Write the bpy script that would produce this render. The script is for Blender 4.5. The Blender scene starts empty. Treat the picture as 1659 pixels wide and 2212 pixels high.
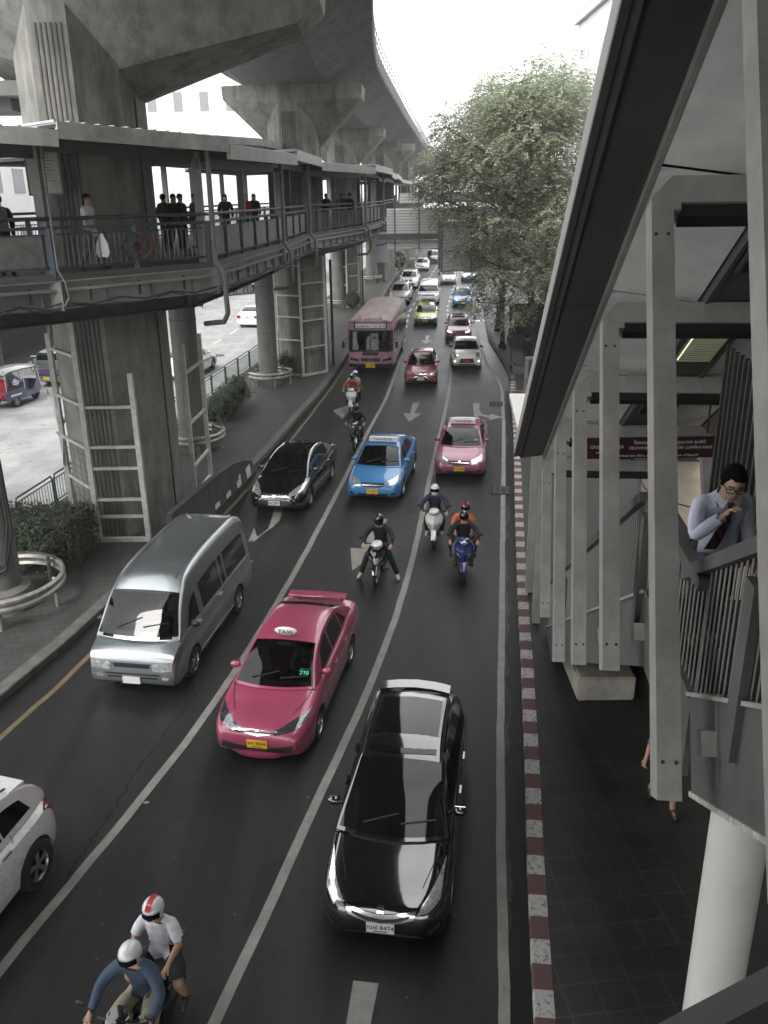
import bpy, bmesh, math, random
from mathutils import Vector, Matrix
from mathutils.bvhtree import BVHTree
R = math.radians
sc = bpy.context.scene
col = sc.collection
random.seed(7)

# ------------------------------------------------------------------ camera
F_PX, IMG_W, IMG_H = 1860.0, 1659.0, 2212.0      # focal length and frame of the photograph, in the same pixel unit
TILT, ROLL, CAM_H = R(20.2), R(0.79), 9.2
CAM = Vector((0, 0, CAM_H))
_f = Vector((0, math.cos(TILT), -math.sin(TILT)))
_r0 = Vector((1, 0, 0)); _u0 = Vector((0, math.sin(TILT), math.cos(TILT)))
_r = _r0*math.cos(ROLL) - _u0*math.sin(ROLL)
_u = _u0*math.cos(ROLL) + _r0*math.sin(ROLL)
cam_d = bpy.data.cameras.new('camera'); cam = bpy.data.objects.new('camera', cam_d); col.objects.link(cam)
cam_d.sensor_fit = 'VERTICAL'; cam_d.sensor_height = 24; cam_d.lens = 24*F_PX/IMG_H
cam_d.clip_start = .05; cam_d.clip_end = 3000
M3 = Matrix((_r, _u, -_f)).transposed()
cam.matrix_world = Matrix.Translation(CAM) @ M3.to_4x4()
sc.camera = cam
def ray(x, y):
    return (_f + _r*((x-IMG_W/2)/F_PX) - _u*((y-IMG_H/2)/F_PX))
def G(x, y, z=0.0):
    """survey point: where the sight line of photo position x,y meets height z"""
    d = ray(x, y); t = (z-CAM.z)/d.z
    return CAM + d*t
def Dp(x, y, zc):
    return CAM + ray(x, y)*zc

# ------------------------------------------------------------------ world, sun, exposure
SUN_EL, SUN_AZ = R(48), R(-148)        # azimuth measured from +Y towards +X
w = bpy.data.worlds.new('World'); sc.world = w; w.use_nodes = True
nt = w.node_tree; nt.nodes.clear()
wo = nt.nodes.new('ShaderNodeOutputWorld'); bg = nt.nodes.new('ShaderNodeBackground')
sky = nt.nodes.new('ShaderNodeTexSky'); sky.sky_type = 'NISHITA'; sky.sun_disc = False
sky.sun_elevation = SUN_EL; sky.sun_rotation = SUN_AZ; sky.air_density = 1.0; sky.dust_density = 6.0; sky.ozone_density = .6
hs = nt.nodes.new('ShaderNodeHueSaturation'); hs.inputs['Saturation'].default_value = .10; hs.inputs['Value'].default_value = 1.0
# overcast deck: a bright even grey layer with soft cloud relief mixed over the clear sky
tc = nt.nodes.new('ShaderNodeTexCoord'); nz = nt.nodes.new('ShaderNodeTexNoise'); nz.inputs['Scale'].default_value = 2.2; nz.inputs['Detail'].default_value = 5
cr = nt.nodes.new('ShaderNodeValToRGB'); cr.color_ramp.elements[0].position = .3; cr.color_ramp.elements[0].color = (10, 10.2, 10.6, 1)
cr.color_ramp.elements[1].position = .75; cr.color_ramp.elements[1].color = (15, 15, 15, 1)
mx = nt.nodes.new('ShaderNodeMixRGB'); mx.inputs['Fac'].default_value = .75
nt.links.new(tc.outputs['Generated'], nz.inputs['Vector']); nt.links.new(nz.outputs['Fac'], cr.inputs['Fac'])
nt.links.new(sky.outputs[0], hs.inputs['Color']); nt.links.new(hs.outputs[0], mx.inputs['Color1']); nt.links.new(cr.outputs[0], mx.inputs['Color2'])
nt.links.new(mx.outputs[0], bg.inputs['Color']); nt.links.new(bg.outputs[0], wo.inputs[0])
bg.inputs['Strength'].default_value = .15
sd = bpy.data.lights.new('sun', 'SUN'); sun = bpy.data.objects.new('sun', sd); col.objects.link(sun)
sd.energy = 1.5; sd.angle = R(22); sd.color = (1, .97, .93)
_sv = Vector((math.sin(SUN_AZ)*math.cos(SUN_EL), math.cos(SUN_AZ)*math.cos(SUN_EL), math.sin(SUN_EL)))
sun.rotation_euler = _sv.to_track_quat('Z', 'Y').to_euler()
sc.view_settings.view_transform = 'Standard'; sc.view_settings.look = 'None'
sc.view_settings.exposure = 1.0; sc.view_settings.gamma = 1.0
sc.render.engine = 'CYCLES'
sc.cycles.use_denoising = True
sc.cycles.max_bounces = 8; sc.cycles.diffuse_bounces = 3; sc.cycles.glossy_bounces = 4; sc.cycles.transparent_max_bounces = 12; sc.cycles.volume_bounces = 0
sc.cycles.sample_clamp_indirect = 6
sc.cycles.caustics_reflective = False; sc.cycles.caustics_refractive = False

# ------------------------------------------------------------------ materials
_mats = {}
def mat(name, c, rough=.6, metal=0.0, var=0.0, vscale=3.0, c2=None, bump=0.0, bscale=40.0, coat=0.0, spec=.5, stretch=None, emit=None, estr=1.0, fleck=None):
    if name in _mats: return _mats[name]
    m = bpy.data.materials.new(name); m.use_nodes = True; n = m.node_tree.nodes; l = m.node_tree.links
    p = n['Principled BSDF']
    if isinstance(c, (int, float)): c = (c, c, c*.97)
    p.inputs['Base Color'].default_value = (*c, 1); p.inputs['Roughness'].default_value = rough; p.inputs['Metallic'].default_value = metal
    p.inputs['Coat Weight'].default_value = coat; p.inputs['Coat Roughness'].default_value = .04
    p.inputs['Specular IOR Level'].default_value = spec
    if emit: p.inputs['Emission Color'].default_value = (*emit, 1); p.inputs['Emission Strength'].default_value = estr
    if var or c2 or bump or fleck:
        t = n.new('ShaderNodeTexCoord'); src = t.outputs['Object']
        if stretch:
            mp = n.new('ShaderNodeMapping'); mp.inputs['Scale'].default_value = stretch; l.new(src, mp.inputs[0]); src = mp.outputs[0]
    if var or c2:
        nn = n.new('ShaderNodeTexNoise'); nn.inputs['Scale'].default_value = vscale; nn.inputs['Detail'].default_value = 8; nn.inputs['Roughness'].default_value = .65
        l.new(src, nn.inputs['Vector'])
        rr = n.new('ShaderNodeValToRGB'); rr.color_ramp.elements[0].position = .34; rr.color_ramp.elements[1].position = .68
        ca = tuple(max(0, x*(1-var)) for x in c); cb = c2 if c2 else tuple(min(1, x*(1+var)) for x in c)
        rr.color_ramp.elements[0].color = (*ca, 1); rr.color_ramp.elements[1].color = (*cb, 1)
        l.new(nn.outputs['Fac'], rr.inputs[0]); out = rr.outputs[0]
        if fleck:
            n3 = n.new('ShaderNodeTexNoise'); n3.inputs['Scale'].default_value = fleck[0]; n3.inputs['Detail'].default_value = 2; l.new(t.outputs['Object'], n3.inputs['Vector'])
            r3 = n.new('ShaderNodeValToRGB'); r3.color_ramp.elements[0].position = fleck[1]; r3.color_ramp.elements[1].position = fleck[1]+.03
            r3.color_ramp.elements[0].color = (0, 0, 0, 1); r3.color_ramp.elements[1].color = (1, 1, 1, 1); l.new(n3.outputs['Fac'], r3.inputs[0])
            m3 = n.new('ShaderNodeMixRGB'); l.new(r3.outputs[0], m3.inputs[0]); l.new(out, m3.inputs[1]); m3.inputs[2].default_value = (*fleck[2], 1); out = m3.outputs[0]
        l.new(out, p.inputs['Base Color'])
        mr = n.new('ShaderNodeMapRange'); mr.inputs[3].default_value = max(.02, rough-.12); mr.inputs[4].default_value = min(1, rough+.12)
        if rough > .15: l.new(nn.outputs['Fac'], mr.inputs[0]); l.new(mr.outputs[0], p.inputs['Roughness'])
    if bump:
        n2 = n.new('ShaderNodeTexNoise'); n2.inputs['Scale'].default_value = bscale; n2.inputs['Detail'].default_value = 6; l.new(src, n2.inputs['Vector'])
        b = n.new('ShaderNodeBump'); b.inputs['Strength'].default_value = bump; b.inputs['Distance'].default_value = .01
        l.new(n2.outputs['Fac'], b.inputs['Height']); l.new(b.outputs[0], p.inputs['Normal'])
    _mats[name] = m
    return m
def paint(name, c, metal=.25, rough=.35, coat=1.0):
    return mat('paint_'+name, c, rough, metal, var=.04, vscale=1.5, coat=coat)

# ------------------------------------------------------------------ mesh builder
class MB:
    def __init__(s): s.v = []; s.f = []; s.uv = {}
    def add(s, vs, fs):
        o = len(s.v); s.v += [tuple(v) for v in vs]; s.f += [tuple(i+o for i in f) for f in fs]; return s
    def box(s, c, d, rot=None):
        vs = [Vector((x*d[0]/2, y*d[1]/2, z*d[2]/2)) for x in (-1, 1) for y in (-1, 1) for z in (-1, 1)]
        if rot is not None: vs = [rot @ v for v in vs]
        vs = [v+Vector(c) for v in vs]
        return s.add(vs, [(0, 1, 3, 2), (4, 6, 7, 5), (0, 4, 5, 1), (2, 3, 7, 6), (0, 2, 6, 4), (1, 5, 7, 3)])
    def beam(s, p, q, wd, ht, up=(0, 0, 1)):
        """rectangular bar from p to q; wd across, ht along 'up'"""
        p, q = Vector(p), Vector(q); a = (q-p); L = a.length; a.normalize()
        u = Vector(up); sd_ = a.cross(u)
        if sd_.length < 1e-4: sd_ = a.cross(Vector((1, 0, 0)))
        sd_.normalize(); u = sd_.cross(a).normalized()
        m = Matrix((sd_, a, u)).transposed()
        return s.box((p+q)/2, (wd, L, ht), m)
    def tube(s, pts, r, n=8, cap=True):
        pts = [Vector(p) for p in pts]; k = len(pts); rs = r if isinstance(r, (list, tuple)) else [r]*k
        vs = []; prev = None
        for i, p in enumerate(pts):
            a = (pts[min(i+1, k-1)]-pts[max(i-1, 0)]).normalized()
            if prev is None: b = a.orthogonal().normalized()
            else:
                b = prev-a*prev.dot(a)
                b = b.normalized() if b.length > 1e-5 else a.orthogonal().normalized()
            prev = b; c = a.cross(b)
            for j in range(n):
                t = 2*math.pi*j/n; vs.append(p+(b*math.cos(t)+c*math.sin(t))*rs[i])
        fs = [(i*n+j, i*n+(j+1) % n, (i+1)*n+(j+1) % n, (i+1)*n+j) for i in range(k-1) for j in range(n)]
        if cap: fs += [tuple(range(n-1, -1, -1)), tuple((k-1)*n+j for j in range(n))]
        return s.add(vs, fs)
    def lathe(s, prof, n=24, c=(0, 0, 0), axis='Z', ring=False):
        vs = []
        for r_, z in prof:
            for j in range(n):
                t = 2*math.pi*j/n
                if axis == 'Z': v = (c[0]+r_*math.cos(t), c[1]+r_*math.sin(t), c[2]+z)
                elif axis == 'X': v = (c[0]+z, c[1]+r_*math.cos(t), c[2]+r_*math.sin(t))
                else: v = (c[0]+r_*math.sin(t), c[1]+z, c[2]+r_*math.cos(t))
                vs.append(v)
        k = len(prof)
        fs = [(i*n+j, i*n+(j+1) % n, (i+1)*n+(j+1) % n, (i+1)*n+j) for i in range(k-1) for j in range(n)]
        if ring: fs += [((k-1)*n+j, (k-1)*n+(j+1) % n, (j+1) % n, j) for j in range(n)]
        else: fs += [tuple(range(n-1, -1, -1)), tuple((k-1)*n+j for j in range(n))]
        return s.add(vs, fs)
    def prism(s, poly, z0, z1):
        """poly of (x,y), extruded z0..z1 (numbers or per-vertex lists)"""
        k = len(poly)
        z0 = z0 if isinstance(z0, (list, tuple)) else [z0]*k; z1 = z1 if isinstance(z1, (list, tuple)) else [z1]*k
        vs = [(p[0], p[1], a) for p, a in zip(poly, z0)]+[(p[0], p[1], a) for p, a in zip(poly, z1)]
        return s.add(vs, [tuple(range(k-1, -1, -1)), tuple(range(k, 2*k))]+[(i, (i+1) % k, k+(i+1) % k, k+i) for i in range(k)])
    def loft(s, rings, cap=True, closed=True):
        n = len(rings[0]); vs = [v for r_ in rings for v in r_]; k = len(rings); e = n if closed else n-1
        fs = [(i*n+j, i*n+(j+1) % n, (i+1)*n+(j+1) % n, (i+1)*n+j) for i in range(k-1) for j in range(e)]
        if cap and closed: fs += [tuple(range(n-1, -1, -1)), tuple((k-1)*n+j for j in range(n))]
        return s.add(vs, fs)
    def sphere(s, c, r_, n=12, m=8, sc_=(1, 1, 1)):
        vs = [(c[0], c[1], c[2]-r_*sc_[2])]
        for i in range(1, m):
            a = math.pi*i/m-math.pi/2
            for j in range(n):
                t = 2*math.pi*j/n; vs.append((c[0]+r_*sc_[0]*math.cos(a)*math.cos(t), c[1]+r_*sc_[1]*math.cos(a)*math.sin(t), c[2]+r_*sc_[2]*math.sin(a)))
        vs.append((c[0], c[1], c[2]+r_*sc_[2])); e = len(vs)-1
        fs = [(0, 1+(j+1) % n, 1+j) for j in range(n)]
        fs += [(1+i*n+j, 1+i*n+(j+1) % n, 1+(i+1)*n+(j+1) % n, 1+(i+1)*n+j) for i in range(m-2) for j in range(n)]
        fs += [(e, 1+(m-2)*n+j, 1+(m-2)*n+(j+1) % n) for j in range(n)]
        return s.add(vs, fs)
    def mesh(s, name, m=None, smooth=False, normals=True, off=(0, 0, 0)):
        me = bpy.data.meshes.new(name)
        o = Vector(off)
        me.from_pydata([tuple(Vector(v)-o) for v in s.v], [], s.f)
        if normals:
            bm = bmesh.new(); bm.from_mesh(me); bmesh.ops.recalc_face_normals(bm, faces=bm.faces); bm.to_mesh(me); bm.free()
        if m: me.materials.append(m)
        if smooth is True:
            for p in me.polygons: p.use_smooth = True
        elif smooth: 
            me.polygons.foreach_set('use_smooth', [True]*len(me.polygons)); me.update()
            try: me.set_sharp_from_angle(angle=R(smooth))
            except Exception: pass
        return me
    def build(s, name, m, parent=None, smooth=False, world=False, normals=True, bevel=0.0):
        off = (0, 0, 0)
        if parent is None and s.v:
            xs = [v[0] for v in s.v]; ys = [v[1] for v in s.v]; zs = [v[2] for v in s.v]
            off = ((min(xs)+max(xs))/2, (min(ys)+max(ys))/2, min(zs))
        elif parent is not None and world:
            off = parent_world(parent)
        me = s.mesh(name, m, smooth, normals, off)
        if bevel:
            bm = bmesh.new(); bm.from_mesh(me)
            es = [e for e in bm.edges if len(e.link_faces) == 2 and e.calc_face_angle(0) > .5]
            bmesh.ops.bevel(bm, geom=es, offset=bevel, segments=2, affect='EDGES', clamp_overlap=True); bm.to_mesh(me); bm.free()
        return link(name, me, parent, off if parent is None else (0, 0, 0))
def parent_world(p):
    v = Vector((0, 0, 0))
    while p is not None: v += p.location; p = p.parent
    return v
def link(name, data, parent=None, loc=(0, 0, 0)):
    o = bpy.data.objects.new(name, data); col.objects.link(o); o.location = loc
    if parent is not None: o.parent = parent
    return o
def tag(o, label=None, cat=None, group=None, kind=None):
    if label: o['label'] = label
    if cat: o['category'] = cat
    if group: o['group'] = group
    if kind: o['kind'] = kind
    return o
def thing(name, label, cat, loc=(0, 0, 0), rz=0.0, group=None):
    o = bpy.data.objects.new(name, None); col.objects.link(o); o.location = loc; o.rotation_euler = (0, 0, rz)
    o.empty_display_size = .2
    return tag(o, label, cat, group)
def struct(o): o['kind'] = 'structure'; return o
def kids(o): return [c for c in bpy.data.objects if c.parent == o]
_kidcache = {}
def copy_tree(o, loc=None, rz=None, label=None, group=None, parent=None, swap=None):
    c = o.copy(); col.objects.link(c)
    if parent is not None: c.parent = parent
    if loc is not None: c.location = loc
    if rz is not None: c.rotation_euler = (0, 0, rz)
    if label: c['label'] = label
    if group: c['group'] = group
    if swap and c.type == 'MESH' and c.name.split('.')[0] in swap:
        c.data = c.data.copy(); c.data.materials[0] = swap[c.name.split('.')[0]]
    for ch in list(o.children): copy_tree(ch, parent=c, swap=swap)
    return c
def rz_of(h): return math.atan2(h[0], -h[1])      # rotation that points local -Y along heading h
def lerp(a, b, t): return a+(b-a)*t
def interp(pts, x):
    if x <= pts[0][0]: return pts[0][1]
    for (a, b), (c, d) in zip(pts, pts[1:]):
        if x <= c: return b+(d-b)*(x-a)/(c-a+1e-9)
    return pts[-1][1]
def sinterp(pts, x):
    """smooth (monotone cubic) interpolation"""
    n = len(pts)
    if x <= pts[0][0]: return pts[0][1]
    if x >= pts[-1][0]: return pts[-1][1]
    d = [(pts[i+1][1]-pts[i][1])/(pts[i+1][0]-pts[i][0]+1e-9) for i in range(n-1)]
    m = [d[0]]+[0 if d[i-1]*d[i] <= 0 else 2*d[i-1]*d[i]/(d[i-1]+d[i]) for i in range(1, n-1)]+[d[-1]]
    for i in range(n-1):
        if x <= pts[i+1][0]:
            h = pts[i+1][0]-pts[i][0]; t = (x-pts[i][0])/h
            return ((2*t**3-3*t*t+1)*pts[i][1]+(t**3-2*t*t+t)*h*m[i]+(-2*t**3+3*t*t)*pts[i+1][1]+(t**3-t*t)*h*m[i+1])
def text_mesh(s_, size, ext=.004, align='CENTER'):
    cu = bpy.data.curves.new('text', 'FONT'); cu.body = s_; cu.size = size; cu.extrude = ext; cu.align_x = align; cu.align_y = 'CENTER'; cu.resolution_u = 2
    ob = bpy.data.objects.new('text', cu); col.objects.link(ob)
    dg = bpy.context.evaluated_depsgraph_get(); me = bpy.data.meshes.new_from_object(ob.evaluated_get(dg))
    bpy.data.objects.remove(ob); bpy.data.curves.remove(cu)
    return me
def text_obj(name, s_, size, m, parent, mtx, ext=.004, align='CENTER', sx=1.0):
    """lettering reading along mtx X, up mtx Y, facing mtx Z"""
    me = text_mesh(s_, size, ext, align)
    me.transform(mtx @ Matrix.Diagonal((sx, 1, 1, 1))); me.materials.clear(); me.materials.append(m)
    return link(name, me, parent)
def smoothline(pts, n=6):
    """Catmull-Rom through 2-D/3-D points"""
    P = [Vector(p) for p in pts]; out = []
    for i in range(len(P)-1):
        a = P[max(i-1, 0)]; b = P[i]; c = P[i+1]; d = P[min(i+2, len(P)-1)]
        for k in range(n):
            t = k/n; out.append(.5*((2*b)+(c-a)*t+(2*a-5*b+4*c-d)*t*t+(3*b-a-3*c+d)*t**3))
    out.append(P[-1]); return out
def resample(pts, step):
    pts = [Vector(p) for p in pts]; out = [pts[0].copy()]; acc = 0
    for a, b in zip(pts, pts[1:]):
        L = (b-a).length
        while acc+L >= step:
            a = a+(b-a)*((step-acc)/L); L = (b-a).length; acc = 0; out.append(a.copy())
        acc += L
    return out
def tangent2(pts, i):
    a = pts[max(i-1, 0)]; b = pts[min(i+1, len(pts)-1)]; t = Vector((b[0]-a[0], b[1]-a[1])); t.normalize(); return t
def ribbon(pts, w0, w1, z, dz=None):
    """flat strip along 2-D polyline pts between lateral offsets w0..w1 (right of travel positive); returns MB"""
    mb = MB(); vs = []
    for i, p in enumerate(pts):
        t = tangent2(pts, i); nrm = Vector((t[1], -t[0]))
        a = Vector((p[0], p[1]))+nrm*w0; b = Vector((p[0], p[1]))+nrm*w1
        vs += [(a[0], a[1], z), (b[0], b[1], z)]
    mb.add(vs, [(2*i, 2*i+1, 2*i+3, 2*i+2) for i in range(len(pts)-1)])
    return mb
def uv_mesh(mb, name, m, uvs, parent=None, off=(0, 0, 0), smooth=False):
    me = bpy.data.meshes.new(name); me.from_pydata([tuple(Vector(v)-Vector(off)) for v in mb.v], [], mb.f)
    ul = me.uv_layers.new(name='UVMap')
    for lp in me.loops: ul.data[lp.index].uv = uvs[lp.vertex_index]
    if m: me.materials.append(m)
    if smooth: me.polygons.foreach_set('use_smooth', [True]*len(me.polygons))
    return link(name, me, parent, off)
# ------------------------------------------------------------------ shared materials for vehicles
M_TYRE = mat('tyre_rubber', .012, .85); M_RIM = mat('alloy_rim', (.45, .45, .45), .3, .9); M_TRIM = mat('black_plastic', .015, .5)
M_CHROME = mat('chrome', (.75, .75, .75), .12, 1.0); M_GLASS = mat('tinted_glass', (.004, .004, .005), .04, 0, spec=.45)
M_LAMP = mat('lamp_lens', (.55, .56, .57), .12, .6, coat=1.0, var=.5, vscale=14); M_LAMPD = mat('lamp_lens_dark', (.12, .12, .13), .1, .7, coat=1.0, var=.8, vscale=22)
M_RED = mat('tail_lens', (.25, .01, .012), .15, .1, coat=1.0, var=.3, vscale=9); M_SEAM = mat('panel_gap', .01, .8)
M_PLATE = mat('white_plate', (.62, .62, .6), .5); M_PLATEY = mat('yellow_plate', (.75, .42, .03), .5); M_PLATER = mat('red_plate', (.5, .06, .05), .5)
M_INK = mat('plate_ink', .02, .6); M_WHITE = mat('white_plastic', (.75, .75, .73), .4); M_SEAT = mat('seat_cloth', (.06, .06, .065), .9)
M_SKIN = mat('skin', (.42, .25, .17), .55, var=.08, vscale=20); M_HAIR = mat('black_hair', (.004, .0035, .0035), .85, spec=.15)
M_WELL = mat('wheel_well', .004, .95); M_MESH = mat('grille_mesh', .02, .5, .3); M_AMBER = mat('amber_lens', (.5, .16, .02), .2, coat=1.0)
def seeglass():
    if 'seeglass' in _mats: return _mats['seeglass']
    m = bpy.data.materials.new('clear_windscreen'); m.use_nodes = True; n = m.node_tree.nodes; l = m.node_tree.links; n.clear()
    o = n.new('ShaderNodeOutputMaterial'); g = n.new('ShaderNodeBsdfGlossy'); g.inputs['Roughness'].default_value = .02
    t = n.new('ShaderNodeBsdfTransparent'); t.inputs['Color'].default_value = (.16, .165, .165, 1); fr = n.new('ShaderNodeFresnel'); fr.inputs['IOR'].default_value = 1.48
    mx_ = n.new('ShaderNodeMixShader'); l.new(fr.outputs[0], mx_.inputs[0]); l.new(t.outputs[0], mx_.inputs[1]); l.new(g.outputs[0], mx_.inputs[2]); l.new(mx_.outputs[0], o.inputs[0])
    _mats['seeglass'] = m; return m

def bvh_of(*mbs):
    v = []; f = []
    for mb in mbs:
        o = len(v); v += [Vector(x) for x in mb.v]; f += [tuple(i+o for i in q) for q in mb.f]
    return BVHTree.FromPolygons(v, f)
def patch(bvh, rows, d, off=.006):
    """rows: list of rows of points (3-D start points); cast along d onto the body, lift by off. returns MB"""
    d = Vector(d).normalized(); vs = []; nr = len(rows); nc = len(rows[0])
    for r_ in rows:
        for p in r_:
            p = Vector(p); h, nrm, _, _ = bvh.ray_cast(p-d*6, d)
            if h is None: h, nrm, _, _ = bvh.find_nearest(p)
            if nrm.dot(d) > 0: nrm = -nrm
            vs.append(h+nrm*off)
    mb = MB(); mb.add(vs, [(i*nc+j, i*nc+j+1, (i+1)*nc+j+1, (i+1)*nc+j) for i in range(nr-1) for j in range(nc-1)])
    return mb
def grid2(lo, hi, m):
    """rows between lower polyline lo and upper polyline hi (same count)"""
    return [[Vector(a).lerp(Vector(b), i/m) for a, b in zip(lo, hi)] for i in range(m+1)]
def dens(pts, k):
    out = []
    for a, b in zip(pts, pts[1:]):
        for i in range(k): out.append(Vector(a).lerp(Vector(b), i/k))
    out.append(Vector(pts[-1])); return out
def merge(mbs):
    m = MB()
    for a in mbs: m.add(a.v, a.f)
    return m
def plate(parent, loc, txt, m=M_PLATE, rot=None, w_=.36, h_=.15, name='number_plate', flip=1):
    mb = MB(); mb.box((0, 0, 0), (w_, .015, h_))
    mt = Matrix.Translation(loc) @ (rot if rot is not None else Matrix())
    me = mb.mesh(name, m); me.transform(mt); o = link(name, me, parent)
    e = Matrix.Rotation(R(90), 4, 'X') if flip == 1 else Matrix.Rotation(R(180), 4, 'Z') @ Matrix.Rotation(R(90), 4, 'X')
    if txt:
        text_obj('plate_lettering', txt, h_*.62, M_INK, o, mt @ Matrix.Translation((0, -.011*flip, h_*.08)) @ e, .002)
        bar = MB(); bar.box((0, -.0085*flip, -h_*.33), (w_*.5, .004, h_*.08)); me = bar.mesh('plate_lettering', M_INK); me.transform(mt); link('plate_lettering', me, o)
    return o
_whl = {}
def wheel(parent, x, y, r_, wd, side, spokes=5, rimmat=None, full=True):
    key = (round(r_, 3), round(wd, 3), spokes, side, rimmat.name if rimmat else '')
    if key not in _whl:
        t = MB(); t.lathe([(r_*.62, -wd/2), (r_*.93, -wd/2), (r_, -wd/2+.03), (r_, wd/2-.03), (r_*.93, wd/2), (r_*.62, wd/2), (r_*.60, wd/2-.02), (r_*.60, -wd/2+.02)], 28, axis='X', ring=True)
        q = MB(); s_ = side; xo = s_*(wd/2-.045)
        q.lathe([(r_*.64, xo+s_*.035), (r_*.60, xo+s_*.04), (r_*.57, xo+s_*.005), (r_*.59, xo-s_*.02), (r_*.63, xo-s_*.02)], 28, axis='X', ring=True)
        q.lathe([(.001, xo+s_*.03), (r_*.13, xo+s_*.028), (r_*.15, xo+s_*.0)], 12, axis='X')
        for k in range(spokes):
            a = 2*math.pi*k/spokes+.3
            for da in (-.13, .13):
                q.beam((xo+s_*.015, math.cos(a+da*.6)*r_*.1, math.sin(a+da*.6)*r_*.1), (xo+s_*.02, math.cos(a+da)*r_*.59, math.sin(a+da)*r_*.59), r_*.10, .02, up=(1, 0, 0))
        d_ = MB(); d_.lathe([(.001, xo-s_*.05), (r_*.6, xo-s_*.05), (r_*.6, xo-s_*.055), (.001, xo-s_*.055)], 20, axis='X')
        _whl[key] = (t.mesh('wheel', M_TYRE, 40), q.mesh('rim', rimmat or M_RIM, 30), d_.mesh('brake_disc', M_WELL))
    t, q, d_ = _whl[key]
    o = link('wheel', t, parent, (x, y, r_))
    link('rim', q, o); link('brake_disc', d_, o)
    return o

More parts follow.
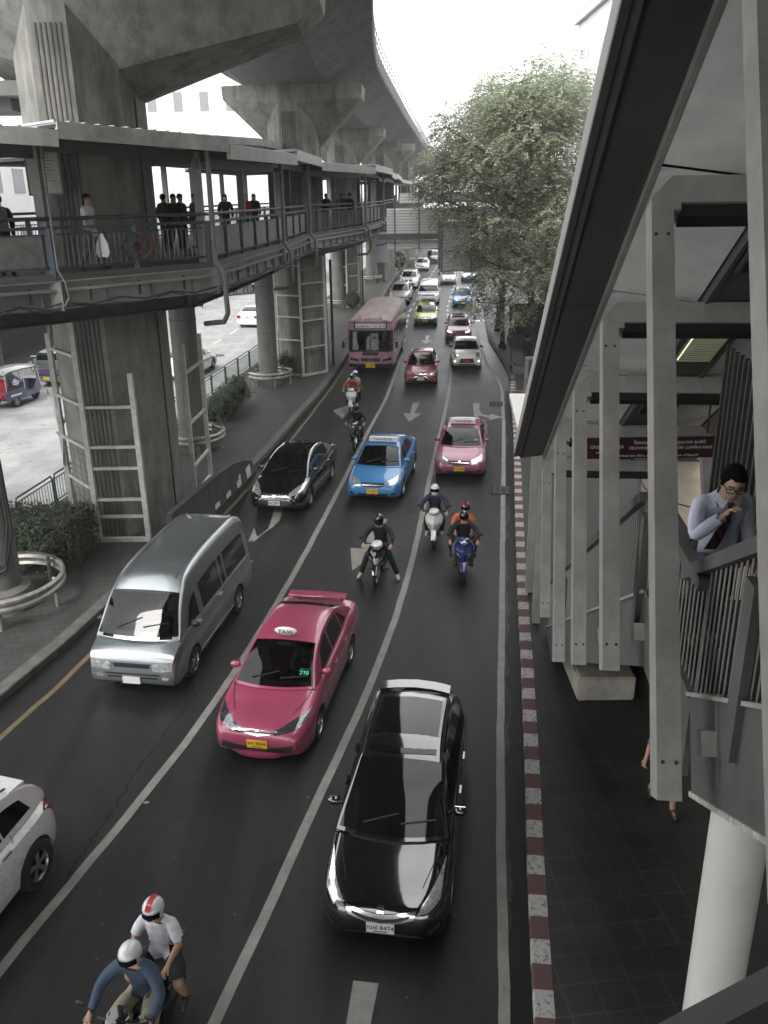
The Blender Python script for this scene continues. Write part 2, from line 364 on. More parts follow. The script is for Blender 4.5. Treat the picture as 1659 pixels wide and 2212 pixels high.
def car(name, label, cat, loc, rz, P, body, group=None, detail=2):
    """P: shape table; local -Y is the front, x to the side. P['prof']: lower body top; P['roof']: cabin profile"""
    L, W, rw = P['L'], P['W'], P.get('rw', .31)
    hw = W/2; zb = P.get('zb', .2); ya, yb = P['wf'], P['wr']     # wheel centres from the nose
    prof = P['prof']; roof = P['roof']
    t0 = thing(name, label, cat, loc, rz, group)
    r0_, r1_ = P.get('round', (.55, .45)); nar = P.get('nar', (.72, .80))
    def wid(y):
        f_ = 1.0
        if y < r0_: f_ = nar[0]+(1-nar[0])*math.sqrt(max(0, 1-(1-y/r0_)**2.4))
        if y > L-r1_: f_ = min(f_, nar[1]+(1-nar[1])*math.sqrt(max(0, 1-(1-(L-y)/r1_)**2.4)))
        return hw*f_
    def bot(y):
        z = zb
        e = P.get('lift', (.14, .12))
        if y < .18: z += e[0]*(1-math.sqrt(max(0, 1-(1-y/.18)**2)))
        if y > L-.18: z += e[1]*(1-math.sqrt(max(0, 1-(1-(L-y)/.18)**2)))
        return z
    RA = rw+.055
    def arch(y):
        z = 0
        for c in (ya, yb):
            if abs(y-c) < RA: z = max(z, rw+math.sqrt(RA*RA-(y-c)**2))
        return z
    ys = set([0, .015, .04, .08, .13, .19, .26, .35, L-.015, L-.04, L-.09, L-.15, L-.22, L-.3, L])
    n = 46
    for i in range(1, n): ys.add(round(L*i/n, 3))
    for c in (ya, yb):
        for k in range(-9, 10): ys.add(round(c+RA*math.sin(k/9*math.pi/2), 3))
    ys = sorted(y for y in ys if 0 <= y <= L)
    ys = [y for i, y in enumerate(ys) if i == 0 or y-ys[i-1] > .006]
    sh = P.get('shoulder', .9); waist = P.get('waist', None)
    def sect(y):
        w_ = wid(y); zt = sinterp(prof, y); b_ = bot(y); zt = max(zt, b_+.05); a_ = arch(y)
        zs = zt-P.get('crown', .05)*min(1, (zt-b_)/.3)
        h = zs-b_
        pts = [(0, b_+.01), (.55*w_, b_+.005), (.90*w_, b_), (.965*w_, b_+.06*h), (.99*w_, b_+.2*h), (1.0*w_, b_+.42*h), (.998*w_, b_+.6*h), (.985*w_, b_+.78*h), (.955*w_, b_+.9*h), (sh*w_, zs-.015*h), (sh*.9*w_, zs+(zt-zs)*.35), (.62*w_, zs+(zt-zs)*.72), (.3*w_, zt-(zt-zs)*.06), (0, zt)]
        return [(x, max(z, a_) if i < 10 else z) for i, (x, z) in enumerate(pts)]
    rings = []
    for y in ys:
        p = sect(y); ring = [(x, y-L/2, z) for x, z in p]+[(-x, y-L/2, z) for x, z in reversed(p[1:-1])]
        rings.append(ring)
    lower = MB(); lower.loft(rings)
    # cabin
    y0, y1 = roof[0][0], roof[-1][0]; H = max(z for _, z in roof); wbase = P.get('wb', .88); wtop = P.get('wt', .68)*hw
    cb = P.get('bow', (.16, .08)); yr0 = P['ws'][1]; yr1 = P['rs'][0]
    cy = sorted(set([round(y0+(y1-y0)*i/40, 3) for i in range(41)]+[y0+.01, y1-.01]))
    belt = lambda y: sinterp(prof, y)-.03
    cabin = MB(); rings = []
    for y in cy:
        zr = sinterp(roof, y); zl = belt(y)-.05; zr = max(zr, zl+.04); wl = wid(y)*wbase; f_ = min(1, (zr-zl)/(H-zl)); wu = lerp(wl, wtop, f_)
        cr_ = P.get('rc', .07)*f_
        p = [(wl, zl)]+[(lerp(wl, wu, k), lerp(zl, zr-cr_, k)) for k in (.25, .5, .75, 1)]
        p += [(wu-.015*f_, zr-cr_*.45), (wu-.05*f_-.01, zr-cr_*.12), (wu*.86-.02, zr+.002), (wu*.55, zr+.016*f_), (wu*.25, zr+.024*f_), (0, zr+.026*f_)]
        def bow(x):
            k = 1-min(1, (abs(x)/wl))**2; s_ = 0
            if y < yr0: s_ = -cb[0]*k*min(1, (yr0-y)/.3+.0)
            if y > yr1: s_ = cb[1]*k*min(1, (y-yr1)/.3)
            return s_
        h_ = [(x, y-L/2+bow(x), z) for x, z in p]
        rings.append(h_+[(-a, b, c) for a, b, c in reversed(h_[:-1])])
    cabin.loft(rings, closed=True)
    bv = bvh_of(lower, cabin)
    top = (0, 0, -1)
    see = P.get('see', False)
    # windscreen and rear window outlines from the side profile
    def glasstop(ylo, yhi, m_, nm, k0=.93, k1=.93, inset=.0):
        rows = []
        for i in range(9):
            y = lerp(ylo, yhi, i/8); zr = sinterp(roof, y); zl = belt(y)-.05; wl = wid(y)*wbase; f_ = min(1, max(0, (zr-zl)/(H-zl))); wu = lerp(wl, wtop, f_)*lerp(k0, k1, i/8)-inset
            rows.append([(wu*(j/6-1), 0, 0) for j in range(13)]); 
            bl = cb[0] if ylo < L/2 else cb[1]; sg = -1 if ylo < L/2 else 1
            edge = yr0 if ylo < L/2 else yr1
            for j in range(13):
                x = rows[-1][j][0]; k = 1-min(1, abs(x)/wl)**2; s_ = sg*bl*k*min(1, abs(y-edge)/.3) if (y-edge)*sg > 0 else 0
                rows[-1][j] = (x, y-L/2+s_, zr)
        return rows
    wsr = glasstop(P['ws'][0], P['ws'][1], None, '', P.get('wsk', .95), .90)
    rsr = glasstop(P['rs'][1], P['rs'][0], None, '', .90, .88)
    gd = P.get('gdir', (0, .0, -1)); gdr = P.get('gdirr', (0, -.0, -1))
    def holes(mb):
        if not see: return mb
        # open the cabin shell under the glass so that seats and driver show through
        def inside(rows, x, y, mrg):
            ylo = min(p[1] for r_ in rows for p in r_)+mrg; yhi = max(rows[-1][0][1], rows[0][0][1])-mrg
            k = (y-rows[0][6][1])/(rows[-1][6][1]-rows[0][6][1]+1e-6)
            if not .08 < k < .94: return False
            r_ = rows[min(8, max(0, int(k*8)))]; return abs(x) < r_[-1][0]-.05
        keep = []
        for f_ in mb.f:
            c = sum((Vector(mb.v[i]) for i in f_), Vector())/len(f_)
            if c.z > belt(c.y+L/2)+.03 and inside(wsr, c.x, c.y, .03) and len(f_) < 10: continue
            keep.append(f_)
        mb.f = keep; return mb
    if see:
        lower.f = [f_ for f_ in lower.f if len(f_) > 4 or not (lambda c: c.z > belt(c.y+L/2)-.06 and abs(c.x) < hw*.8 and P['ws'][0]+.12 < c.y+L/2 < P['rs'][1]-.1)(sum((Vector(lower.v[i]) for i in f_), Vector())/4)]
    shell = merge([lower, holes(cabin)])
    bo = link('body', shell.mesh('body', body, 35), t0)
    if P.get('lowermat'):
        pass
    gm = P.get('glass', M_GLASS)
    ws = patch(bv, wsr, gd, .007); link('windscreen', ws.mesh('windscreen', seeglass() if see else gm, True, normals=False), t0)
    if see:     # black border band round the clear glass
        for f_ in ():
            pass
    if P.get('rearglass', True):
        link('rear_window', patch(bv, rsr, gdr, .007).mesh('rear_window', gm, True), t0)
    # side windows: list of (y_from, y_to) fractions with slanting ends
    for sd_ in (-1, 1):
        for (a, b, sa, sb) in P['side']:
            lo = []; hi = []
            for k in range(7):
                y = lerp(a, b, k/6); yl = y; yh = lerp(a+sa, b+sb, k/6)
                zl = belt(yl)+.035; zh = sinterp(roof, yh)-P.get('rail', .10); zh = max(zh, zl+.02)
                lo.append((sd_*3, yl-L/2, zl)); hi.append((sd_*3, yh-L/2, zh))
            link('side_window', patch(bv, grid2(lo, hi, 4), (-sd_, 0, 0), .006).mesh('side_window', gm, True), t0)
        if detail >= 2 and P.get('doors'):
            for yd in P['doors']:
                lo = [(sd_*3, yd-L/2-.006, z) for z in (zb+.12, .5, .75, belt(yd)+.0)]; hi = [(sd_*3, yd-L/2+.006, z) for _, _, z in lo]
                link('door_seam', patch(bv, [lo, hi], (-sd_, 0, 0), .003).mesh('door_seam', M_SEAM), t0)
            for yd in P.get('handles', []):
                h, nr, _, _ = bv.ray_cast(Vector((sd_*3, yd-L/2, belt(yd)-.13)), Vector((-sd_, 0, 0)))
                if h is not None:
                    m_ = MB(); m_.box((h.x+sd_*.018, h.y, h.z), (.03, .19, .028)); link('door_handle', m_.mesh('door_handle', P.get('handlemat', body)), t0)
        # mirror
        my = P.get('mirror', P['ws'][0]+.42); h, nr, _, _ = bv.ray_cast(Vector((sd_*3, my-L/2, belt(my)+.05)), Vector((-sd_, 0, 0)))
        if h is not None and detail >= 1:
            m_ = MB(); m_.sphere((h.x+sd_*.13, h.y-.03, h.z+.05), .1, 12, 8, (1.05, .6, .68)); m_.beam((h.x-sd_*.02, h.y, h.z), (h.x+sd_*.1, h.y-.02, h.z+.03), .04, .03)
            mo = link('wing_mirror', m_.mesh('wing_mirror', P.get('mirmat', body), True), t0)
            mg = MB(); mg.box((h.x+sd_*.13, h.y+.025, h.z+.05), (.15, .012, .09)); link('mirror_glass', mg.mesh('mirror_glass', M_CHROME), mo)
        # wheels and dark wells
        for yc in (ya, yb):
            wheel(t0, sd_*(hw-.115), yc-L/2, rw, P.get('tw', .2), sd_, P.get('spokes', 5), P.get('rimmat'))
    # dark underside
    un = MB(); un.box((0, 0, zb+.06), (W*.8, L*.86, .08)); 
    for yc in (ya, yb): un.box((0, yc-L/2, rw+.15), (W*.5, rw*2.2, .3))
    link('underbody', un.mesh('underbody', M_WELL), t0)
    if see: cabin_fit(t0, P, L, W, belt, H)
    # front details
    for item in P.get('front', []):
        nm, m_, lo, hi = item[:4]; mir = item[4] if len(item) > 4 else False; off = item[5] if len(item) > 5 else .006
        for sg in ((1, -1) if mir else (1,)):
            l_ = dens([(sg*x, -L, z) for x, z in lo], 4); h_ = dens([(sg*x, -L, z) for x, z in hi], 4)
            o = link(nm, patch(bv, grid2(l_, h_, 4), (0, 1, 0), off).mesh(nm, m_, True), t0)
    for item in P.get('top', []):      # seen from above: (y from nose)
        nm, m_, lo, hi = item[:4]; mir = item[4] if len(item) > 4 else False; off = item[5] if len(item) > 5 else .005
        for sg in ((1, -1) if mir else (1,)):
            l_ = dens([(sg*x, y-L/2, 3) for x, y in lo], 4); h_ = dens([(sg*x, y-L/2, 3) for x, y in hi], 4)
            link(nm, patch(bv, grid2(l_, h_, 3), (0, 0, -1), off).mesh(nm, m_, True), t0)
    for item in P.get('rear', []):
        nm, m_, lo, hi = item[:4]; mir = item[4] if len(item) > 4 else False; off = item[5] if len(item) > 5 else .006
        for sg in ((1, -1) if mir else (1,)):
            l_ = dens([(sg*x, L, z) for x, z in lo], 4); h_ = dens([(sg*x, L, z) for x, z in hi], 4)
            link(nm, patch(bv, grid2(l_, h_, 4), (0, -1, 0), off).mesh(nm, m_, True), t0)
    if detail >= 1 and P.get('wipers', True):
        y_ = P['ws'][0]
        for sx in (-.42, .12):
            a = bv.ray_cast(Vector((sx*hw*1.1, y_-L/2-.02, 4)), Vector(top))[0]; b = bv.ray_cast(Vector((sx*hw*1.1+.48, y_-L/2+.10, 4)), Vector(top))[0]
            if a and b:
                m_ = MB(); m_.beam(a+Vector((0, 0, .022)), b+Vector((0, 0, .022)), .022, .018); link('wiper', m_.mesh('wiper', M_TRIM), t0)
    if P.get('plate'):
        tx, pm, z, x = P['plate']
        h = bv.ray_cast(Vector((x, -L, z)), Vector((0, 1, 0)))[0]
        if h: plate(t0, (x, h.y-.02, z), tx, pm)
    if P.get('platerear'):
        tx, pm, z, x = P['platerear']
        h = bv.ray_cast(Vector((x, L, z)), Vector((0, -1, 0)))[0]
        if h: plate(t0, (x, h.y+.02, z), tx, pm, flip=-1)
    t0['_L'] = L
    car.bv = bv
    return t0

def cabin_fit(t0, P, L, W, belt, H):
    y = P['ws'][0]+.5-L/2; bz = belt(P['ws'][0]+.4)
    d = MB(); d.box((0, P['ws'][0]+.28-L/2, bz-.06), (W*.72, .5, .10)); link('dashboard', d.mesh('dashboard', M_TRIM), t0)
    for sx in (-.36, .36):
        s_ = MB(); yy = P['ws'][0]+1.15-L/2
        s_.box((sx, yy, bz-.35), (.46, .5, .14)); s_.box((sx, yy+.26, bz-.02), (.44, .14, .62), Matrix.Rotation(R(-14), 3, 'X')); s_.box((sx, yy+.36, bz+.36), (.24, .09, .16))
        link('seat', s_.mesh('seat', P.get('seatmat', M_SEAT)), t0)
    st = MB(); cx = P.get('drv', .36); c = Vector((cx, P['ws'][0]+.62-L/2, bz+.02)); pts = []
    for k in range(17):
        a = 2*math.pi*k/16; pts.append(c+Vector((math.cos(a)*.18, math.sin(a)*.07, math.sin(a)*.165)))
    st.tube(pts, .013, 6, cap=False); st.beam(c-Vector((.17, 0, 0)), c+Vector((.17, 0, 0)), .03, .02); link('steering_wheel', st.mesh('steering_wheel', M_TRIM, True), t0)
    fl = MB(); fl.box((0, P['ws'][0]+1.4-L/2, bz-.5), (W*.7, 2.0, .03)); link('cabin_floor', fl.mesh('cabin_floor', M_SEAT), t0)

def roof_sign(t0, y, z, txt, w_=.75, h_=.14, m=None, ink=None, d_=.13, round_=False):
    m = m or M_WHITE
    b = MB()
    if round_: b.sphere((0, 0, h_/2), .5, 16, 8, (w_, d_, h_))
    else: b.prism([(-w_/2, -d_/2), (w_/2, -d_/2), (w_/2*.96, d_/2), (-w_/2*.96, d_/2)], 0, h_)
    me = b.mesh('roof_sign', m, 40, off=(0, 0, 0)); me.transform(Matrix.Translation((0, y, z)))
    o = link('roof_sign', me, t0)
    e = Matrix.Translation((0, y-d_/2-.006, z+h_*.5)) @ Matrix.Rotation(R(90), 4, 'X')
    text_obj('sign_lettering', txt, h_*.75, ink or mat('sign_ink', (.12, .02, .03), .6), o, e, .003)
    return o
# ------------------------------------------------------------------ shape tables (metres, y measured back from the nose)
def T_sedan(L=4.6, W=1.77, H=1.46, **k):
    s = L/4.6; h = H/1.46
    P = dict(L=L, W=W, wf=.93*s, wr=3.58*s, rw=.31,
             prof=[(0, .46), (.02, .58), (.07, .66), (.2, .73*h), (.6, .83*h), (1.2*s, .96*h), (2*s, .97*h), (3.2*s, 1.0*h), (4.0*s, 1.08*h), (4.42*s, 1.07*h), (4.54*s, .98*h), (4.59*s, .7), (L, .55)],
             roof=[(1.08*s, .93*h), (1.3*s, 1.06*h), (1.65*s, 1.25*h), (2.0*s, 1.385*h), (2.4*s, 1.45*h), (2.8*s, H), (3.2*s, 1.43*h), (3.6*s, 1.31*h), (4.05*s, 1.09*h)],
             ws=(1.13*s, 1.93*s), rs=(3.38*s, 3.96*s), side=[(1.62*s, 2.4*s, .28, 0), (2.5*s, 3.22*s, 0, -.02), (3.3*s, 3.62*s, -.02, -.3)],
             doors=(1.5*s, 2.46*s, 3.34*s), handles=(2.28*s, 3.12*s))
    P.update(k); return P
def T_hatch(L=3.9, W=1.69, H=1.5, **k):
    s = L/3.9; h = H/1.5
    P = dict(L=L, W=W, wf=.78*s, wr=3.3*s, rw=.3,
             prof=[(0, .48), (.02, .6), (.07, .7), (.2, .78*h), (.55*s, .9*h), (1.0*s, 1.0*h), (2*s, 1.0*h), (3.0*s, 1.04*h), (3.7*s, 1.06*h), (3.84*s, .95*h), (3.88*s, .7), (L, .55)],
             roof=[(.9*s, .98*h), (1.1*s, 1.1*h), (1.45*s, 1.3*h), (1.8*s, 1.43*h), (2.2*s, H), (2.8*s, 1.49*h), (3.3*s, 1.44*h), (3.55*s, 1.3*h), (3.78*s, 1.05*h)],
             ws=(.95*s, 1.7*s), rs=(3.42*s, 3.74*s), side=[(1.4*s, 2.1*s, .3, 0), (2.2*s, 2.95*s, 0, 0), (3.03*s, 3.35*s, 0, -.15)], doors=(1.2*s, 2.15*s, 3.05*s), handles=(2.0*s, 2.85*s), round=(.5, .4))
    P.update(k); return P
def T_suv(L=4.85, W=1.93, H=1.76, **k):
    s = L/4.85; h = H/1.76
    P = dict(L=L, W=W, wf=.9*s, wr=3.82*s, rw=.38, tw=.27, zb=.28,
             prof=[(0, .56), (.02, .72), (.07, .86), (.2, .98*h), (.6, 1.07*h), (1.3*s, 1.15*h), (2.5*s, 1.17*h), (3.6*s, 1.22*h), (4.6*s, 1.24*h), (4.77*s, 1.1*h), (4.82*s, .8), (L, .6)],
             roof=[(1.2*s, 1.12*h), (1.45*s, 1.27*h), (1.85*s, 1.5*h), (2.2*s, 1.66*h), (2.7*s, 1.74*h), (3.4*s, H), (4.1*s, 1.7*h), (4.5*s, 1.56*h), (4.72*s, 1.25*h)],
             ws=(1.25*s, 2.1*s), rs=(4.32*s, 4.68*s), side=[(1.9*s, 2.6*s, .22, 0), (2.7*s, 3.4*s, 0, 0), (3.48*s, 4.1*s, 0, -.22)], doors=(1.6*s, 2.65*s, 3.6*s), handles=(2.45*s, 3.35*s), wt=.72)
    P.update(k); return P
def T_van(L=5.0, W=1.69, H=2.15, **k):
    s = L/5.0; h = H/2.15
    P = dict(L=L, W=W, wf=1.0*s, wr=3.85*s, rw=.32, zb=.26,
             prof=[(0, .55), (.015, .78), (.05, .9), (.12, .98), (.3*s, 1.06), (.55*s, 1.14), (1.2*s, 1.15), (4.7*s, 1.15), (4.9*s, 1.1), (4.96*s, .8), (L, .6)],
             roof=[(.42*s, 1.12), (.6*s, 1.32), (.85*s, 1.62*h), (1.1*s, 1.86*h), (1.4*s, 2.02*h), (1.9*s, 2.11*h), (2.8*s, H), (4.2*s, 2.13*h), (4.7*s, 2.04*h), (4.9*s, 1.8*h), (4.96*s, 1.2)],
             ws=(.47*s, 1.02*s), wsk=.97, rs=(4.75*s, 4.93*s), side=[(.85*s, 1.5*s, .3, 0), (1.75*s, 2.85*s, 0, 0), (2.95*s, 3.15*s, 0, 0), (3.25*s, 4.6*s, 0, -.02)], rail=.42*h,
             doors=(1.62*s, 2.9*s), handles=(1.45*s, 2.75*s), wb=.97, wt=.80, rc=.16, shoulder=.97, nar=(.82, .9), round=(.35, .2), crown=.03, bow=(.14, .02), gdirr=(0, -1, -.2), mirror=.95*s)
    P.update(k); return P
FRONT_COROLLA = dict(   # new-shape pink taxi
    front=[('headlight', M_LAMPD, [(.30, .60), (.55, .645), (.80, .71)], [(.30, .665), (.55, .745), (.80, .80)], True),
           ('grille_bar', M_CHROME, [(-.34, .625), (-.12, .59), (0, .57), (.12, .59), (.34, .625)], [(-.34, .66), (-.12, .635), (0, .625), (.12, .635), (.34, .66)], False, .012),
           ('emblem', M_CHROME, [(-.035, .61), (.035, .61)], [(-.035, .665), (.035, .665)], False, .022),
           ('lower_intake', M_TRIM, [(-.66, .33), (-.3, .24), (.3, .24), (.66, .33)], [(-.72, .47), (-.3, .38), (.3, .38), (.72, .47)])],
    top=[('bonnet_seam', M_SEAM, [(.52, .45), (.66, .8), (.72, 1.1)], [(.535, .45), (.675, .8), (.735, 1.1)], True, .003)])
def front_old(zc=.68, hl=(.42, .76), m=M_LAMP):
    return [('headlight', m, [(hl[0], zc-.10), (hl[1], zc-.02)], [(hl[0]-.02, zc+.02), (hl[1]-.01, zc+.12)], True),
            ('grille', M_TRIM, [(-.34, zc-.1), (-.2, zc-.13), (.2, zc-.13), (.34, zc-.1)], [(-.36, zc+.0), (-.2, zc+.0), (.2, zc+.0), (.36, zc+.0)]),
            ('grille_bar', M_CHROME, [(-.32, zc-.07), (.32, zc-.07)], [(-.33, zc-.05), (.33, zc-.05)], False, .012),
            ('emblem', M_CHROME, [(-.035, zc-.06), (.035, zc-.06)], [(-.035, zc-.005), (.035, zc-.005)], False, .022),
            ('lower_intake', M_TRIM, [(-.5, .27), (.5, .27)], [(-.46, .36), (.46, .36)]),
            ('fog_recess', M_TRIM, [(.58, .30), (.72, .32)], [(.58, .38), (.72, .42)], True)]
PINK = paint('pink', (.33, .05, .105), .15); PINK2 = paint('deep_pink', (.27, .065, .115), .2); BLACKP = paint('black', (.002, .002, .0022), .0, .10); BLACKP.node_tree.nodes['Principled BSDF'].inputs['Coat IOR'].default_value = 1.95
BLUEP = paint('taxi_blue', (.035, .19, .42), .1); SILVER = paint('silver', (.33, .36, .37), .85, .32); WHITEP = paint('white', (.82, .82, .80), .0, .25)
REDP = paint('dark_red', (.17, .018, .025), .3); YELP = paint('taxi_yellow', (.50, .55, .04), .0); GREENP = paint('taxi_green', (.01, .04, .035), .0); BEIGEP = paint('beige', (.42, .38, .34), .4)
CREAM = paint('cream', (.84, .83, .74), .0)
VEH = {}
def place(key, name, label, cat, xy, hd, P, body, **k):
    L = P['L']; h = R(hd); d = Vector((math.sin(h), -math.cos(h)))
    c = Vector(xy)-d*L/2
    VEH[key] = car(name, label, cat, (c.x, c.y, 0), h, P, body, **k); return VEH[key]

GT = 'cars and vans queuing towards the camera'
# black people carrier in front
t = place('mpv', 'people_carrier', 'glossy black people carrier with chrome grille, nearest the camera in the right lane', 'car', (-.12, 8.5), -8.9,
    T_hatch(4.4, 1.74, 1.56, see=False, round=(.8, .35), nar=(.55, .85), wf=.85, wr=3.5,
      prof=[(0, .5), (.03, .62), (.1, .7), (.3, .78), (.8, .9), (1.25, .99), (2, 1.0), (3.4, 1.04), (4.1, 1.05), (4.28, .95), (4.33, .7), (4.35, .55)],
      roof=[(1.1, .97), (1.35, 1.12), (1.75, 1.34), (2.15, 1.48), (2.6, 1.55), (3.2, 1.56), (3.8, 1.52), (4.08, 1.38), (4.25, 1.08)], ws=(1.15, 2.08), rs=(3.85, 4.16), wb=.92, wt=.72,
      side=[(1.7, 2.4, .3, 0), (2.5, 3.2, 0, 0), (3.28, 3.8, 0, -.3)], doors=(1.5, 2.45, 3.3), handles=(2.3, 3.1),
      front=[('headlight', M_LAMP, [(.46, .62), (.60, .64), (.74, .70)], [(.52, .70), (.66, .79), (.77, .87)], True),
             ('grille_surround', M_CHROME, [(-.42, .57), (-.2, .50), (0, .475), (.2, .50), (.42, .57)], [(-.46, .67), (-.2, .625), (0, .60), (.2, .625), (.46, .67)], False, .016), ('grille_mesh', M_TRIM, [(-.36, .585), (-.2, .525), (0, .50), (.2, .525), (.36, .585)], [(-.38, .62), (-.2, .565), (0, .54), (.2, .565), (.38, .62)], False, .024),
             ('emblem', M_CHROME, [(-.045, .62), (.045, .62)], [(-.045, .69), (.045, .69)], False, .03),
             ('lower_intake', M_TRIM, [(-.6, .24), (.6, .24)], [(-.5, .33), (.5, .33)]),
             ('fog_recess', M_TRIM, [(.62, .32), (.74, .36)], [(.6, .40), (.74, .44)], True)],
      top=[('sunroof_glass', M_GLASS, [(-.5, 2.2), (0, 2.16), (.5, 2.2)], [(-.48, 3.55), (0, 3.6), (.48, 3.55)], False, .008),
           ('roof_rail', M_SEAM, [(.56, 2.1), (.57, 2.8), (.54, 3.8)], [(.585, 2.1), (.595, 2.8), (.565, 3.8)], True, .004),
           ('bonnet_seam', M_SEAM, [(.50, .35), (.63, .8), (.68, 1.1)], [(.512, .35), (.642, .8), (.692, 1.1)], True, .002)],
      plate=('ฌฬ 8474', M_PLATE, .42, .0), gdir=(0, 0, -1)), BLACKP)
sp = MB(); sp.loft([[(x, 1.78+.16*(1-(x/.66)**2)-dy, z) for x, dy, z in [(xx, 0, 1.52), (xx, .0, 1.565), (xx, .26, 1.575), (xx, .26, 1.53)]] for xx in (-.57, -.48, -.3, 0, .3, .48, .57)])
link('rear_spoiler', sp.mesh('rear_spoiler', BLACKP, 30), t)
# pink taxi, new shape
P = T_sedan(4.62, 1.776, 1.46, see=True, round=(.8, .4), nar=(.68, .85), plate=('ทท 9046', M_PLATEY, .44, 0), **FRONT_COROLLA)
t = place('pink', 'taxi', 'pink taxi with a small TAXI roof light and rear wing, beside the silver van', 'taxi', (-2.22, 12.45), -10.3, P, PINK)
L = 4.62
sp = MB(); zs_ = 1.17
sp.loft([[(x, y, z) for y, z in [(1.93, zs_), (1.94, zs_+.03), (2.16, zs_+.045-.03*abs(x)), (2.2, zs_+.01)]] for x in (-.62, -.56, -.3, 0, .3, .56, .62)])
sp.box((-.52, 2.08, 1.12), (.05, .14, .12)); sp.box((.52, 2.08, 1.12), (.05, .14, .12)); link('rear_wing', sp.mesh('rear_wing', PINK, 40), t)
lip = MB(); lip.loft([[(x, -2.31+.40*(abs(x)/.8)**2.2+dy, z) for dy, z in [(-.03, .16), (-.05, .24), (.05, .26), (.12, .16)]] for x in (-.8, -.6, -.3, 0, .3, .6, .8)]); link('front_lip', lip.mesh('front_lip', PINK, 40), t)
roof_sign(t, -.35, 1.48, 'TAXI', .44, .17, M_WHITE, M_INK, .1, True)
bl = mat('taxi_band', (.08, .12, .35), .4)
led = mat('green_led', (.0, .2, .05), .4, emit=(.15, 1, .45), estr=3.0)
e = Matrix.Translation((.50, -.98, 1.09)) @ Matrix.Rotation(R(60), 4, 'X')
lb = MB(); lb.box((.50, -.96, 1.09), (.26, .03, .13)); lo = link('hire_sign', lb.mesh('hire_sign', M_TRIM), t); text_obj('hire_sign_lettering', 'ว่าง', .13, led, lo, Matrix.Translation((.50, -.985, 1.09)) @ Matrix.Rotation(R(72), 4, 'X'), .002)
# silver van
P = T_van(5.05, 1.80, 2.2, see=True, nar=(.93, .95),
    front=[('headlight', M_LAMP, [(.42, .62), (.62, .62), (.83, .66)], [(.44, .80), (.62, .80), (.83, .84)], True, .012),
           ('grille', M_TRIM, [(-.36, .68), (.36, .68)], [(-.38, .77), (.38, .77)], False, .01),
           ('grille_slats', M_MESH, [(-.34, .70), (.34, .70)], [(-.34, .72), (.34, .72)], False, .02),
           ('bumper_slot', M_TRIM, [(-.5, .46), (.5, .46)], [(-.52, .49), (.52, .49)], False, .01), ('bumper_slot', M_TRIM, [(-.55, .53), (.55, .53)], [(-.57, .56), (.57, .56)], False, .01),
           ('fog_light', M_LAMP, [(.6, .44), (.74, .46)], [(.6, .51), (.74, .53)], True)],
    top=[('roof_rib', SILVER, [(.50, 1.3), (.52, 2.8), (.50, 4.7)], [(.54, 1.3), (.56, 2.8), (.54, 4.7)], True, .02)],
    plate=('', M_PLATE, .42, -.02), mirmat=M_TRIM, rimmat=M_CHROME, spokes=6)
t = place('van', 'van', 'silver high-roof van with dark windows, left lane beside the crash barrier', 'van', (-4.93, 14.62), -9.2, P, SILVER)
rb = MB(); rb.tube([(.62, 2.55, .5), (.84, 2.62, .45), (.86, 2.6, .75), (.7, 2.56, .8)], .025, 8); link('rear_guard', rb.mesh('rear_guard', M_CHROME, True), t)
sb = MB(); sb.beam((.86, -1.1, .36), (.86, 1.0, .36), .05, .06); link('side_step', sb.mesh('side_step', M_CHROME), t)
st = MB(); st.box((.34, -1.905, 1.32), (.07, .004, .08), Matrix.Rotation(R(-34), 3, 'X')); link('windscreen_sticker', st.mesh('windscreen_sticker', M_WHITE), t)
# black executive saloon
P = T_sedan(4.83, 1.80, 1.48, round=(.7, .5), nar=(.62, .8),
    front=[('headlight', M_LAMP, [(.44, .60), (.58, .64), (.80, .74)], [(.44, .70), (.60, .80), (.82, .86)], True),
           ('grille', M_TRIM, [(-.40, .52), (.40, .52)], [(-.42, .69), (.42, .69)]), ] +
          [('grille_bar', M_CHROME, [(-.40, z), (.40, z)], [(-.40, z+.018), (.40, z+.018)], False, .015) for z in (.52, .56, .60, .64, .68)] +
          [('emblem', M_CHROME, [(-.045, .57), (.045, .57)], [(-.045, .65), (.045, .65)], False, .03), ('lower_intake', M_TRIM, [(-.6, .26), (.6, .26)], [(-.55, .34), (.55, .34)]), ('bumper_trim', M_CHROME, [(.6, .33), (.8, .37)], [(.6, .345), (.8, .385)], True)],
    plate=('ฎช 7861', M_PLATE, .42, 0), wt=.69)
t = place('teana', 'saloon_car', 'glossy black saloon with a barred chrome grille, just behind the silver van', 'car', (-3.35, 24.8), -11.0, P, BLACKP)
# blue taxi
P = T_sedan(4.54, 1.76, 1.47, see=True, front=front_old(), plate=('ทศ 2071', M_PLATEY, .42, 0))
t = place('blue', 'taxi', 'bright blue taxi with TAXI-METER roof board, middle lane', 'taxi', (-.36, 25.75), -10, P, BLUEP)
roof_sign(t, -.12, 1.48, 'TAXI-METER', .95, .15)
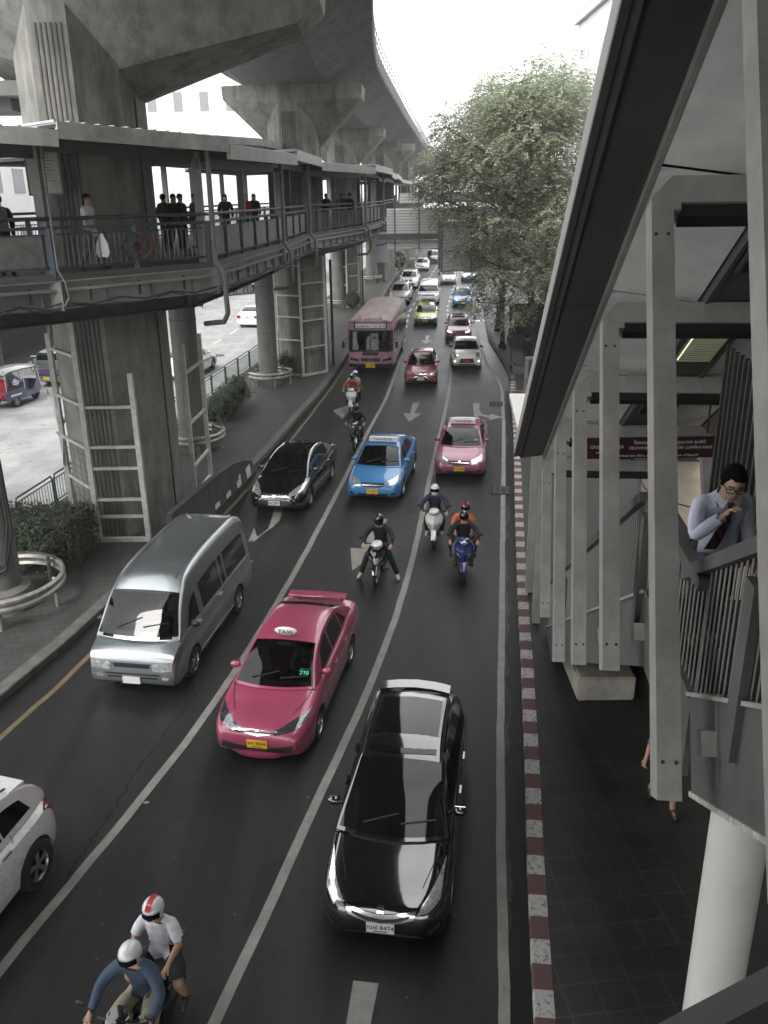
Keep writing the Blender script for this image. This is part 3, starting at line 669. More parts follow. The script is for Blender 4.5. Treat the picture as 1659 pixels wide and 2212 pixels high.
# pink taxi with meter board
P = T_sedan(4.54, 1.76, 1.47, see=True, front=front_old(), plate=('ทม 9989', M_PLATEY, .42, 0))
t = place('pink2', 'taxi', 'dusky pink taxi with TAXI-METER roof board, in the right lane behind the scooters', 'taxi', (2.58, 28.0), -8, P, PINK2)
roof_sign(t, -.12, 1.48, 'TAXI-METER', .9, .15)
lb = MB(); lb.box((.52, -.93, 1.10), (.22, .03, .12)); lo = link('hire_sign', lb.mesh('hire_sign', M_TRIM), t)
text_obj('hire_sign_lettering', 'ว่าง', .12, mat('orange_led', (.3, .1, 0), .4, emit=(1, .45, .1), estr=2.5), lo, Matrix.Translation((.52, -.955, 1.10)) @ Matrix.Rotation(R(72), 4, 'X'), .002)
# red hatchback
P = T_hatch(4.1, 1.70, 1.48, see=True, front=[('headlight', M_LAMP, [(.5, .62), (.8, .72)], [(.46, .72), (.8, .84)], True), ('grille_bar', M_CHROME, [(0, .60), (.3, .50), (.5, .34)], [(0, .63), (.31, .53), (.53, .34)], True, .012),
    ('grille', M_TRIM, [(-.46, .30), (.46, .30)], [(-.22, .5), (.22, .5)]), ('upper_grille', M_CHROME, [(-.3, .66), (0, .62), (.3, .66)], [(-.3, .68), (0, .65), (.3, .68)], False, .012), ('emblem', M_CHROME, [(-.045, .63), (.045, .63)], [(-.045, .69), (.045, .69)], False, .02), ('fog_light', M_LAMP, [(.66, .38), (.72, .38)], [(.66, .45), (.72, .45)], True)], plate=('ฆพ 7500', M_PLATE, .43, 0))
place('yaris', 'hatchback', 'dark red hatchback with an X-shaped front, in front of the pink bus', 'car', (1.95, 43.3), -4.5, P, REDP)
# white three-door with round lamps
P = T_hatch(3.85, 1.73, 1.41, see=True, shoulder=.88, crown=.07,
    prof=[(0, .5), (.02, .66), (.06, .8), (.16, .9), (.5, .96), (1.05, 1.02), (2, 1.0), (3.0, 1.02), (3.6, 1.02), (3.78, .92), (3.82, .7), (3.85, .55)],
    front=[('headlight_ring', M_CHROME, [(.50, .69), (.72, .69)], [(.50, .90), (.72, .90)], True, .01), ('headlight', M_LAMP, [(.52, .71), (.70, .71)], [(.52, .88), (.70, .88)], True, .02),
           ('grille', M_TRIM, [(-.42, .38), (.42, .38)], [(-.34, .62), (.34, .62)]), ('grille_bar', M_CHROME, [(-.36, .62), (.36, .62)], [(-.34, .65), (.34, .65)], False, .012), ('lower_intake', M_TRIM, [(-.55, .26), (.55, .26)], [(-.5, .31), (.5, .31)]),
           ('fog_light', mat('lit_lamp', (1, .95, .8), .3, emit=(1, .9, .7), estr=3.0), [(.62, .44), (.70, .44)], [(.62, .52), (.70, .52)], True)],
    plate=('กท 3', M_PLATER, .48, 0), mirmat=M_TRIM, wt=.74)
place('mini', 'small_car', 'small cream white car with round headlamps and lit fog lamps', 'car', (4.72, 47.8), -3, P, CREAM)
# pink taxi behind it
P = T_sedan(4.6, 1.76, 1.47, see=False, front=front_old(), plate=('ทร 52', M_PLATEY, .42, 0))
P['front'] = [f_ for f_ in P['front'] if f_[0] != 'headlight']+[('headlight', _mats['lit_lamp'], [(.46, .6), (.72, .66)], [(.46, .66), (.72, .74)], True)]
t = place('pink3', 'taxi', 'pink taxi with headlamps lit, behind the small white car', 'taxi', (5.09, 57.4), -4, P, PINK2); roof_sign(t, -.12, 1.48, 'TAXI-METER', .9, .14)
P = T_sedan(4.6, 1.76, 1.47, front=front_old(), plate=('ทย 41', M_PLATEY, .46, 0))
t = place('yellow', 'taxi', 'two-tone taxi, yellow above and dark green below', 'taxi', (3.24, 64.5), -4.5, P, YELP)
roof_sign(t, -.12, 1.48, 'TAXI', .6, .12, YELP, M_INK)
def lower_tone(t, m, zsplit, margin=0):
    """second paint colour on the lower half of the body"""
    b = [c for c in t.children if c.name.startswith('body')][0]; b.data.materials.append(m)
    for p in b.data.polygons:
        if p.center.z < zsplit: p.material_index = 1
lower_tone(t, GREENP, .66)
# farther vehicles: nose centre surveyed from the road plane
def far(key, name, label, cat, px, py, hd, P, body, z=.15, **k):
    g = G(px, py, z); return place(key, name, label, cat, (g.x, g.y), hd, P, body, **k)
fr = front_old()
far('vw', 'van', 'white and silver van with wide grille behind the yellow and green taxi', 'van', 925, 656, -5, T_van(4.9, 1.9, 1.95, front=[('headlight', M_LAMP, [(.6, .82), (.88, .82)], [(.6, .98), (.88, .98)], True), ('grille', M_TRIM, [(-.56, .84), (.56, .84)], [(-.56, .94), (.56, .94)]), ('bumper', SILVER, [(-.85, .36), (.85, .36)], [(-.88, .6), (.88, .6)], False, .02), ('lower_intake', M_TRIM, [(-.5, .3), (.5, .3)], [(-.5, .38), (.5, .38)], False, .03)]), WHITEP)
far('pick', 'pickup_truck', 'pale beige pickup truck half hidden behind the pink bus', 'pickup', 862, 655, -6, T_suv(5.0, 1.8, 1.72, front=fr), BEIGEP)
t = far('bmw', 'suv', 'white sport utility car with twin grilles, behind the beige pickup', 'car', 882, 622, -6, T_suv(front=[('headlight', M_LAMP, [(.5, .86), (.82, .9)], [(.5, 1.0), (.82, 1.04)], True), ('grille', M_TRIM, [(.05, .8), (.36, .8)], [(.05, .98), (.36, .98)], True), ('lower_intake', M_TRIM, [(-.8, .42), (.8, .42)], [(-.6, .62), (.6, .62)]), ('skid_plate', SILVER, [(-.4, .32), (.4, .32)], [(-.4, .44), (.4, .44)], False, .02)], plate=('', M_PLATE, .6, 0)), WHITEP)
far('wsed', 'saloon_car', 'white saloon at the head of the far left lane', 'car', 911, 583, -5, T_sedan(4.8, 1.82, 1.47, front=fr, plate=('', M_PLATE, .42, 0)), WHITEP)
far('dsuv', 'suv', 'dark sport utility car far down the left lane', 'car', 934, 567, -5, T_suv(4.6, 1.82, 1.7, front=fr), BLACKP)
far('rvan', 'minibus', 'far white minibus with a red roof edge', 'van', 949, 556, -5, T_van(4.9, 1.8, 2.1, front=[('roof_band', paint('signal_red', (.5, .04, .04)), [(-.7, 1.75), (.7, 1.75)], [(-.7, 1.95), (.7, 1.95)])]), WHITEP)
far('what', 'hatchback', 'white hatchback with dark windows behind the white and silver van', 'car', 968, 612, -5, T_hatch(4.1, 1.7, 1.5, front=fr), paint('pearl', (.5, .5, .5)))
far('wsed2', 'saloon_car', 'white saloon partly hidden under the pale corrugated hoarding', 'car', 962, 590, -5, T_sedan(front=fr), WHITEP)
t = far('bt1', 'taxi', 'blue taxi partly hidden by the leaves of the street tree', 'taxi', 1000, 661, -4, T_sedan(front=fr, plate=('', M_PLATEY, .42, 0)), BLUEP); roof_sign(t, -.12, 1.48, 'TAXI', .8, .14)
t = far('bt2', 'taxi', 'far taxi with white upper body and blue lower body', 'taxi', 1014, 607, -4, T_sedan(front=fr), WHITEP); lower_tone(t, BLUEP, .7); roof_sign(t, -.12, 1.48, 'TAXI', .8, .14)
# white sport utility car leaving the frame at lower left: place it by its right rear wheel
P = T_suv(4.3, 1.86, 1.62, prof=[(0, .56), (.02, .72), (.07, .86), (.2, .96), (.6, 1.02), (1.2, 1.08), (2.2, 1.10), (3.2, 1.14), (3.95, 1.15), (4.2, 1.05), (4.27, .8), (4.3, .55)],
    roof=[(1.1, 1.05), (1.35, 1.2), (1.75, 1.42), (2.1, 1.55), (2.6, 1.62), (3.2, 1.60), (3.7, 1.50), (3.98, 1.33), (4.15, 1.12)], ws=(1.15, 2.0), rs=(3.78, 4.1), wf=.85, wr=3.5, rw=.36, shoulder=.86, crown=.1, wt=.70,
    side=[(1.8, 2.4, .22, 0), (2.44, 3.05, 0, 0), (3.09, 3.72, 0, -.12)], handlemat=M_CHROME, doors=(1.5, 2.42, 3.2), handles=(2.25, 2.98), round=(.6, .75), nar=(.6, .70), rail=.16,
    rear=[('tail_light', M_RED, [(.40, .96), (.62, .90), (.84, .78)], [(.40, 1.12), (.62, 1.08), (.86, .98)], True, .012)], top=[('roof_rail', M_TRIM, [(.52, 1.9), (.52, 3.6)], [(.56, 1.9), (.56, 3.6)], True, .01)])
g = G(92, 1912, 0); h = R(-11.5); dv = Vector((math.sin(h), -math.cos(h))); rt = Vector((math.cos(h), math.sin(h)))
c_ = Vector((g.x, g.y))-rt*(1.86/2-.0)  # centre of the rear axle
nose = c_+dv*3.5
t = place('wsuv', 'suv', 'white sport utility car leaving the frame at lower left, red tail lamp', 'car', (nose.x, nose.y), -11.5, P, paint('pearl_white', (.72, .72, .71), .1, .3))
sp = MB(); sp.loft([[(x, y+.05*(1-(x/.66)**2), z) for y, z in [(1.36, 1.46), (1.36, 1.545), (1.70, 1.50), (1.72, 1.45)]] for x in (-.66, -.6, -.3, 0, .3, .6, .66)]); link('rear_spoiler', sp.mesh('rear_spoiler', WHITEP, 40), t)
# silver saloon on the far carriageway, seen from behind
P = T_sedan(4.8, 1.82, 1.47, rear=[('tail_light', M_RED, [(.52, .72), (.80, .72)], [(.50, .92), (.84, .95)], True, .012), ('boot_seam', M_SEAM, [(-.5, .62), (.5, .62)], [(-.5, .63), (.5, .63)])], platerear=('กท 973', M_PLATE, .80, 0))
g = G(535, 703, .2)
hd = 180-9; h = R(hd); dv = Vector((math.sin(h), -math.cos(h))); nose = Vector((g.x, g.y))+dv*4.8
place('ssed', 'saloon_car', 'silver white saloon driving away on the far carriageway beyond the green fence', 'car', (nose.x, nose.y), hd, P, WHITEP)
g = G(428, 815, .2); nose = Vector((g.x, g.y))+dv*4.5
place('hid', 'saloon_car', 'white car hidden behind the round concrete column, far carriageway', 'car', (nose.x-1.2, nose.y), hd, T_sedan(4.6, 1.78, 1.47), WHITEP)

# ------------------------------------------------------------------ the bus
def bus():
    Lb, Wb, Hb = 10.6, 2.45, 2.95
    h = R(-5.6); d = Vector((math.sin(h), -math.cos(h))); c = Vector((-.62, 46.9))-d*Lb/2
    t = thing('bus', 'old pink city bus with a Thai destination board, left lane', 'bus', (c.x, c.y, 0), h)
    bp = mat('bus_pink', (.42, .20, .27), .45, var=.2, vscale=1.5, coat=.3); rp = mat('bus_roof', (.56, .46, .45), .6, var=.25, vscale=1.0, stretch=(3, .3, 1))
    y0, y1 = -Lb/2, Lb/2; x_ = Wb/2
    mb = MB(); rings = []
    for z, k, yf in [(.35, .96, .10), (.45, 1, .03), (.9, 1, 0), (1.25, 1, .02), (2.35, .99, .20), (2.75, .97, .24), (2.86, .94, .30)]:
        fr_ = []
        for j in range(9):
            u_ = j/4-1; fr_.append((u_*x_*k, y0+yf+.18*abs(u_)**4, z))
        rings.append(fr_+[(x_*k, y1-.1, z), (x_*k*.9, y1, z), (-x_*k*.9, y1, z), (-x_*k, y1-.1, z)])
    mb.loft(rings); body = link('body', mb.mesh('body', bp, 30), t); bv = bvh_of(mb)
    rf = MB(); rr = []
    for k in range(9):
        a = k/8; u_ = a*2-1; rr.append((u_*x_*.95, 2.84+.20*(1-abs(u_)**2.6)))
    rf.loft([[(x, y, z-dz) for x, z in rr]+[(x_*.95, y, 2.82), (-x_*.95, y, 2.82)] for y, dz in ((y0+.28, .06), (y0+.5, 0), (y1-.3, 0), (y1-.05, .06))]); link('roof', rf.mesh('roof', rp, 40), t)
    def fp(nm, m, lo, hi, off=.01):
        l_ = dens([(x, -9, z) for x, z in lo], 5); h_ = dens([(x, -9, z) for x, z in hi], 5); return link(nm, patch(bv, grid2(l_, h_, 4), (0, 1, 0), off).mesh(nm, m, True), t)
    fp('windscreen', seeglass(), [(-1.1, 1.32), (-.03, 1.27)], [(-1.08, 2.3), (-.03, 2.3)], .012); fp('windscreen', seeglass(), [(.03, 1.27), (1.1, 1.32)], [(.03, 2.3), (1.08, 2.3)], .012)
    fp('windscreen_surround', M_TRIM, [(-1.15, 1.24), (1.15, 1.24)], [(-1.13, 2.34), (1.13, 2.34)], .004)
    fp('windscreen_divider', M_TRIM, [(-.03, 1.25), (.03, 1.25)], [(-.03, 2.34), (.03, 2.34)], .03)
    fp('bumper', M_TRIM, [(-1.2, .36), (1.2, .36)], [(-1.2, .58), (1.2, .58)], .05)
    fp('grille', M_TRIM, [(-.5, .70), (.5, .70)], [(-.55, .88), (.55, .88)]); fp('upper_grille', M_TRIM, [(-.42, 1.02), (.42, 1.02)], [(-.46, 1.2), (.46, 1.2)])
    fp('emblem_ring', M_CHROME, [(-.12, .72), (.12, .72)], [(-.12, .86), (.12, .86)], .02)
    for s_ in (-1, 1):
        fp('headlight', M_LAMPD, [(s_*.62, .68), (s_*1.1, .76)], [(s_*.66, .84), (s_*1.14, .90)], .014)
    db = fp('destination_board', M_WHITE, [(-.82, 2.46), (.82, 2.46)], [(-.82, 2.70), (.82, 2.70)], .03)
    fp('board_frame', M_TRIM, [(-.9, 2.41), (.9, 2.41)], [(-.9, 2.75), (.9, 2.75)], .016)
    text_obj('board_lettering', 'สวนสยาม 115 สาทร', .23, mat('board_blue', (.02, .03, .10), .6), db, Matrix.Translation((0, y0+.17, 2.57)) @ Matrix.Rotation(R(90), 4, 'X'), .004)
    plate(t, (0, y0-.09, .50), '11-2598', M_PLATEY, w_=.5, h_=.24)
    for s_ in (-1, 1):      # openable side windows, door
        for k in range(9):
            ya_ = y0+.9+k*1.05
            l_ = [(s_*4, ya_, 1.35), (s_*4, ya_+.45, 1.35), (s_*4, ya_+.92, 1.35)]; h_ = [(a, b, 2.3) for a, b, _ in l_]
            w_ = link('side_window', patch(bv, grid2(l_, h_, 2), (-s_, 0, 0), .01).mesh('side_window', M_GLASS, True), t)
            f_ = MB(); f_.box((s_*(x_+.012), ya_+.46, 1.84), (.02, .03, .95)); link('window_frame', f_.mesh('window_frame', M_CHROME), w_)
        for yc in (y0+2.3, y1-2.9): wheel(t, s_*(x_-.16), yc, .48, .28, s_, 6)
        m_ = MB(); m_.box((s_*(x_+.22), y0-.12, 1.62), (.14, .08, .34)); m_.tube([(s_*(x_-.05), y0+.05, 1.95), (s_*(x_+.22), y0-.1, 1.9), (s_*(x_+.22), y0-.1, 1.75)], .014, 6); link('wing_mirror', m_.mesh('wing_mirror', M_TRIM, 30), t)
        cl = MB()
        cl.sphere((s_*.55, y0+.32, 2.98), .06, 8, 6); link('marker_lamp', cl.mesh('marker_lamp', M_AMBER), t)
    sd_ = MB(); sd_.box((x_+.004, .4, .95), (.012, 8.5, .22)); link('side_band', sd_.mesh('side_band', mat('bus_cream', (.5, .42, .42), .5)), t)
    bk = MB(); bk.box((0, .3, 1.0), (2.2, 9.6, 1.2)); link('underbody', bk.mesh('underbody', M_WELL), t) if False else None
    for sx in (-.6, .35):
        wp = MB(); wp.beam((sx, y0-.03, 1.25), (sx+.32, y0+.0, 1.78), .02, .02); link('wiper', wp.mesh('wiper', M_TRIM), t)
    # cut the painted shell behind the windscreen so the dark saloon shows
    me = body.data; bm = bmesh.new(); bm.from_mesh(me)
    dl = [f_ for f_ in bm.faces if f_.calc_center_median().y < y0+.3 and 1.3 < f_.calc_center_median().z < 2.3 and abs(f_.calc_center_median().x) < 1.2]
    bmesh.ops.delete(bm, geom=dl, context='FACES'); bm.to_mesh(me); bm.free()
    sr = [c for c in t.children if c.name.startswith('windscreen_surround')][0]; bpy.data.objects.remove(sr)
    fr2 = MB()
    for z in (1.27, 2.32): fr2.beam((-1.12, y0+.02+(.0 if z < 2 else .18), z), (1.12, y0+.02+(.0 if z < 2 else .18), z), .06, .08)
    for s_ in (-1, 1): fr2.beam((s_*1.15, y0+.18, 1.27), (s_*1.12, y0+.36, 2.32), .08, .08)
    link('windscreen_surround', fr2.mesh('windscreen_surround', M_TRIM), t)
    ins = MB(); ins.box((0, y0+1.5, 1.2), (2.3, 2.4, .06)); ins.box((0, y0+3.2, 1.8), (2.3, .05, 1.1)); link('saloon_floor', ins.mesh('saloon_floor', M_SEAT), t)
    ds = MB(); ds.box((0, y0+.42, 1.28), (2.1, .5, .16)); link('dashboard', ds.mesh('dashboard', bp), t)
    s2 = MB(); s2.box((.6, y0+1.1, 1.5), (.55, .5, .15)); s2.box((.6, y0+1.4, 1.9), (.55, .12, .8)); link('seat', s2.mesh('seat', M_SEAT), t)
    return t
VEH['bus'] = bus()

# ------------------------------------------------------------------ people (one skinned body each, clothing as children) and scooters
def cloth(n, c, r=.85): return mat('cloth_'+n, c, r, var=.22, vscale=9, bump=1.0, bscale=11)
C_BLACK = cloth('black', (.012, .012, .013)); C_NAVY = cloth('navy', (.02, .025, .045)); C_WHITE = cloth('white', (.62, .62, .66)); C_DENIM = cloth('denim', (.045, .07, .11))
C_KHAKI = cloth('khaki', (.30, .28, .20)); C_GREY = cloth('grey', (.12, .12, .13)); C_ORANGE = cloth('orange', (.55, .13, .06)); C_PALE = cloth('pale_blue', (.33, .40, .55)); C_RED = cloth('red', (.28, .03, .03)); C_SHOE = mat('shoe_leather', (.03, .025, .02), .5); C_SHOEL = mat('pale_shoe', (.45, .40, .33), .6)
def skin_mesh(name, nodes, edges, root, m, sub=1):
    """nodes: {k:(co, radius or (rx,ry))}; grow one continuous surface over the skeleton"""
    ks = list(nodes); idx = {k: i for i, k in enumerate(ks)}
    me = bpy.data.meshes.new(name); me.from_pydata([tuple(nodes[k][0]) for k in ks], [(idx[a], idx[b]) for a, b in edges], [])
    ob = bpy.data.objects.new(name, me); col.objects.link(ob)
    md = ob.modifiers.new('skin', 'SKIN'); md.use_smooth_shade = True; md.branch_smoothing = .6
    for i, k in enumerate(ks):
        r_ = nodes[k][1]; sv = me.skin_vertices[0].data[i]; sv.radius = (r_, r_) if not isinstance(r_, tuple) else r_; sv.use_root = (k == root)
    sb = ob.modifiers.new('sub', 'SUBSURF'); sb.levels = sub; sb.render_levels = sub
    dg = bpy.context.evaluated_depsgraph_get(); out = bpy.data.meshes.new_from_object(ob.evaluated_get(dg))
    bpy.data.objects.remove(ob); bpy.data.meshes.remove(me); out.name = name
    out.materials.clear(); out.materials.append(m)
    out.polygons.foreach_set('use_smooth', [True]*len(out.polygons))
    return out
def shift(P, d): return {k: (v[0]+d[0], v[1]+d[1], v[2]+d[2]) for k, v in P.items()}
STAND = dict(pel=(0, 0, .92), wai=(0, 0, 1.08), che=(0, -.01, 1.30), nec=(0, 0, 1.47), hd=(0, -.02, 1.58), ht=(0, -.015, 1.67),
    shL=(.17, 0, 1.40), elL=(.23, .03, 1.13), haL=(.22, -.08, .88), shR=(-.17, 0, 1.40), elR=(-.23, .03, 1.13), haR=(-.22, -.08, .88),
    hiL=(.09, 0, .88), knL=(.10, -.02, .50), anL=(.10, .03, .09), toL=(.11, -.13, .03), hiR=(-.09, 0, .88), knR=(-.10, -.02, .50), anR=(-.10, .03, .09), toR=(-.11, -.13, .03))
def pose(base=None, **k):
    p = dict(base or STAND); p.update(k); return p
WALK = pose(knL=(.09, -.18, .52), anL=(.09, -.20, .10), toL=(.09, -.36, .07), knR=(-.09, .05, .49), anR=(-.09, .30, .14), toR=(-.09, .22, .03), elL=(.24, .12, 1.14), haL=(.24, .08, .88), elR=(-.24, -.08, 1.14), haR=(-.22, -.22, .95))
RIDE = dict(pel=(0, .22, .84), wai=(0, .18, 1.0), che=(0, .08, 1.24), nec=(0, .03, 1.41), hd=(0, -.02, 1.52), ht=(0, -.02, 1.61),
    shL=(.19, .06, 1.34), elL=(.36, -.10, 1.14), haL=(.34, -.36, 1.03), shR=(-.19, .06, 1.34), elR=(-.36, -.10, 1.14), haR=(-.34, -.36, 1.03),
    hiL=(.10, .18, .80), knL=(.23, -.24, .74), anL=(.20, -.10, .36), toL=(.22, -.27, .31), hiR=(-.10, .18, .80), knR=(-.23, -.24, .74), anR=(-.20, -.10, .36), toR=(-.22, -.27, .31))
PILL = dict(pel=(0, .60, .92), wai=(0, .58, 1.07), che=(0, .50, 1.30), nec=(0, .46, 1.47), hd=(0, .42, 1.58), ht=(0, .42, 1.67),
    shL=(.17, .49, 1.40), elL=(.28, .42, 1.18), haL=(.20, .24, 1.02), shR=(-.17, .49, 1.40), elR=(-.28, .42, 1.18), haR=(-.20, .24, 1.02),
    hiL=(.12, .56, .88), knL=(.32, .22, .78), anL=(.29, .40, .42), toL=(.31, .25, .36), hiR=(-.12, .56, .88), knR=(-.32, .22, .78), anR=(-.29, .40, .42), toR=(-.31, .25, .36))
def hand_nodes(N, E, side, wr, el):
    """palm and five bent fingers of unequal length"""
    w_ = Vector(wr); d = (w_-Vector(el)).normalized(); up = Vector((0, 0, 1)); lat = d.cross(up)
    if lat.length < .2: lat = Vector((0, -1, 0)) if side == 'L' else Vector((0, -1, 0))
    lat.normalize(); dn = d.cross(lat).normalized()
    if dn.z > 0: dn = -dn
    k = 'p'+side; N[k] = (w_+d*.055, (.036, .018)); E.append(('ha'+side, k))
    for i, (o, ln) in enumerate([(-.032, .062), (-.011, .075), (.011, .07), (.032, .055)]):
        a, b = 'f%s%d' % (side, i), 'g%s%d' % (side, i)
        N[a] = (w_+d*(.085+ln*.45)+lat*o*1.15+dn*.008, .0095); N[b] = (w_+d*(.085+ln*.7)+lat*o*1.2+dn*(.02+ln*.4), .008); E.append((k, a)); E.append((a, b))
    s_ = 1 if side == 'R' else -1
    N['t'+side] = (w_+d*.05+lat*s_*.042+dn*.01, .011); N['u'+side] = (w_+d*.085+lat*s_*.058+dn*.022, .009); E.append(('ha'+side, 't'+side)); E.append(('t'+side, 'u'+side))
_fig = {}
def figure(P, parent, top=None, legs=None, shoes=None, hair=None, helmet=None, female=False, short_sl=False, shorts=False, key=None, fingers=True, skirt=None, skin=None, slim=1.0):
    """adds body, shirt, trousers, shoes, hair / helmet under parent"""
    sk = skin or M_SKIN
    arm = .048; N = dict(pel=(P['pel'], (.15, .115)), wai=(P['wai'], (.135, .105)), che=(P['che'], (.17, .12)), nec=(P['nec'], .058), hd=(P['hd'], (.078, .092)), ht=(P['ht'], (.070, .082)))
    E = [('pel', 'wai'), ('wai', 'che'), ('che', 'nec'), ('nec', 'hd'), ('hd', 'ht')]
    for s_ in 'LR':
        N['sh'+s_] = (P['sh'+s_], .075); N['el'+s_] = (P['el'+s_], arm); N['ha'+s_] = (P['ha'+s_], (.034, .027))
        N['hi'+s_] = (P['hi'+s_], .105); N['kn'+s_] = (P['kn'+s_], .068); N['an'+s_] = (P['an'+s_], .046); N['to'+s_] = (P['to'+s_], (.042, .025))
        E += [('che', 'sh'+s_), ('sh'+s_, 'el'+s_), ('el'+s_, 'ha'+s_), ('pel', 'hi'+s_), ('hi'+s_, 'kn'+s_), ('kn'+s_, 'an'+s_), ('an'+s_, 'to'+s_)]
        if slim != 1:
            for q_ in ('sh', 'el'): N[q_+s_] = (N[q_+s_][0], N[q_+s_][1]*slim)
        if fingers: hand_nodes(N, E, s_, P['ha'+s_], P['el'+s_])
    bm_ = skin_mesh('body', N, E, 'pel', sk); link('body', bm_, parent)
    V = {k: Vector(N[k][0]) for k in N}
    up_ = [('pel', 'wai'), ('wai', 'che'), ('che', 'nec'), ('che', 'shL'), ('che', 'shR')]
    bones = [(V[a_], V[b_], a_, b_, (max(N[a_][1]) if isinstance(N[a_][1], tuple) else N[a_][1])*.5+(max(N[b_][1]) if isinstance(N[b_][1], tuple) else N[b_][1])*.5) for a_, b_ in E]
    lab = []
    for v in bm_.vertices:
        best = None
        for A, B, a_, b_, rr in bones:
            d = B-A; t_ = max(0, min(1, (v.co-A).dot(d)/max(1e-9, d.length_squared))); q_ = ((v.co-A-d*t_).length)/rr
            if best is None or q_ < best[0]: best = (q_, a_, b_, t_)
        lab.append(best[1:])
    nrm = [v.normal.copy() for v in bm_.vertices]
    def garment(nm, m, test, off):
        keep = [test(*l) for l in lab]; mb = MB(); ix = {}
        for p in bm_.polygons:
            if sum(keep[i] for i in p.vertices)*2 >= len(p.vertices):
                for i in p.vertices:
                    if i not in ix:
                        ix[i] = len(mb.v); o_ = off(*lab[i]); mb.v.append(tuple(bm_.vertices[i].co+nrm[i]*o_))
                mb.f.append(tuple(ix[i] for i in p.vertices))
        if mb.f: link(nm, mb.mesh(nm, m, True, normals=False), parent)
    if legs:
        lim = .80 if shorts else .97
        def tl(a_, b_, t_):
            if b_[:2] == 'hi' or (a_ == 'pel' and b_ == 'wai'): return True
            if a_[:2] == 'hi': return t_ < lim if shorts else True
            return (not shorts) and a_[:2] == 'kn' and t_ < .93
        garment('shorts' if shorts else 'trousers', legs, tl, lambda a_, b_, t_: .030 if shorts and a_[:2] == 'hi' else (.014 if b_ == 'wai' or b_[:2] == 'hi' else .018))
    if top:
        def tt(a_, b_, t_):
            if b_[:2] == 'hi': return t_ < .9
            if (a_, b_) in (('pel', 'wai'), ('wai', 'che'), ('che', 'shL'), ('che', 'shR')): return True
            if (a_, b_) == ('che', 'nec'): return t_ < .75
            if a_[:2] == 'sh': return t_ < .72 if short_sl else True
            return (not short_sl) and a_[:2] == 'el' and t_ < .92
        garment('shirt' if short_sl else 'jacket', top, tt, lambda a_, b_, t_: .030 if b_ in ('wai',) or b_[:2] == 'hi' else (.024 if b_ == 'che' or b_ == 'nec' else .018))
    if shoes:
        for s_ in 'LR':
            a = Vector(P['an'+s_]); b = Vector(P['to'+s_]); m_ = MB(); d = (b-a).normalized()
            m_.tube([a-Vector((0, 0, .0))-d*.02, a.lerp(b, .5)-Vector((0, 0, .012)), b+d*.03], [.052, .05, .034], 8); link('shoe', m_.mesh('shoe', shoes, True), parent)
    h = Vector(P['hd']).lerp(Vector(P['ht']), .35)
    ax = (Vector(P['ht'])-Vector(P['hd'])).normalized()
    # face: nose, eyes, mouth, ears
    q = ax.rotation_difference(Vector((0, 0, 1))).inverted(); T = lambda v: h+q @ Vector(v)
    fm = MB(); fm.add([T((0, -.115, -.02)), T((.016, -.088, -.028)), T((-.016, -.088, -.028)), T((0, -.088, .02))], [(0, 1, 3), (0, 3, 2), (0, 2, 1), (1, 2, 3)])
    for s_ in (-1, 1): fm.sphere(T((s_*.082, .0, -.01)), .022, 8, 6, (.5, 1, 1.4))
    if not (helmet and helmet[0] == 'full'):
        link('face', fm.mesh('face', sk, True), parent)
        ey = MB()
        for s_ in (-1, 1): ey.sphere(T((s_*.032, -.082, .012)), .011, 8, 5)
        ey.box(T((0, -.09, -.055)), (.04, .008, .008)); link('eyes_and_mouth', ey.mesh('eyes_and_mouth', M_HAIR), parent)
    if hair:
        hm = MB(); c = T((0, .012, .025)); hm.sphere(c, .1, 14, 10, (.93, 1.08, 1.0)); hm.v = [v if not (v[1] < h.y-.035 and v[2] < h.z+.045) else (v[0]*1.0+(c[0]-v[0])*.25, h.y-.03+(v[1]-h.y)*.12, v[2]) for v in hm.v]
        if female: hm.sphere(T((0, .06, -.08)), .1, 12, 8, (.9, .55, 1.5))
        link('hair', hm.mesh('hair', hair, True), parent)
    if helmet:
        kind, m1, m2 = helmet; hm = MB(); c = T((0, .01, .025)); hm.sphere(c, .135, 18, 12, (.92, 1.08, .98))
        if kind == 'full': hm.sphere(T((0, -.03, -.06)), .115, 14, 8, (.92, 1.0, .8))
        o = link('helmet', hm.mesh('helmet', m1, True), parent)
        vm = MB()
        for i in range(7):
            for j in (0, 1):
                a = R(-62+i*124/6); z = .052 if j else (-.045 if kind == 'full' else -.02); rr = .142
                vm.v.append(tuple(T((math.sin(a)*rr*.93, .01-math.cos(a)*rr*1.08, z))))
        vm.f = [(2*i, 2*i+2, 2*i+3, 2*i+1) for i in range(6)]; link('visor', vm.mesh('visor', M_GLASS, True), o)
        if m2:
            sm = MB()
            for i in range(11):
                a = R(-75+i*16.5)
                for sx in (-1, 1): sm.v.append(tuple(T((sx*.034, .01-math.cos(a)*.141*1.08*(1), .025+math.sin(a)*.141*.98 if False else .025+math.sin(a+0)*.138))))
            sm = MB(); nn = 12
            for i in range(nn):
                a = R(25+i*(140/(nn-1)))
                for sx in (-1, 1): sm.v.append(tuple(T((sx*.034, .01-math.cos(a)*.139*1.08, .025+math.sin(a)*.139*.98))))
            sm.f = [(2*i, 2*i+1, 2*i+3, 2*i+2) for i in range(nn-1)]; link('helmet_stripe', sm.mesh('helmet_stripe', m2, True), o)
def person(label, loc, rz, P=STAND, name='person', group=None, **k):
    t = thing(name, label, 'person', loc, rz, group)
    figure(P, t, **k)
    return t

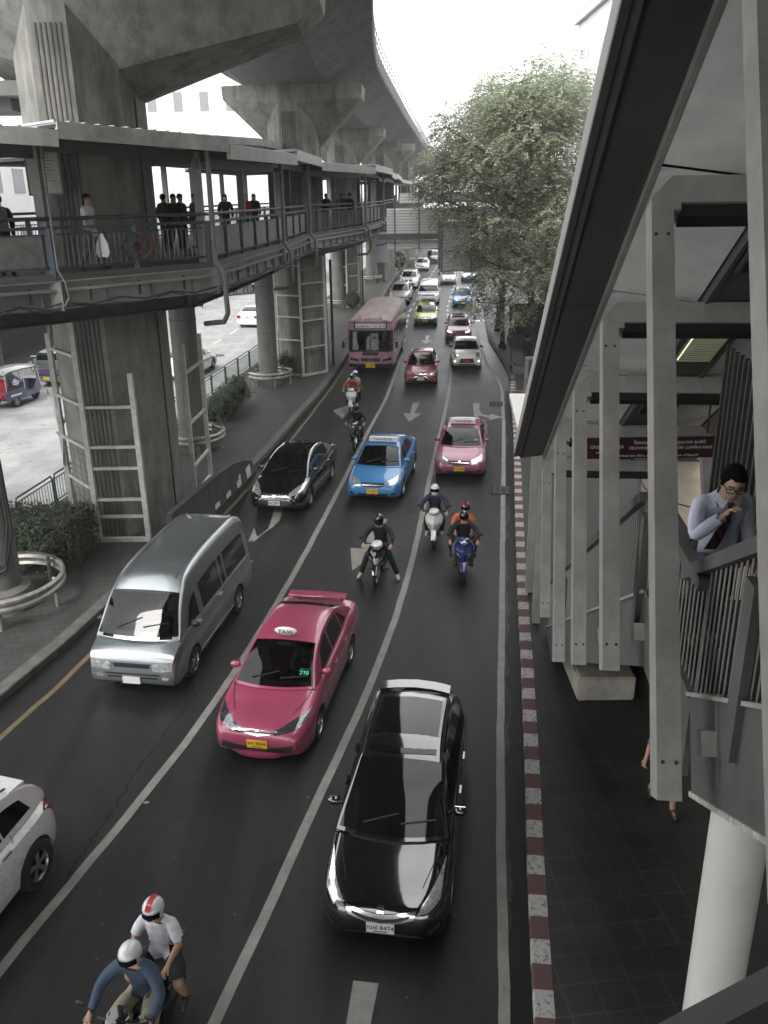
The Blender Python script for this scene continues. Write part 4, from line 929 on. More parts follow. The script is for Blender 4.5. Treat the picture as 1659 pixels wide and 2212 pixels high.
# ------------------------------------------------------------------ scooter
SC_W = paint('scooter_white', (.62, .62, .62), 0, .25); SC_B = paint('scooter_black', (.006, .006, .007), 0, .15); SC_BL = paint('scooter_blue', (.015, .03, .16), .2, .2)
M_SADDLE = mat('saddle_vinyl', (.012, .012, .012), .6)
def scooter(label, loc, rz, c1, c2, group='motor scooters threading through the traffic', basket=False):
    t = thing('motor_scooter', label, 'scooter', (loc[0], loc[1], 0), rz, group)
    for nm, y in (('front_wheel', -.62), ('rear_wheel', .60)):
        w_ = MB(); w_.lathe([(.205, -.035), (.26, -.04), (.285, -.015), (.285, .015), (.26, .04), (.205, .035)], 22, axis='X', ring=True); o = link('wheel', w_.mesh('wheel', M_TYRE, 50), t, (0, y, .285))
        q = MB(); q.lathe([(.21, -.03), (.19, -.03), (.19, .03), (.21, .03)], 20, axis='X', ring=True); q.lathe([(.04, -.05), (.04, .05)], 8, axis='X')
        for k in range(5):
            a = k*2*math.pi/5; q.beam((0, 0, 0), (0, math.cos(a)*.2, math.sin(a)*.2), .02, .03, up=(1, 0, 0))
        link('rim', q.mesh('rim', M_RIM, 40), o)
    def add(nm, mb, m, sm=40): return link(nm, mb.mesh(nm, m, sm), t)
    fk = MB()
    for s_ in (-1, 1): fk.tube([(s_*.075, -.62, .285), (s_*.075, -.50, .70)], .022, 8)
    fk.tube([(0, -.50, .68), (0, -.42, .98)], .03, 8); add('fork', fk, M_CHROME)
    fe = MB(); rg = []
    for k in range(8):
        a = R(20+k*18); yy = -.62-math.cos(a)*.31; zz = .285+math.sin(a)*.31; w_ = .065+.015*math.sin(a)
        rg.append([(-w_, yy+.03, zz-.05), (-w_*.8, yy, zz+.01), (0, yy-.012*math.cos(a), zz+.02), (w_*.8, yy, zz+.01), (w_, yy+.03, zz-.05), (0, yy+.02, zz-.01)])
    fe.loft(rg); add('front_mudguard', fe, c1)
    # leg shield: V-shaped nose opening into two wings
    ls = MB()
    prof = [(.48, .10, -.60, .0), (.60, .17, -.62, .06), (.74, .23, -.60, .08), (.86, .25, -.54, .07), (.95, .20, -.47, .05)]
    ls.loft([[(-w_, y+.17, z), (-w_*.75, y+.06, z), (-w_*.35, y-.0, z), (0, y-dy, z), (w_*.35, y, z), (w_*.75, y+.06, z), (w_, y+.17, z), (w_*.8, y+.22, z), (0, y+.12, z), (-w_*.8, y+.22, z)] for z, w_, y, dy in prof]); add('leg_shield', ls, c1, 50)
    gr = MB(); gr.loft([[(-w_, y-.012, z), (0, y-dy-.02, z), (w_, y-.012, z), (0, y+.02, z)] for z, w_, y, dy in [(.50, .03, -.60, 0), (.62, .06, -.62, .06), (.76, .07, -.60, .08)]]); add('nose_panel', gr, c2, 50)
    for s_ in (-1, 1):
        hl = MB(); hl.loft([[(s_*.07, -.66, .66), (s_*.17, -.595, .74), (s_*.175, -.59, .79), (s_*.09, -.655, .72)], [(s_*.07, -.63, .66), (s_*.17, -.57, .74), (s_*.175, -.56, .79), (s_*.09, -.62, .72)]]); add('indicator', hl, M_LAMP)
    cw = MB(); cw.loft([[(-w_, y+.1, z), (-w_*.6, y, z), (w_*.6, y, z), (w_, y+.1, z), (w_*.6, y+.18, z), (-w_*.6, y+.18, z)] for z, w_, y in [(.94, .10, -.50), (1.0, .15, -.52), (1.06, .15, -.50), (1.10, .10, -.44)]]); add('handlebar_cowl', cw, c2, 50)
    hd = MB(); hd.sphere((0, -.515, 1.02), .085, 12, 8, (1.1, .35, .62)); add('headlight', hd, M_LAMP, True)
    hb = MB(); hb.tube([(-.36, -.34, 1.03), (-.2, -.42, 1.06), (.2, -.42, 1.06), (.36, -.34, 1.03)], .016, 8); o = add('handlebar', hb, M_TRIM)
    for s_ in (-1, 1):
        gp = MB(); gp.tube([(s_*.38, -.325, 1.03), (s_*.26, -.395, 1.045)], .022, 8); link('grip', gp.mesh('grip', M_TYRE), o)
        mm = MB(); mm.tube([(s_*.24, -.41, 1.06), (s_*.30, -.42, 1.16), (s_*.36, -.42, 1.20)], .008, 6); mm.sphere((s_*.40, -.42, 1.22), .06, 10, 6, (1.1, .35, .7)); add('mirror', mm, M_TRIM)
    bd = MB(); bd.loft([[(-w_, y, z0), (-w_*1.05, y, (z0+z1)/2), (-w_*.7, y, z1), (w_*.7, y, z1), (w_*1.05, y, (z0+z1)/2), (w_, y, z0)] for y, w_, z0, z1 in [(-.42, .06, .45, .62), (-.2, .08, .38, .50), (0, .11, .36, .66), (.25, .14, .42, .74), (.55, .14, .5, .80), (.88, .05, .68, .84)]]); add('body_panel', bd, c1, 50)
    en = MB(); en.box((0, .02, .33), (.22, .5, .16)); en.box((.09, .5, .3), (.08, .5, .12)); add('engine', en, M_TRIM)
    ex = MB(); ex.tube([(-.12, .15, .25), (-.14, .5, .3), (-.15, .95, .42)], [.03, .05, .06], 10); add('exhaust', ex, M_RIM)
    st = MB(); st.loft([[(-w_, y, z), (-w_*.9, y, z+.07), (w_*.9, y, z+.07), (w_, y, z)] for y, w_, z in [(-.02, .08, .70), (.15, .13, .74), (.4, .13, .77), (.7, .11, .82), (.86, .08, .83)]]); add('saddle', st, M_SADDLE, 50)
    gb = MB(); gb.tube([(-.12, .66, .85), (-.12, .98, .90), (.12, .98, .90), (.12, .66, .85)], .014, 6); add('grab_rail', gb, M_CHROME)
    fp = MB(); fp.beam((-.26, -.16, .28), (.26, -.16, .28), .05, .03); add('foot_peg', fp, M_TRIM)
    if basket: pass
    return t
def scoot_at(px, py, hd):      # front wheel contact surveyed; origin is mid-wheelbase
    g = G(px, py, 0); h = R(hd); d = Vector((math.sin(h), -math.cos(h))); c = Vector((g.x, g.y))-d*.74
    return (c.x, c.y, 0), h
H_BLK = ('full', paint('helmet_black', (.006, .006, .006), 0, .12), None); H_WHT = paint('helmet_white', (.62, .62, .62), 0, .2)
GR = 'riders on motor scooters'
def ride(px, py, hd, lab, c1, c2, plab, P=RIDE, pill=None, **k):
    loc, h = scoot_at(px, py, hd)
    s_ = scooter(lab, loc, h, c1, c2)
    r_ = person(plab, loc, h, P, group=GR, **k)
    if pill: person(pill[0], loc, h, pill[1], group=GR, **pill[2])
    return s_
ride(811, 1270, -9, 'black and white scooter whose rider has both feet down, middle lane', SC_B, SC_W, 'rider in black jacket and black full helmet with both feet on the road',
     pose(RIDE, knL=(.30, -.20, .62), anL=(.47, -.12, .12), toL=(.52, -.26, .05), knR=(-.30, -.20, .62), anR=(-.47, -.12, .12), toR=(-.52, -.26, .05)), top=C_BLACK, legs=C_BLACK, shoes=C_SHOEL, helmet=H_BLK)
ride(936, 1191, -6, 'white scooter on the lane line, beside the blue scooter', SC_W, SC_W, 'rider in navy jacket and white helmet with black visor', top=C_NAVY, legs=C_BLACK, shoes=C_SHOEL, helmet=('full', H_WHT, None))
ride(1001, 1262, -4, 'blue scooter carrying two people in the right lane', SC_BL, SC_BL, 'rider in black with black open helmet on the blue scooter', top=C_BLACK, legs=C_GREY, shoes=C_SHOE, helmet=('open', H_BLK[1], None),
     pill=('passenger in orange top and red helmet sitting on the blue scooter', pose(PILL, hd=(.05, .42, 1.60), ht=(.05, .42, 1.69)), dict(top=C_ORANGE, legs=C_BLACK, shoes=C_SHOE, helmet=('open', paint('helmet_red', (.35, .03, .03)), C_NAVY), short_sl=True)))
ride(765, 975, -8, 'black scooter behind the black saloon', SC_B, SC_B, 'rider all in black on the black scooter', top=C_BLACK, legs=C_BLACK, shoes=C_SHOE, helmet=H_BLK)
ride(757, 895, -7, 'white scooter of a motorcycle taxi, ahead of the pink bus', SC_W, SC_W, 'motorcycle taxi rider in an orange vest with reflective bands', top=cloth('vest', (.32, .08, .045)), legs=C_BLACK, shoes=C_SHOE, helmet=('open', H_BLK[1], H_WHT),
     pill=('passenger in pale blue shirt and white helmet behind the vest rider', pose(PILL, hd=(.08, .42, 1.58), ht=(.08, .42, 1.67)), dict(top=C_PALE, legs=C_BLACK, shoes=C_SHOE, helmet=('open', H_WHT, None), short_sl=True)))
# the pair at the bottom edge: placed by the driver's helmet
h = R(-13); g = G(280, 2064, 1.55); off = Matrix.Rotation(h, 3, 'Z') @ Vector((0, -.02, 0)); loc = (g.x-off.x, g.y-off.y, 0)
scooter('dark scooter at the bottom edge of the frame', loc, h, SC_B, SC_B)
person('driver in denim jacket, khaki shorts and white helmet at the bottom edge', loc, h, RIDE, group=GR, top=C_DENIM, legs=C_KHAKI, shorts=True, shoes=C_SHOE, helmet=('open', H_WHT, None))
person('passenger in white T-shirt and white helmet with red stripe behind the denim driver', loc, h, shift(PILL, (0, .12, .02)), group=GR, top=C_WHITE, legs=C_BLACK, shorts=True, shoes=C_SHOE, short_sl=True, helmet=('open', H_WHT, paint('stripe_red', (.42, .02, .03), 0)))

DRIVE = dict(pel=(0, .12, .10), wai=(0, .13, .26), che=(0, .12, .48), nec=(0, .10, .63), hd=(0, .06, .73), ht=(0, .06, .82), shL=(.17, .11, .56), elL=(.24, -.08, .36), haL=(.14, -.34, .44), shR=(-.17, .11, .56), elR=(-.24, -.08, .36), haR=(-.14, -.34, .44),
    hiL=(.1, .06, .08), knL=(.14, -.36, .16), anL=(.13, -.55, -.12), toL=(.13, -.66, -.14), hiR=(-.1, .06, .08), knR=(-.14, -.36, .16), anR=(-.13, -.55, -.12), toR=(-.13, -.66, -.14))
for key, tp, lab_ in (('pink', C_PALE, 'driver in a pale blue shirt at the wheel of the nearest pink taxi'), ('van', C_WHITE, 'driver of the silver van seen dimly through the windscreen'), ('blue', C_GREY, 'driver of the blue taxi seen dimly through the windscreen'), ('pink2', C_GREY, 'driver of the farther pink taxi seen dimly through the windscreen'), ('yaris', C_BLACK, 'driver of the dark red hatchback')):
    t = VEH[key]; L_ = t['_L']; van_ = key == 'van'
    o_ = Matrix.Rotation(t.rotation_euler[2], 3, 'Z') @ Vector((.36, -L_/2+(1.35 if van_ else 1.98), 0)); person(lab_, (t.location.x+o_.x, t.location.y+o_.y, .95 if van_ else .52), t.rotation_euler[2], DRIVE, group='drivers', top=tp, legs=C_BLACK, hair=M_HAIR, fingers=key == 'pink')
# ------------------------------------------------------------------ ground, road, pavements, markings
def V2(*q): return [Vector((G(x, y).x, G(x, y).y)) for x, y in q]
def ext(pts, back, fwd):
    a = pts[0]+(pts[0]-pts[1]).normalized()*back if back else None; b = pts[-1]+(pts[-1]-pts[-2]).normalized()*fwd if fwd else None
    return ([a] if back else [])+pts+([b] if fwd else [])
LA = smoothline(ext([Vector(p) for p in ((-4.97, 8.29), (-3.48, 13.78), (-2.44, 19.9), (-1.47, 27.45), (-.58, 34.94), (.25, 41.64), (1.24, 53.0))], 6, 0), 8)
LB = smoothline(ext([Vector(p) for p in ((-2.08, 7.58), (-1.46, 10.16), (-.14, 15.89), (.75, 21.36), (1.66, 28.9), (2.7, 37.08), (3.6, 45.0), (4.2, 52.5))], 6, 0), 8)
LCn = [Vector(p) for p in ((.75, 3), (1.34, 7.45), (1.65, 10.1), (1.95, 12.48), (2.41, 15.82), (2.92, 19.5), (4.0, 27.31), (5.1, 35.3), (5.95, 42.2), (6.1, 44.6), (6.05, 50.0), (6.5, 58.0), (7.2, 66))]
LD = smoothline(ext([Vector(p) for p in ((-7.05, 13.34), (-6.36, 16.4), (-4.59, 27.15), (-3.45, 35.6), (-1.95, 50))], 10, 25), 6)
KL = smoothline(ext([Vector(p) for p in ((-7.52, 14.46), (-6.75, 17.8), (-4.77, 28.9), (-3.75, 36.5), (-2.2, 51), (1.6, 103), (3.6, 123), (6.2, 149))], 14, 60), 6)
KRn = [Vector(p) for p in ((.9, 1), (1.76, 8.09), (2.02, 10.09), (2.3, 12.02), (2.69, 14.89), (3.28, 19.49), (3.92, 24.16), (5.25, 33.61), (6.35, 42.2), (6.75, 45.0), (6.95, 50), (7.1, 57.6), (7.9, 66.4), (12, 110), (18, 160), (30, 260))]
FL = lambda y: -8.3-(42.4-y)*(.127 if y < 60 else .09)-(0 if y < 60 else .65)
# asphalt with flecks, worn wheel tracks, cracks and damp gutter
def asphalt(name, base, hi, rough, streak=.55):
    m = mat(name, (base,)*3, rough, 0, spec=.28, var=.28, vscale=.55, bump=.35, bscale=260, fleck=(190, .66, (hi,)*3))
    n = m.node_tree.nodes; l = m.node_tree.links; p = n['Principled BSDF']
    # cracks: thin dark voronoi edges masked by a broad noise
    t = [x for x in n if x.type == 'TEX_COORD'][0]
    v = n.new('ShaderNodeTexVoronoi'); v.feature = 'DISTANCE_TO_EDGE'; v.inputs['Scale'].default_value = .35
    nn = n.new('ShaderNodeTexNoise'); nn.inputs['Scale'].default_value = 3; nn.inputs['Detail'].default_value = 6
    ad = n.new('ShaderNodeVectorMath'); ad.operation = 'ADD'; l.new(t.outputs['Object'], ad.inputs[0]); l.new(nn.outputs['Color'], ad.inputs[1]); l.new(ad.outputs[0], v.inputs['Vector'])
    l.new(t.outputs['Object'], nn.inputs['Vector'])
    r = n.new('ShaderNodeValToRGB'); r.color_ramp.elements[0].position = .0; r.color_ramp.elements[0].color = (.35, .35, .35, 1); r.color_ramp.elements[1].position = .012; r.color_ramp.elements[1].color = (1, 1, 1, 1)
    l.new(v.outputs['Distance'], r.inputs[0])
    src = p.inputs['Base Color'].links[0].from_socket
    mx_ = n.new('ShaderNodeMixRGB'); mx_.blend_type = 'MULTIPLY'; mx_.inputs[0].default_value = .7; l.new(src, mx_.inputs[1]); l.new(r.outputs[0], mx_.inputs[2])
    # tyre tracks and oil: noise drawn out along the lanes, and sparse round drips
    mp = n.new('ShaderNodeMapping'); mp.inputs['Scale'].default_value = (1.5, .07, 1); mp.inputs['Rotation'].default_value = (0, 0, R(8)); l.new(t.outputs['Object'], mp.inputs[0])
    n4 = n.new('ShaderNodeTexNoise'); n4.inputs['Scale'].default_value = 1.0; n4.inputs['Detail'].default_value = 7; l.new(mp.outputs[0], n4.inputs['Vector'])
    r4 = n.new('ShaderNodeValToRGB'); r4.color_ramp.elements[0].position = .38; r4.color_ramp.elements[0].color = (streak,)*3+(1,); r4.color_ramp.elements[1].position = .62; r4.color_ramp.elements[1].color = (1.9-streak, 1.9-streak, 1.88-streak, 1); l.new(n4.outputs['Fac'], r4.inputs[0])
    v5 = n.new('ShaderNodeTexVoronoi'); v5.inputs['Scale'].default_value = .75; l.new(t.outputs['Object'], v5.inputs['Vector']); r5 = n.new('ShaderNodeValToRGB'); r5.color_ramp.elements[0].position = .05; r5.color_ramp.elements[0].color = (.4, .4, .4, 1); r5.color_ramp.elements[1].position = .11; l.new(v5.outputs['Distance'], r5.inputs[0])
    a4 = n.new('ShaderNodeMixRGB'); a4.blend_type = 'MULTIPLY'; a4.inputs[0].default_value = 1; l.new(mx_.outputs[0], a4.inputs[1]); l.new(r4.outputs[0], a4.inputs[2])
    a5 = n.new('ShaderNodeMixRGB'); a5.blend_type = 'MULTIPLY'; a5.inputs[0].default_value = .8; l.new(a4.outputs[0], a5.inputs[1]); l.new(r5.outputs[0], a5.inputs[2]); l.new(a5.outputs[0], p.inputs['Base Color'])
    return m
M_ASPH = asphalt('asphalt', .0125, .10, .42); M_ROADL = asphalt('sunlit_road', .33, .45, .55, .88)  # far road is a paler copy, sunlight and haze put into its colour
g_ = MB(); g_.box((0, 180, -.06), (900, 900, .1)); struct(g_.build('ground', mat('distant_ground', (.16, .16, .155), .8, var=.2, vscale=.2)))
def sheet(name, left, right, z, m):
    """flat strip between two polylines with the same count"""
    mb = MB(); vs = []
    for a, b in zip(left, right): vs += [(a[0], a[1], z), (b[0], b[1], z)]
    mb.add(vs, [(2*i, 2*i+1, 2*i+3, 2*i+2) for i in range(len(left)-1)]); return struct(mb.build(name, m, normals=False))
ysl = [-8+i*3 for i in range(60)]
xat = lambda L_, y: interp([(p[1], p[0]) for p in L_], y)
sheet('road', [(xat(KL, y)-.3, y) for y in ysl], [(xat(KRn, y)+.3, y) for y in ysl], 0.0, M_ASPH)
sheet('far_carriageway', [(-60, y) for y in ysl], [(FL(y)+.3, y) for y in ysl], 0.002, M_ROADL)
# paving with tile joints
def paving(name, c, tile, rough=.7, ang=0.0, joint=.4, off=.5, var=.25):
    m = mat(name, c, rough, 0, var=var, vscale=1.1, bump=.15, bscale=60)
    n = m.node_tree.nodes; l = m.node_tree.links; p = n['Principled BSDF']
    t = n.new('ShaderNodeTexCoord'); mp = n.new('ShaderNodeMapping'); mp.inputs['Rotation'].default_value = (0, 0, ang); l.new(t.outputs['Object'], mp.inputs[0])
    b = n.new('ShaderNodeTexBrick'); b.offset = off; b.inputs['Scale'].default_value = 1; b.inputs['Brick Width'].default_value = tile[0]; b.inputs['Row Height'].default_value = tile[1]; b.inputs['Mortar Size'].default_value = .012
    b.inputs['Color1'].default_value = (1, 1, 1, 1); b.inputs['Color2'].default_value = (.78, .78, .78, 1); b.inputs['Mortar'].default_value = (joint,)*3+(1,)
    l.new(mp.outputs[0], b.inputs['Vector']); mx_ = n.new('ShaderNodeMixRGB'); mx_.blend_type = 'MULTIPLY'; mx_.inputs[0].default_value = 1
    l.new(p.inputs['Base Color'].links[0].from_socket, mx_.inputs[1]); l.new(b.outputs['Color'], mx_.inputs[2]); l.new(mx_.outputs[0], p.inputs['Base Color'])
    return m
M_MED = paving('median_paving', (.05, .049, .046), (.5, .25), .75, R(-9)); M_PAVR = paving('dark_paving', (.016, .016, .016), (.42, .42), .6, R(-6), 1.9, 0.0, .6); M_CURB = mat('kerb_concrete', (.10, .098, .09), .8, var=.35, vscale=4, bump=.3)
ym = [-8+i*2.5 for i in range(88)]
mb = MB(); vs = []
for y in ym: vs += [(FL(y), y, .15), (xat(KL, y)-.24, y, .15)]
mb.add(vs, [(2*i, 2*i+1, 2*i+3, 2*i+2) for i in range(len(ym)-1)]); struct(mb.build('median_pavement', M_MED, normals=False))
def kerb(name, line, w_, h, m, side=1, uv=True):
    """kerb stone with a real step; UV u runs along its length"""
    pts = resample(line, .6); vs = []; uvs = []; L_ = 0
    prof = [(0, -.02), (0, h-.02), (.02, h), (w_, h), (w_, -.02)]
    for i, p in enumerate(pts):
        if i: L_ += (pts[i]-pts[i-1]).length
        t = tangent2(pts, i); nr = Vector((t[1], -t[0]))*side
        for j, (a, z) in enumerate(prof): q = p+nr*a; vs.append((q[0], q[1], z)); uvs.append((L_, j/4))
    k = len(prof); mb = MB(); mb.add(vs, [(i*k+j, i*k+j+1, (i+1)*k+j+1, (i+1)*k+j) for i in range(len(pts)-1) for j in range(k-1)])
    return struct(uv_mesh(mb, name, m, uvs))
def banded(name, ca, cb, period, duty=.5):
    m = bpy.data.materials.new(name); m.use_nodes = True; n = m.node_tree.nodes; l = m.node_tree.links; p = n['Principled BSDF']; p.inputs['Roughness'].default_value = .75
    uv = n.new('ShaderNodeUVMap'); sx = n.new('ShaderNodeSeparateXYZ'); l.new(uv.outputs[0], sx.inputs[0])
    md = n.new('ShaderNodeMath'); md.operation = 'MODULO'; md.inputs[1].default_value = period; l.new(sx.outputs[0], md.inputs[0])
    gt = n.new('ShaderNodeMath'); gt.operation = 'GREATER_THAN'; gt.inputs[1].default_value = period*duty; l.new(md.outputs[0], gt.inputs[0])
    mx_ = n.new('ShaderNodeMixRGB'); mx_.inputs[1].default_value = (*ca, 1); mx_.inputs[2].default_value = (*cb, 1); l.new(gt.outputs[0], mx_.inputs[0])
    t = n.new('ShaderNodeTexCoord'); nn = n.new('ShaderNodeTexNoise'); nn.inputs['Scale'].default_value = 14; nn.inputs['Detail'].default_value = 8; nn.inputs['Roughness'].default_value = .8; l.new(t.outputs['Object'], nn.inputs['Vector'])
    r = n.new('ShaderNodeValToRGB'); r.color_ramp.elements[0].position = .52; r.color_ramp.elements[1].position = .60; l.new(nn.outputs['Fac'], r.inputs[0])
    m2 = n.new('ShaderNodeMixRGB'); m2.inputs[2].default_value = (.07, .065, .06, 1); l.new(r.outputs[0], m2.inputs[0]); l.new(mx_.outputs[0], m2.inputs[1]); l.new(m2.outputs[0], p.inputs['Base Color'])
    return m
M_RW = banded('red_white_kerb', (.10, .042, .045), (.38, .37, .35), .76)
kerb('left_kerb', KL, .30, .17, M_CURB, -1)
kerb('right_kerb', [p for p in KRn if p[1] < 42.5]+[Vector((6.65, 44.2))], .245, .15, M_RW, 1); kerb('plain_kerb', [Vector((6.65, 44.2))]+[p for p in KRn if p[1] > 44.5], .245, .15, M_CURB, 1)
mb = MB(); vs = []
for y in [1, 5, 8, 12, 15, 19.5, 24, 33.6, 42.2, 45, 50, 57.6, 66.4, 85, 110, 160, 220]: vs += [(xat(KRn, y)+.22, y, .14), (60, y, .14)]
mb.add(vs, [(2*i, 2*i+1, 2*i+3, 2*i+2) for i in range(len(vs)//2-1)]); struct(mb.build('right_pavement', M_PAVR, normals=False))
# damp, dirty gutter on the right
mb = ribbon(resample([p for p in KRn if p[1] < 43], .35), 0, 0, 0); pts = resample([p for p in KRn if p[1] < 43], .18); vs = []
rg = random.Random(4); wv = 0
for i, p in enumerate(pts):
    t = tangent2(pts, i); nr = Vector((-t[1], t[0])); wv = wv*.8+rg.uniform(-.05, .05); a = p+nr*(.27+wv+.05*math.sin(i*.13)); vs += [(p[0], p[1], .004), (a[0], a[1], .004)]
mb = MB(); mb.add(vs, [(2*i, 2*i+1, 2*i+3, 2*i+2) for i in range(len(pts)-1)]); struct(mb.build('damp_gutter', mat('wet_tar', (.003, .003, .003), .5, var=.3, vscale=4, spec=.2), normals=False))
# painted lines (worn)
def worn(name, c, thr=.60, scale=7):
    m = mat(name, c, .6, 0, var=.22, vscale=3, stretch=None)
    n = m.node_tree.nodes; l = m.node_tree.links; p = n['Principled BSDF']; t = [x for x in n if x.type == 'TEX_COORD'][0]
    nn = n.new('ShaderNodeTexNoise'); nn.inputs['Scale'].default_value = scale; nn.inputs['Detail'].default_value = 10; nn.inputs['Roughness'].default_value = .8; l.new(t.outputs['Object'], nn.inputs['Vector'])
    r = n.new('ShaderNodeValToRGB'); r.color_ramp.elements[0].position = thr; r.color_ramp.elements[1].position = thr+.05; l.new(nn.outputs['Fac'], r.inputs[0])
    mx_ = n.new('ShaderNodeMixRGB'); l.new(r.outputs[0], mx_.inputs[0]); l.new(p.inputs['Base Color'].links[0].from_socket, mx_.inputs[1]); mx_.inputs[2].default_value = (.05, .05, .05, 1); l.new(mx_.outputs[0], p.inputs['Base Color'])
    return m
M_LINE = worn('worn_white_paint', (.22, .21, .19)); M_LINEB = worn('white_paint', (.55, .54, .5)); M_YEL = worn('worn_yellow_paint', (.13, .10, .055), .55)
def mark(name, mb, m): return struct(mb.build(name, m, normals=False))
def wob(pts, seed, step=.5, amp=.008):
    r_ = random.Random(seed); return [p+Vector((r_.uniform(-amp, amp), 0)) for p in resample(pts, step)]
mark('lane_line', ribbon(wob(LA, 1), -.075, .075, .006), M_LINE); mark('lane_line', ribbon(wob(LB, 2), -.075, .075, .006), M_LINE); mark('edge_line', ribbon(wob(LCn, 3), -.07, .07, .006), M_LINE); mark('yellow_edge_line', ribbon(wob(LD, 4), -.06, .06, .006), M_YEL)
def dashes(pts, n):
    for i in range(n):
        a = Vector(pts[0]).lerp(Vector(pts[1]), (i+.1)/n); b = Vector(pts[0]).lerp(Vector(pts[1]), (i+.6)/n); mark('lane_dash', ribbon([a, b], -.08, .08, .006), M_LINEB)
dashes(((1.3, 54.5), (2.3, 73)), 6); dashes(((2.3, 73), (8.0, 125)), 12); dashes(((4.35, 54), (5.7, 75.8)), 8); dashes(((5.7, 75.8), (10.5, 118)), 12)
dashes(((-12.6, 44), (-10.9, 62)), 4); dashes(((-10.9, 62), (-8.5, 92)), 6)
def arrow(tip, hd, L_=3.9, w_=.16, hw=.42, hl=1.5, turn=0, m=None, name='lane_arrow'):
    h = R(hd); d = Vector((math.sin(h), -math.cos(h))); s_ = Vector((-d[1], d[0])); T = Vector(tip)
    p = lambda a, b: tuple(T-d*a+s_*b)+(.006,)
    mb = MB(); mb.add([p(0, 0), p(hl, hw), p(hl, w_*.55), p(L_, w_), p(L_, -w_), p(hl, -w_*.55), p(hl, -hw)], [(0, 1, 2, 5, 6), (2, 3, 4, 5)])
    if turn:
        q = lambda a, b: tuple(T-d*a+s_*b*turn)+(.010,)
        mb.add([q(2.9, 0), q(2.2, .1), q(1.75, .55), q(1.35, .55), q(1.95, 1.15), q(2.55, .6), q(2.15, .58), q(2.5, .25), q(3.4, .1)], [(0, 1, 7, 8), (1, 2, 6, 7), (2, 3, 4), (2, 4, 6), (4, 5, 6)])
    return mark(name, mb, m or M_LINE)
t1 = G(761, 1233); arrow((t1.x, t1.y), -12); t1 = G(884, 911); arrow((t1.x, t1.y), -7, 3.6); t1 = G(920, 743); arrow((t1.x, t1.y), -5, 3.6, m=M_LINEB)
t1 = G(1029, 925); arrow((t1.x, t1.y), -6, 4.6, turn=1)
t1 = G(790, 2122); arrow((t1.x-.54, t1.y-3.86), -8, 3.9)
def quadmark(q, z=.007, m=None, name='lane_arrow'):
    mb = MB(); mb.add([tuple(G(x, y, 0).xy)+(z,) for x, y in q], [tuple(range(len(q)))]); return mark(name, mb, m or M_LINE)
quadmark([(719, 887), (757, 874), (741, 906)]); quadmark([(745, 886), (762, 882), (764, 887), (747, 892)], .0095)
quadmark([(594, 1098), (612, 1098), (604, 1125), (588, 1140), (570, 1152), (552, 1168), (546, 1172), (549, 1162), (562, 1156), (580, 1142)]); quadmark([(549, 1140), (556, 1163), (536, 1172)], .0095)
# zebra and manholes on the far carriageway, drains
mh = MB(); c = G(470, 768); mh.lathe([(.45, 0), (.45, .012), (.38, .014)], 24, (c.x, c.y, .004)); struct(mh.build('manhole_cover', M_TRIM))
mh = MB(); c = G(1035, 693); mh.lathe([(.5, 0), (.5, .012), (.42, .014)], 24, (c.x, c.y, .004)); struct(mh.build('manhole_cover', M_WHITE))
for (dx, dy) in ((3.98, 26.9), (5.42, 39.4)):
    t = thing('drain_grate', 'cast iron drain grate in the gutter by the red and white kerb, %s one' % ('nearer' if dy < 30 else 'farther'), 'drain', (dx-.12, dy, .006), R(-8), 'drain grates in the right gutter')
    a = MB(); a.box((0, 0, .002), (.62, .86, .008)); link('frame', a.mesh('frame', M_WELL), t)
    b = MB()
    for k in range(7): b.box((0, -.36+k*.12, .014), (.58, .045, .014))
    for k in range(3): b.box((-.2+k*.2, 0, .013), (.03, .8, .011))
    link('grate', b.mesh('grate', mat('cast_iron', (.09, .09, .085), .6, .5)), t)
# fallen leaves and litter on road and pavement (countless flecks)
rg = random.Random(11); mb = MB()
for i in range(420):
    y = rg.uniform(5, 60) if i < 300 else rg.uniform(5, 18); x = rg.uniform(xat(KL, y)-3, xat(KRn, y)+4); z = .012 if xat(KL, y) < x < xat(KRn, y) else .172
    a = rg.uniform(0, 6.28); s_ = rg.uniform(.008, .022)*(1+.3*(i % 17 == 0)*2)
    mb.add([(x+s_*math.cos(a), y+s_*math.sin(a), z), (x+.4*s_*math.cos(a+1.6), y+.4*s_*math.sin(a+1.6), z+.006), (x-s_*math.cos(a), y-s_*math.sin(a), z+.002), (x+.4*s_*math.cos(a-1.6), y+.4*s_*math.sin(a-1.6), z+.004)], [(0, 1, 2, 3)])
o = mb.build('leaf_litter', mat('dry_leaf', (.22, .19, .14), .8, var=.5, vscale=2), normals=False); tag(o, 'scattered dry leaves and small litter on road and pavements', 'litter', kind='stuff')
t1 = G(316, 2615/1.507); lf = MB(); lf.loft([[(x, y*k, .015+z) for y, z in ((-1, 0), (0, .012), (1, 0), (0, .006))] for x, k in ((-.05, .005), (-.02, .03), (.02, .035), (.055, .004))]); lf.v = [(v[0]+t1.x, v[1]+t1.y, v[2]) for v in lf.v]
tag(lf.build('fallen_leaf', mat('brown_leaf', (.30, .22, .15), .7)), 'single brown fallen leaf on the asphalt below the silver van', 'leaf')

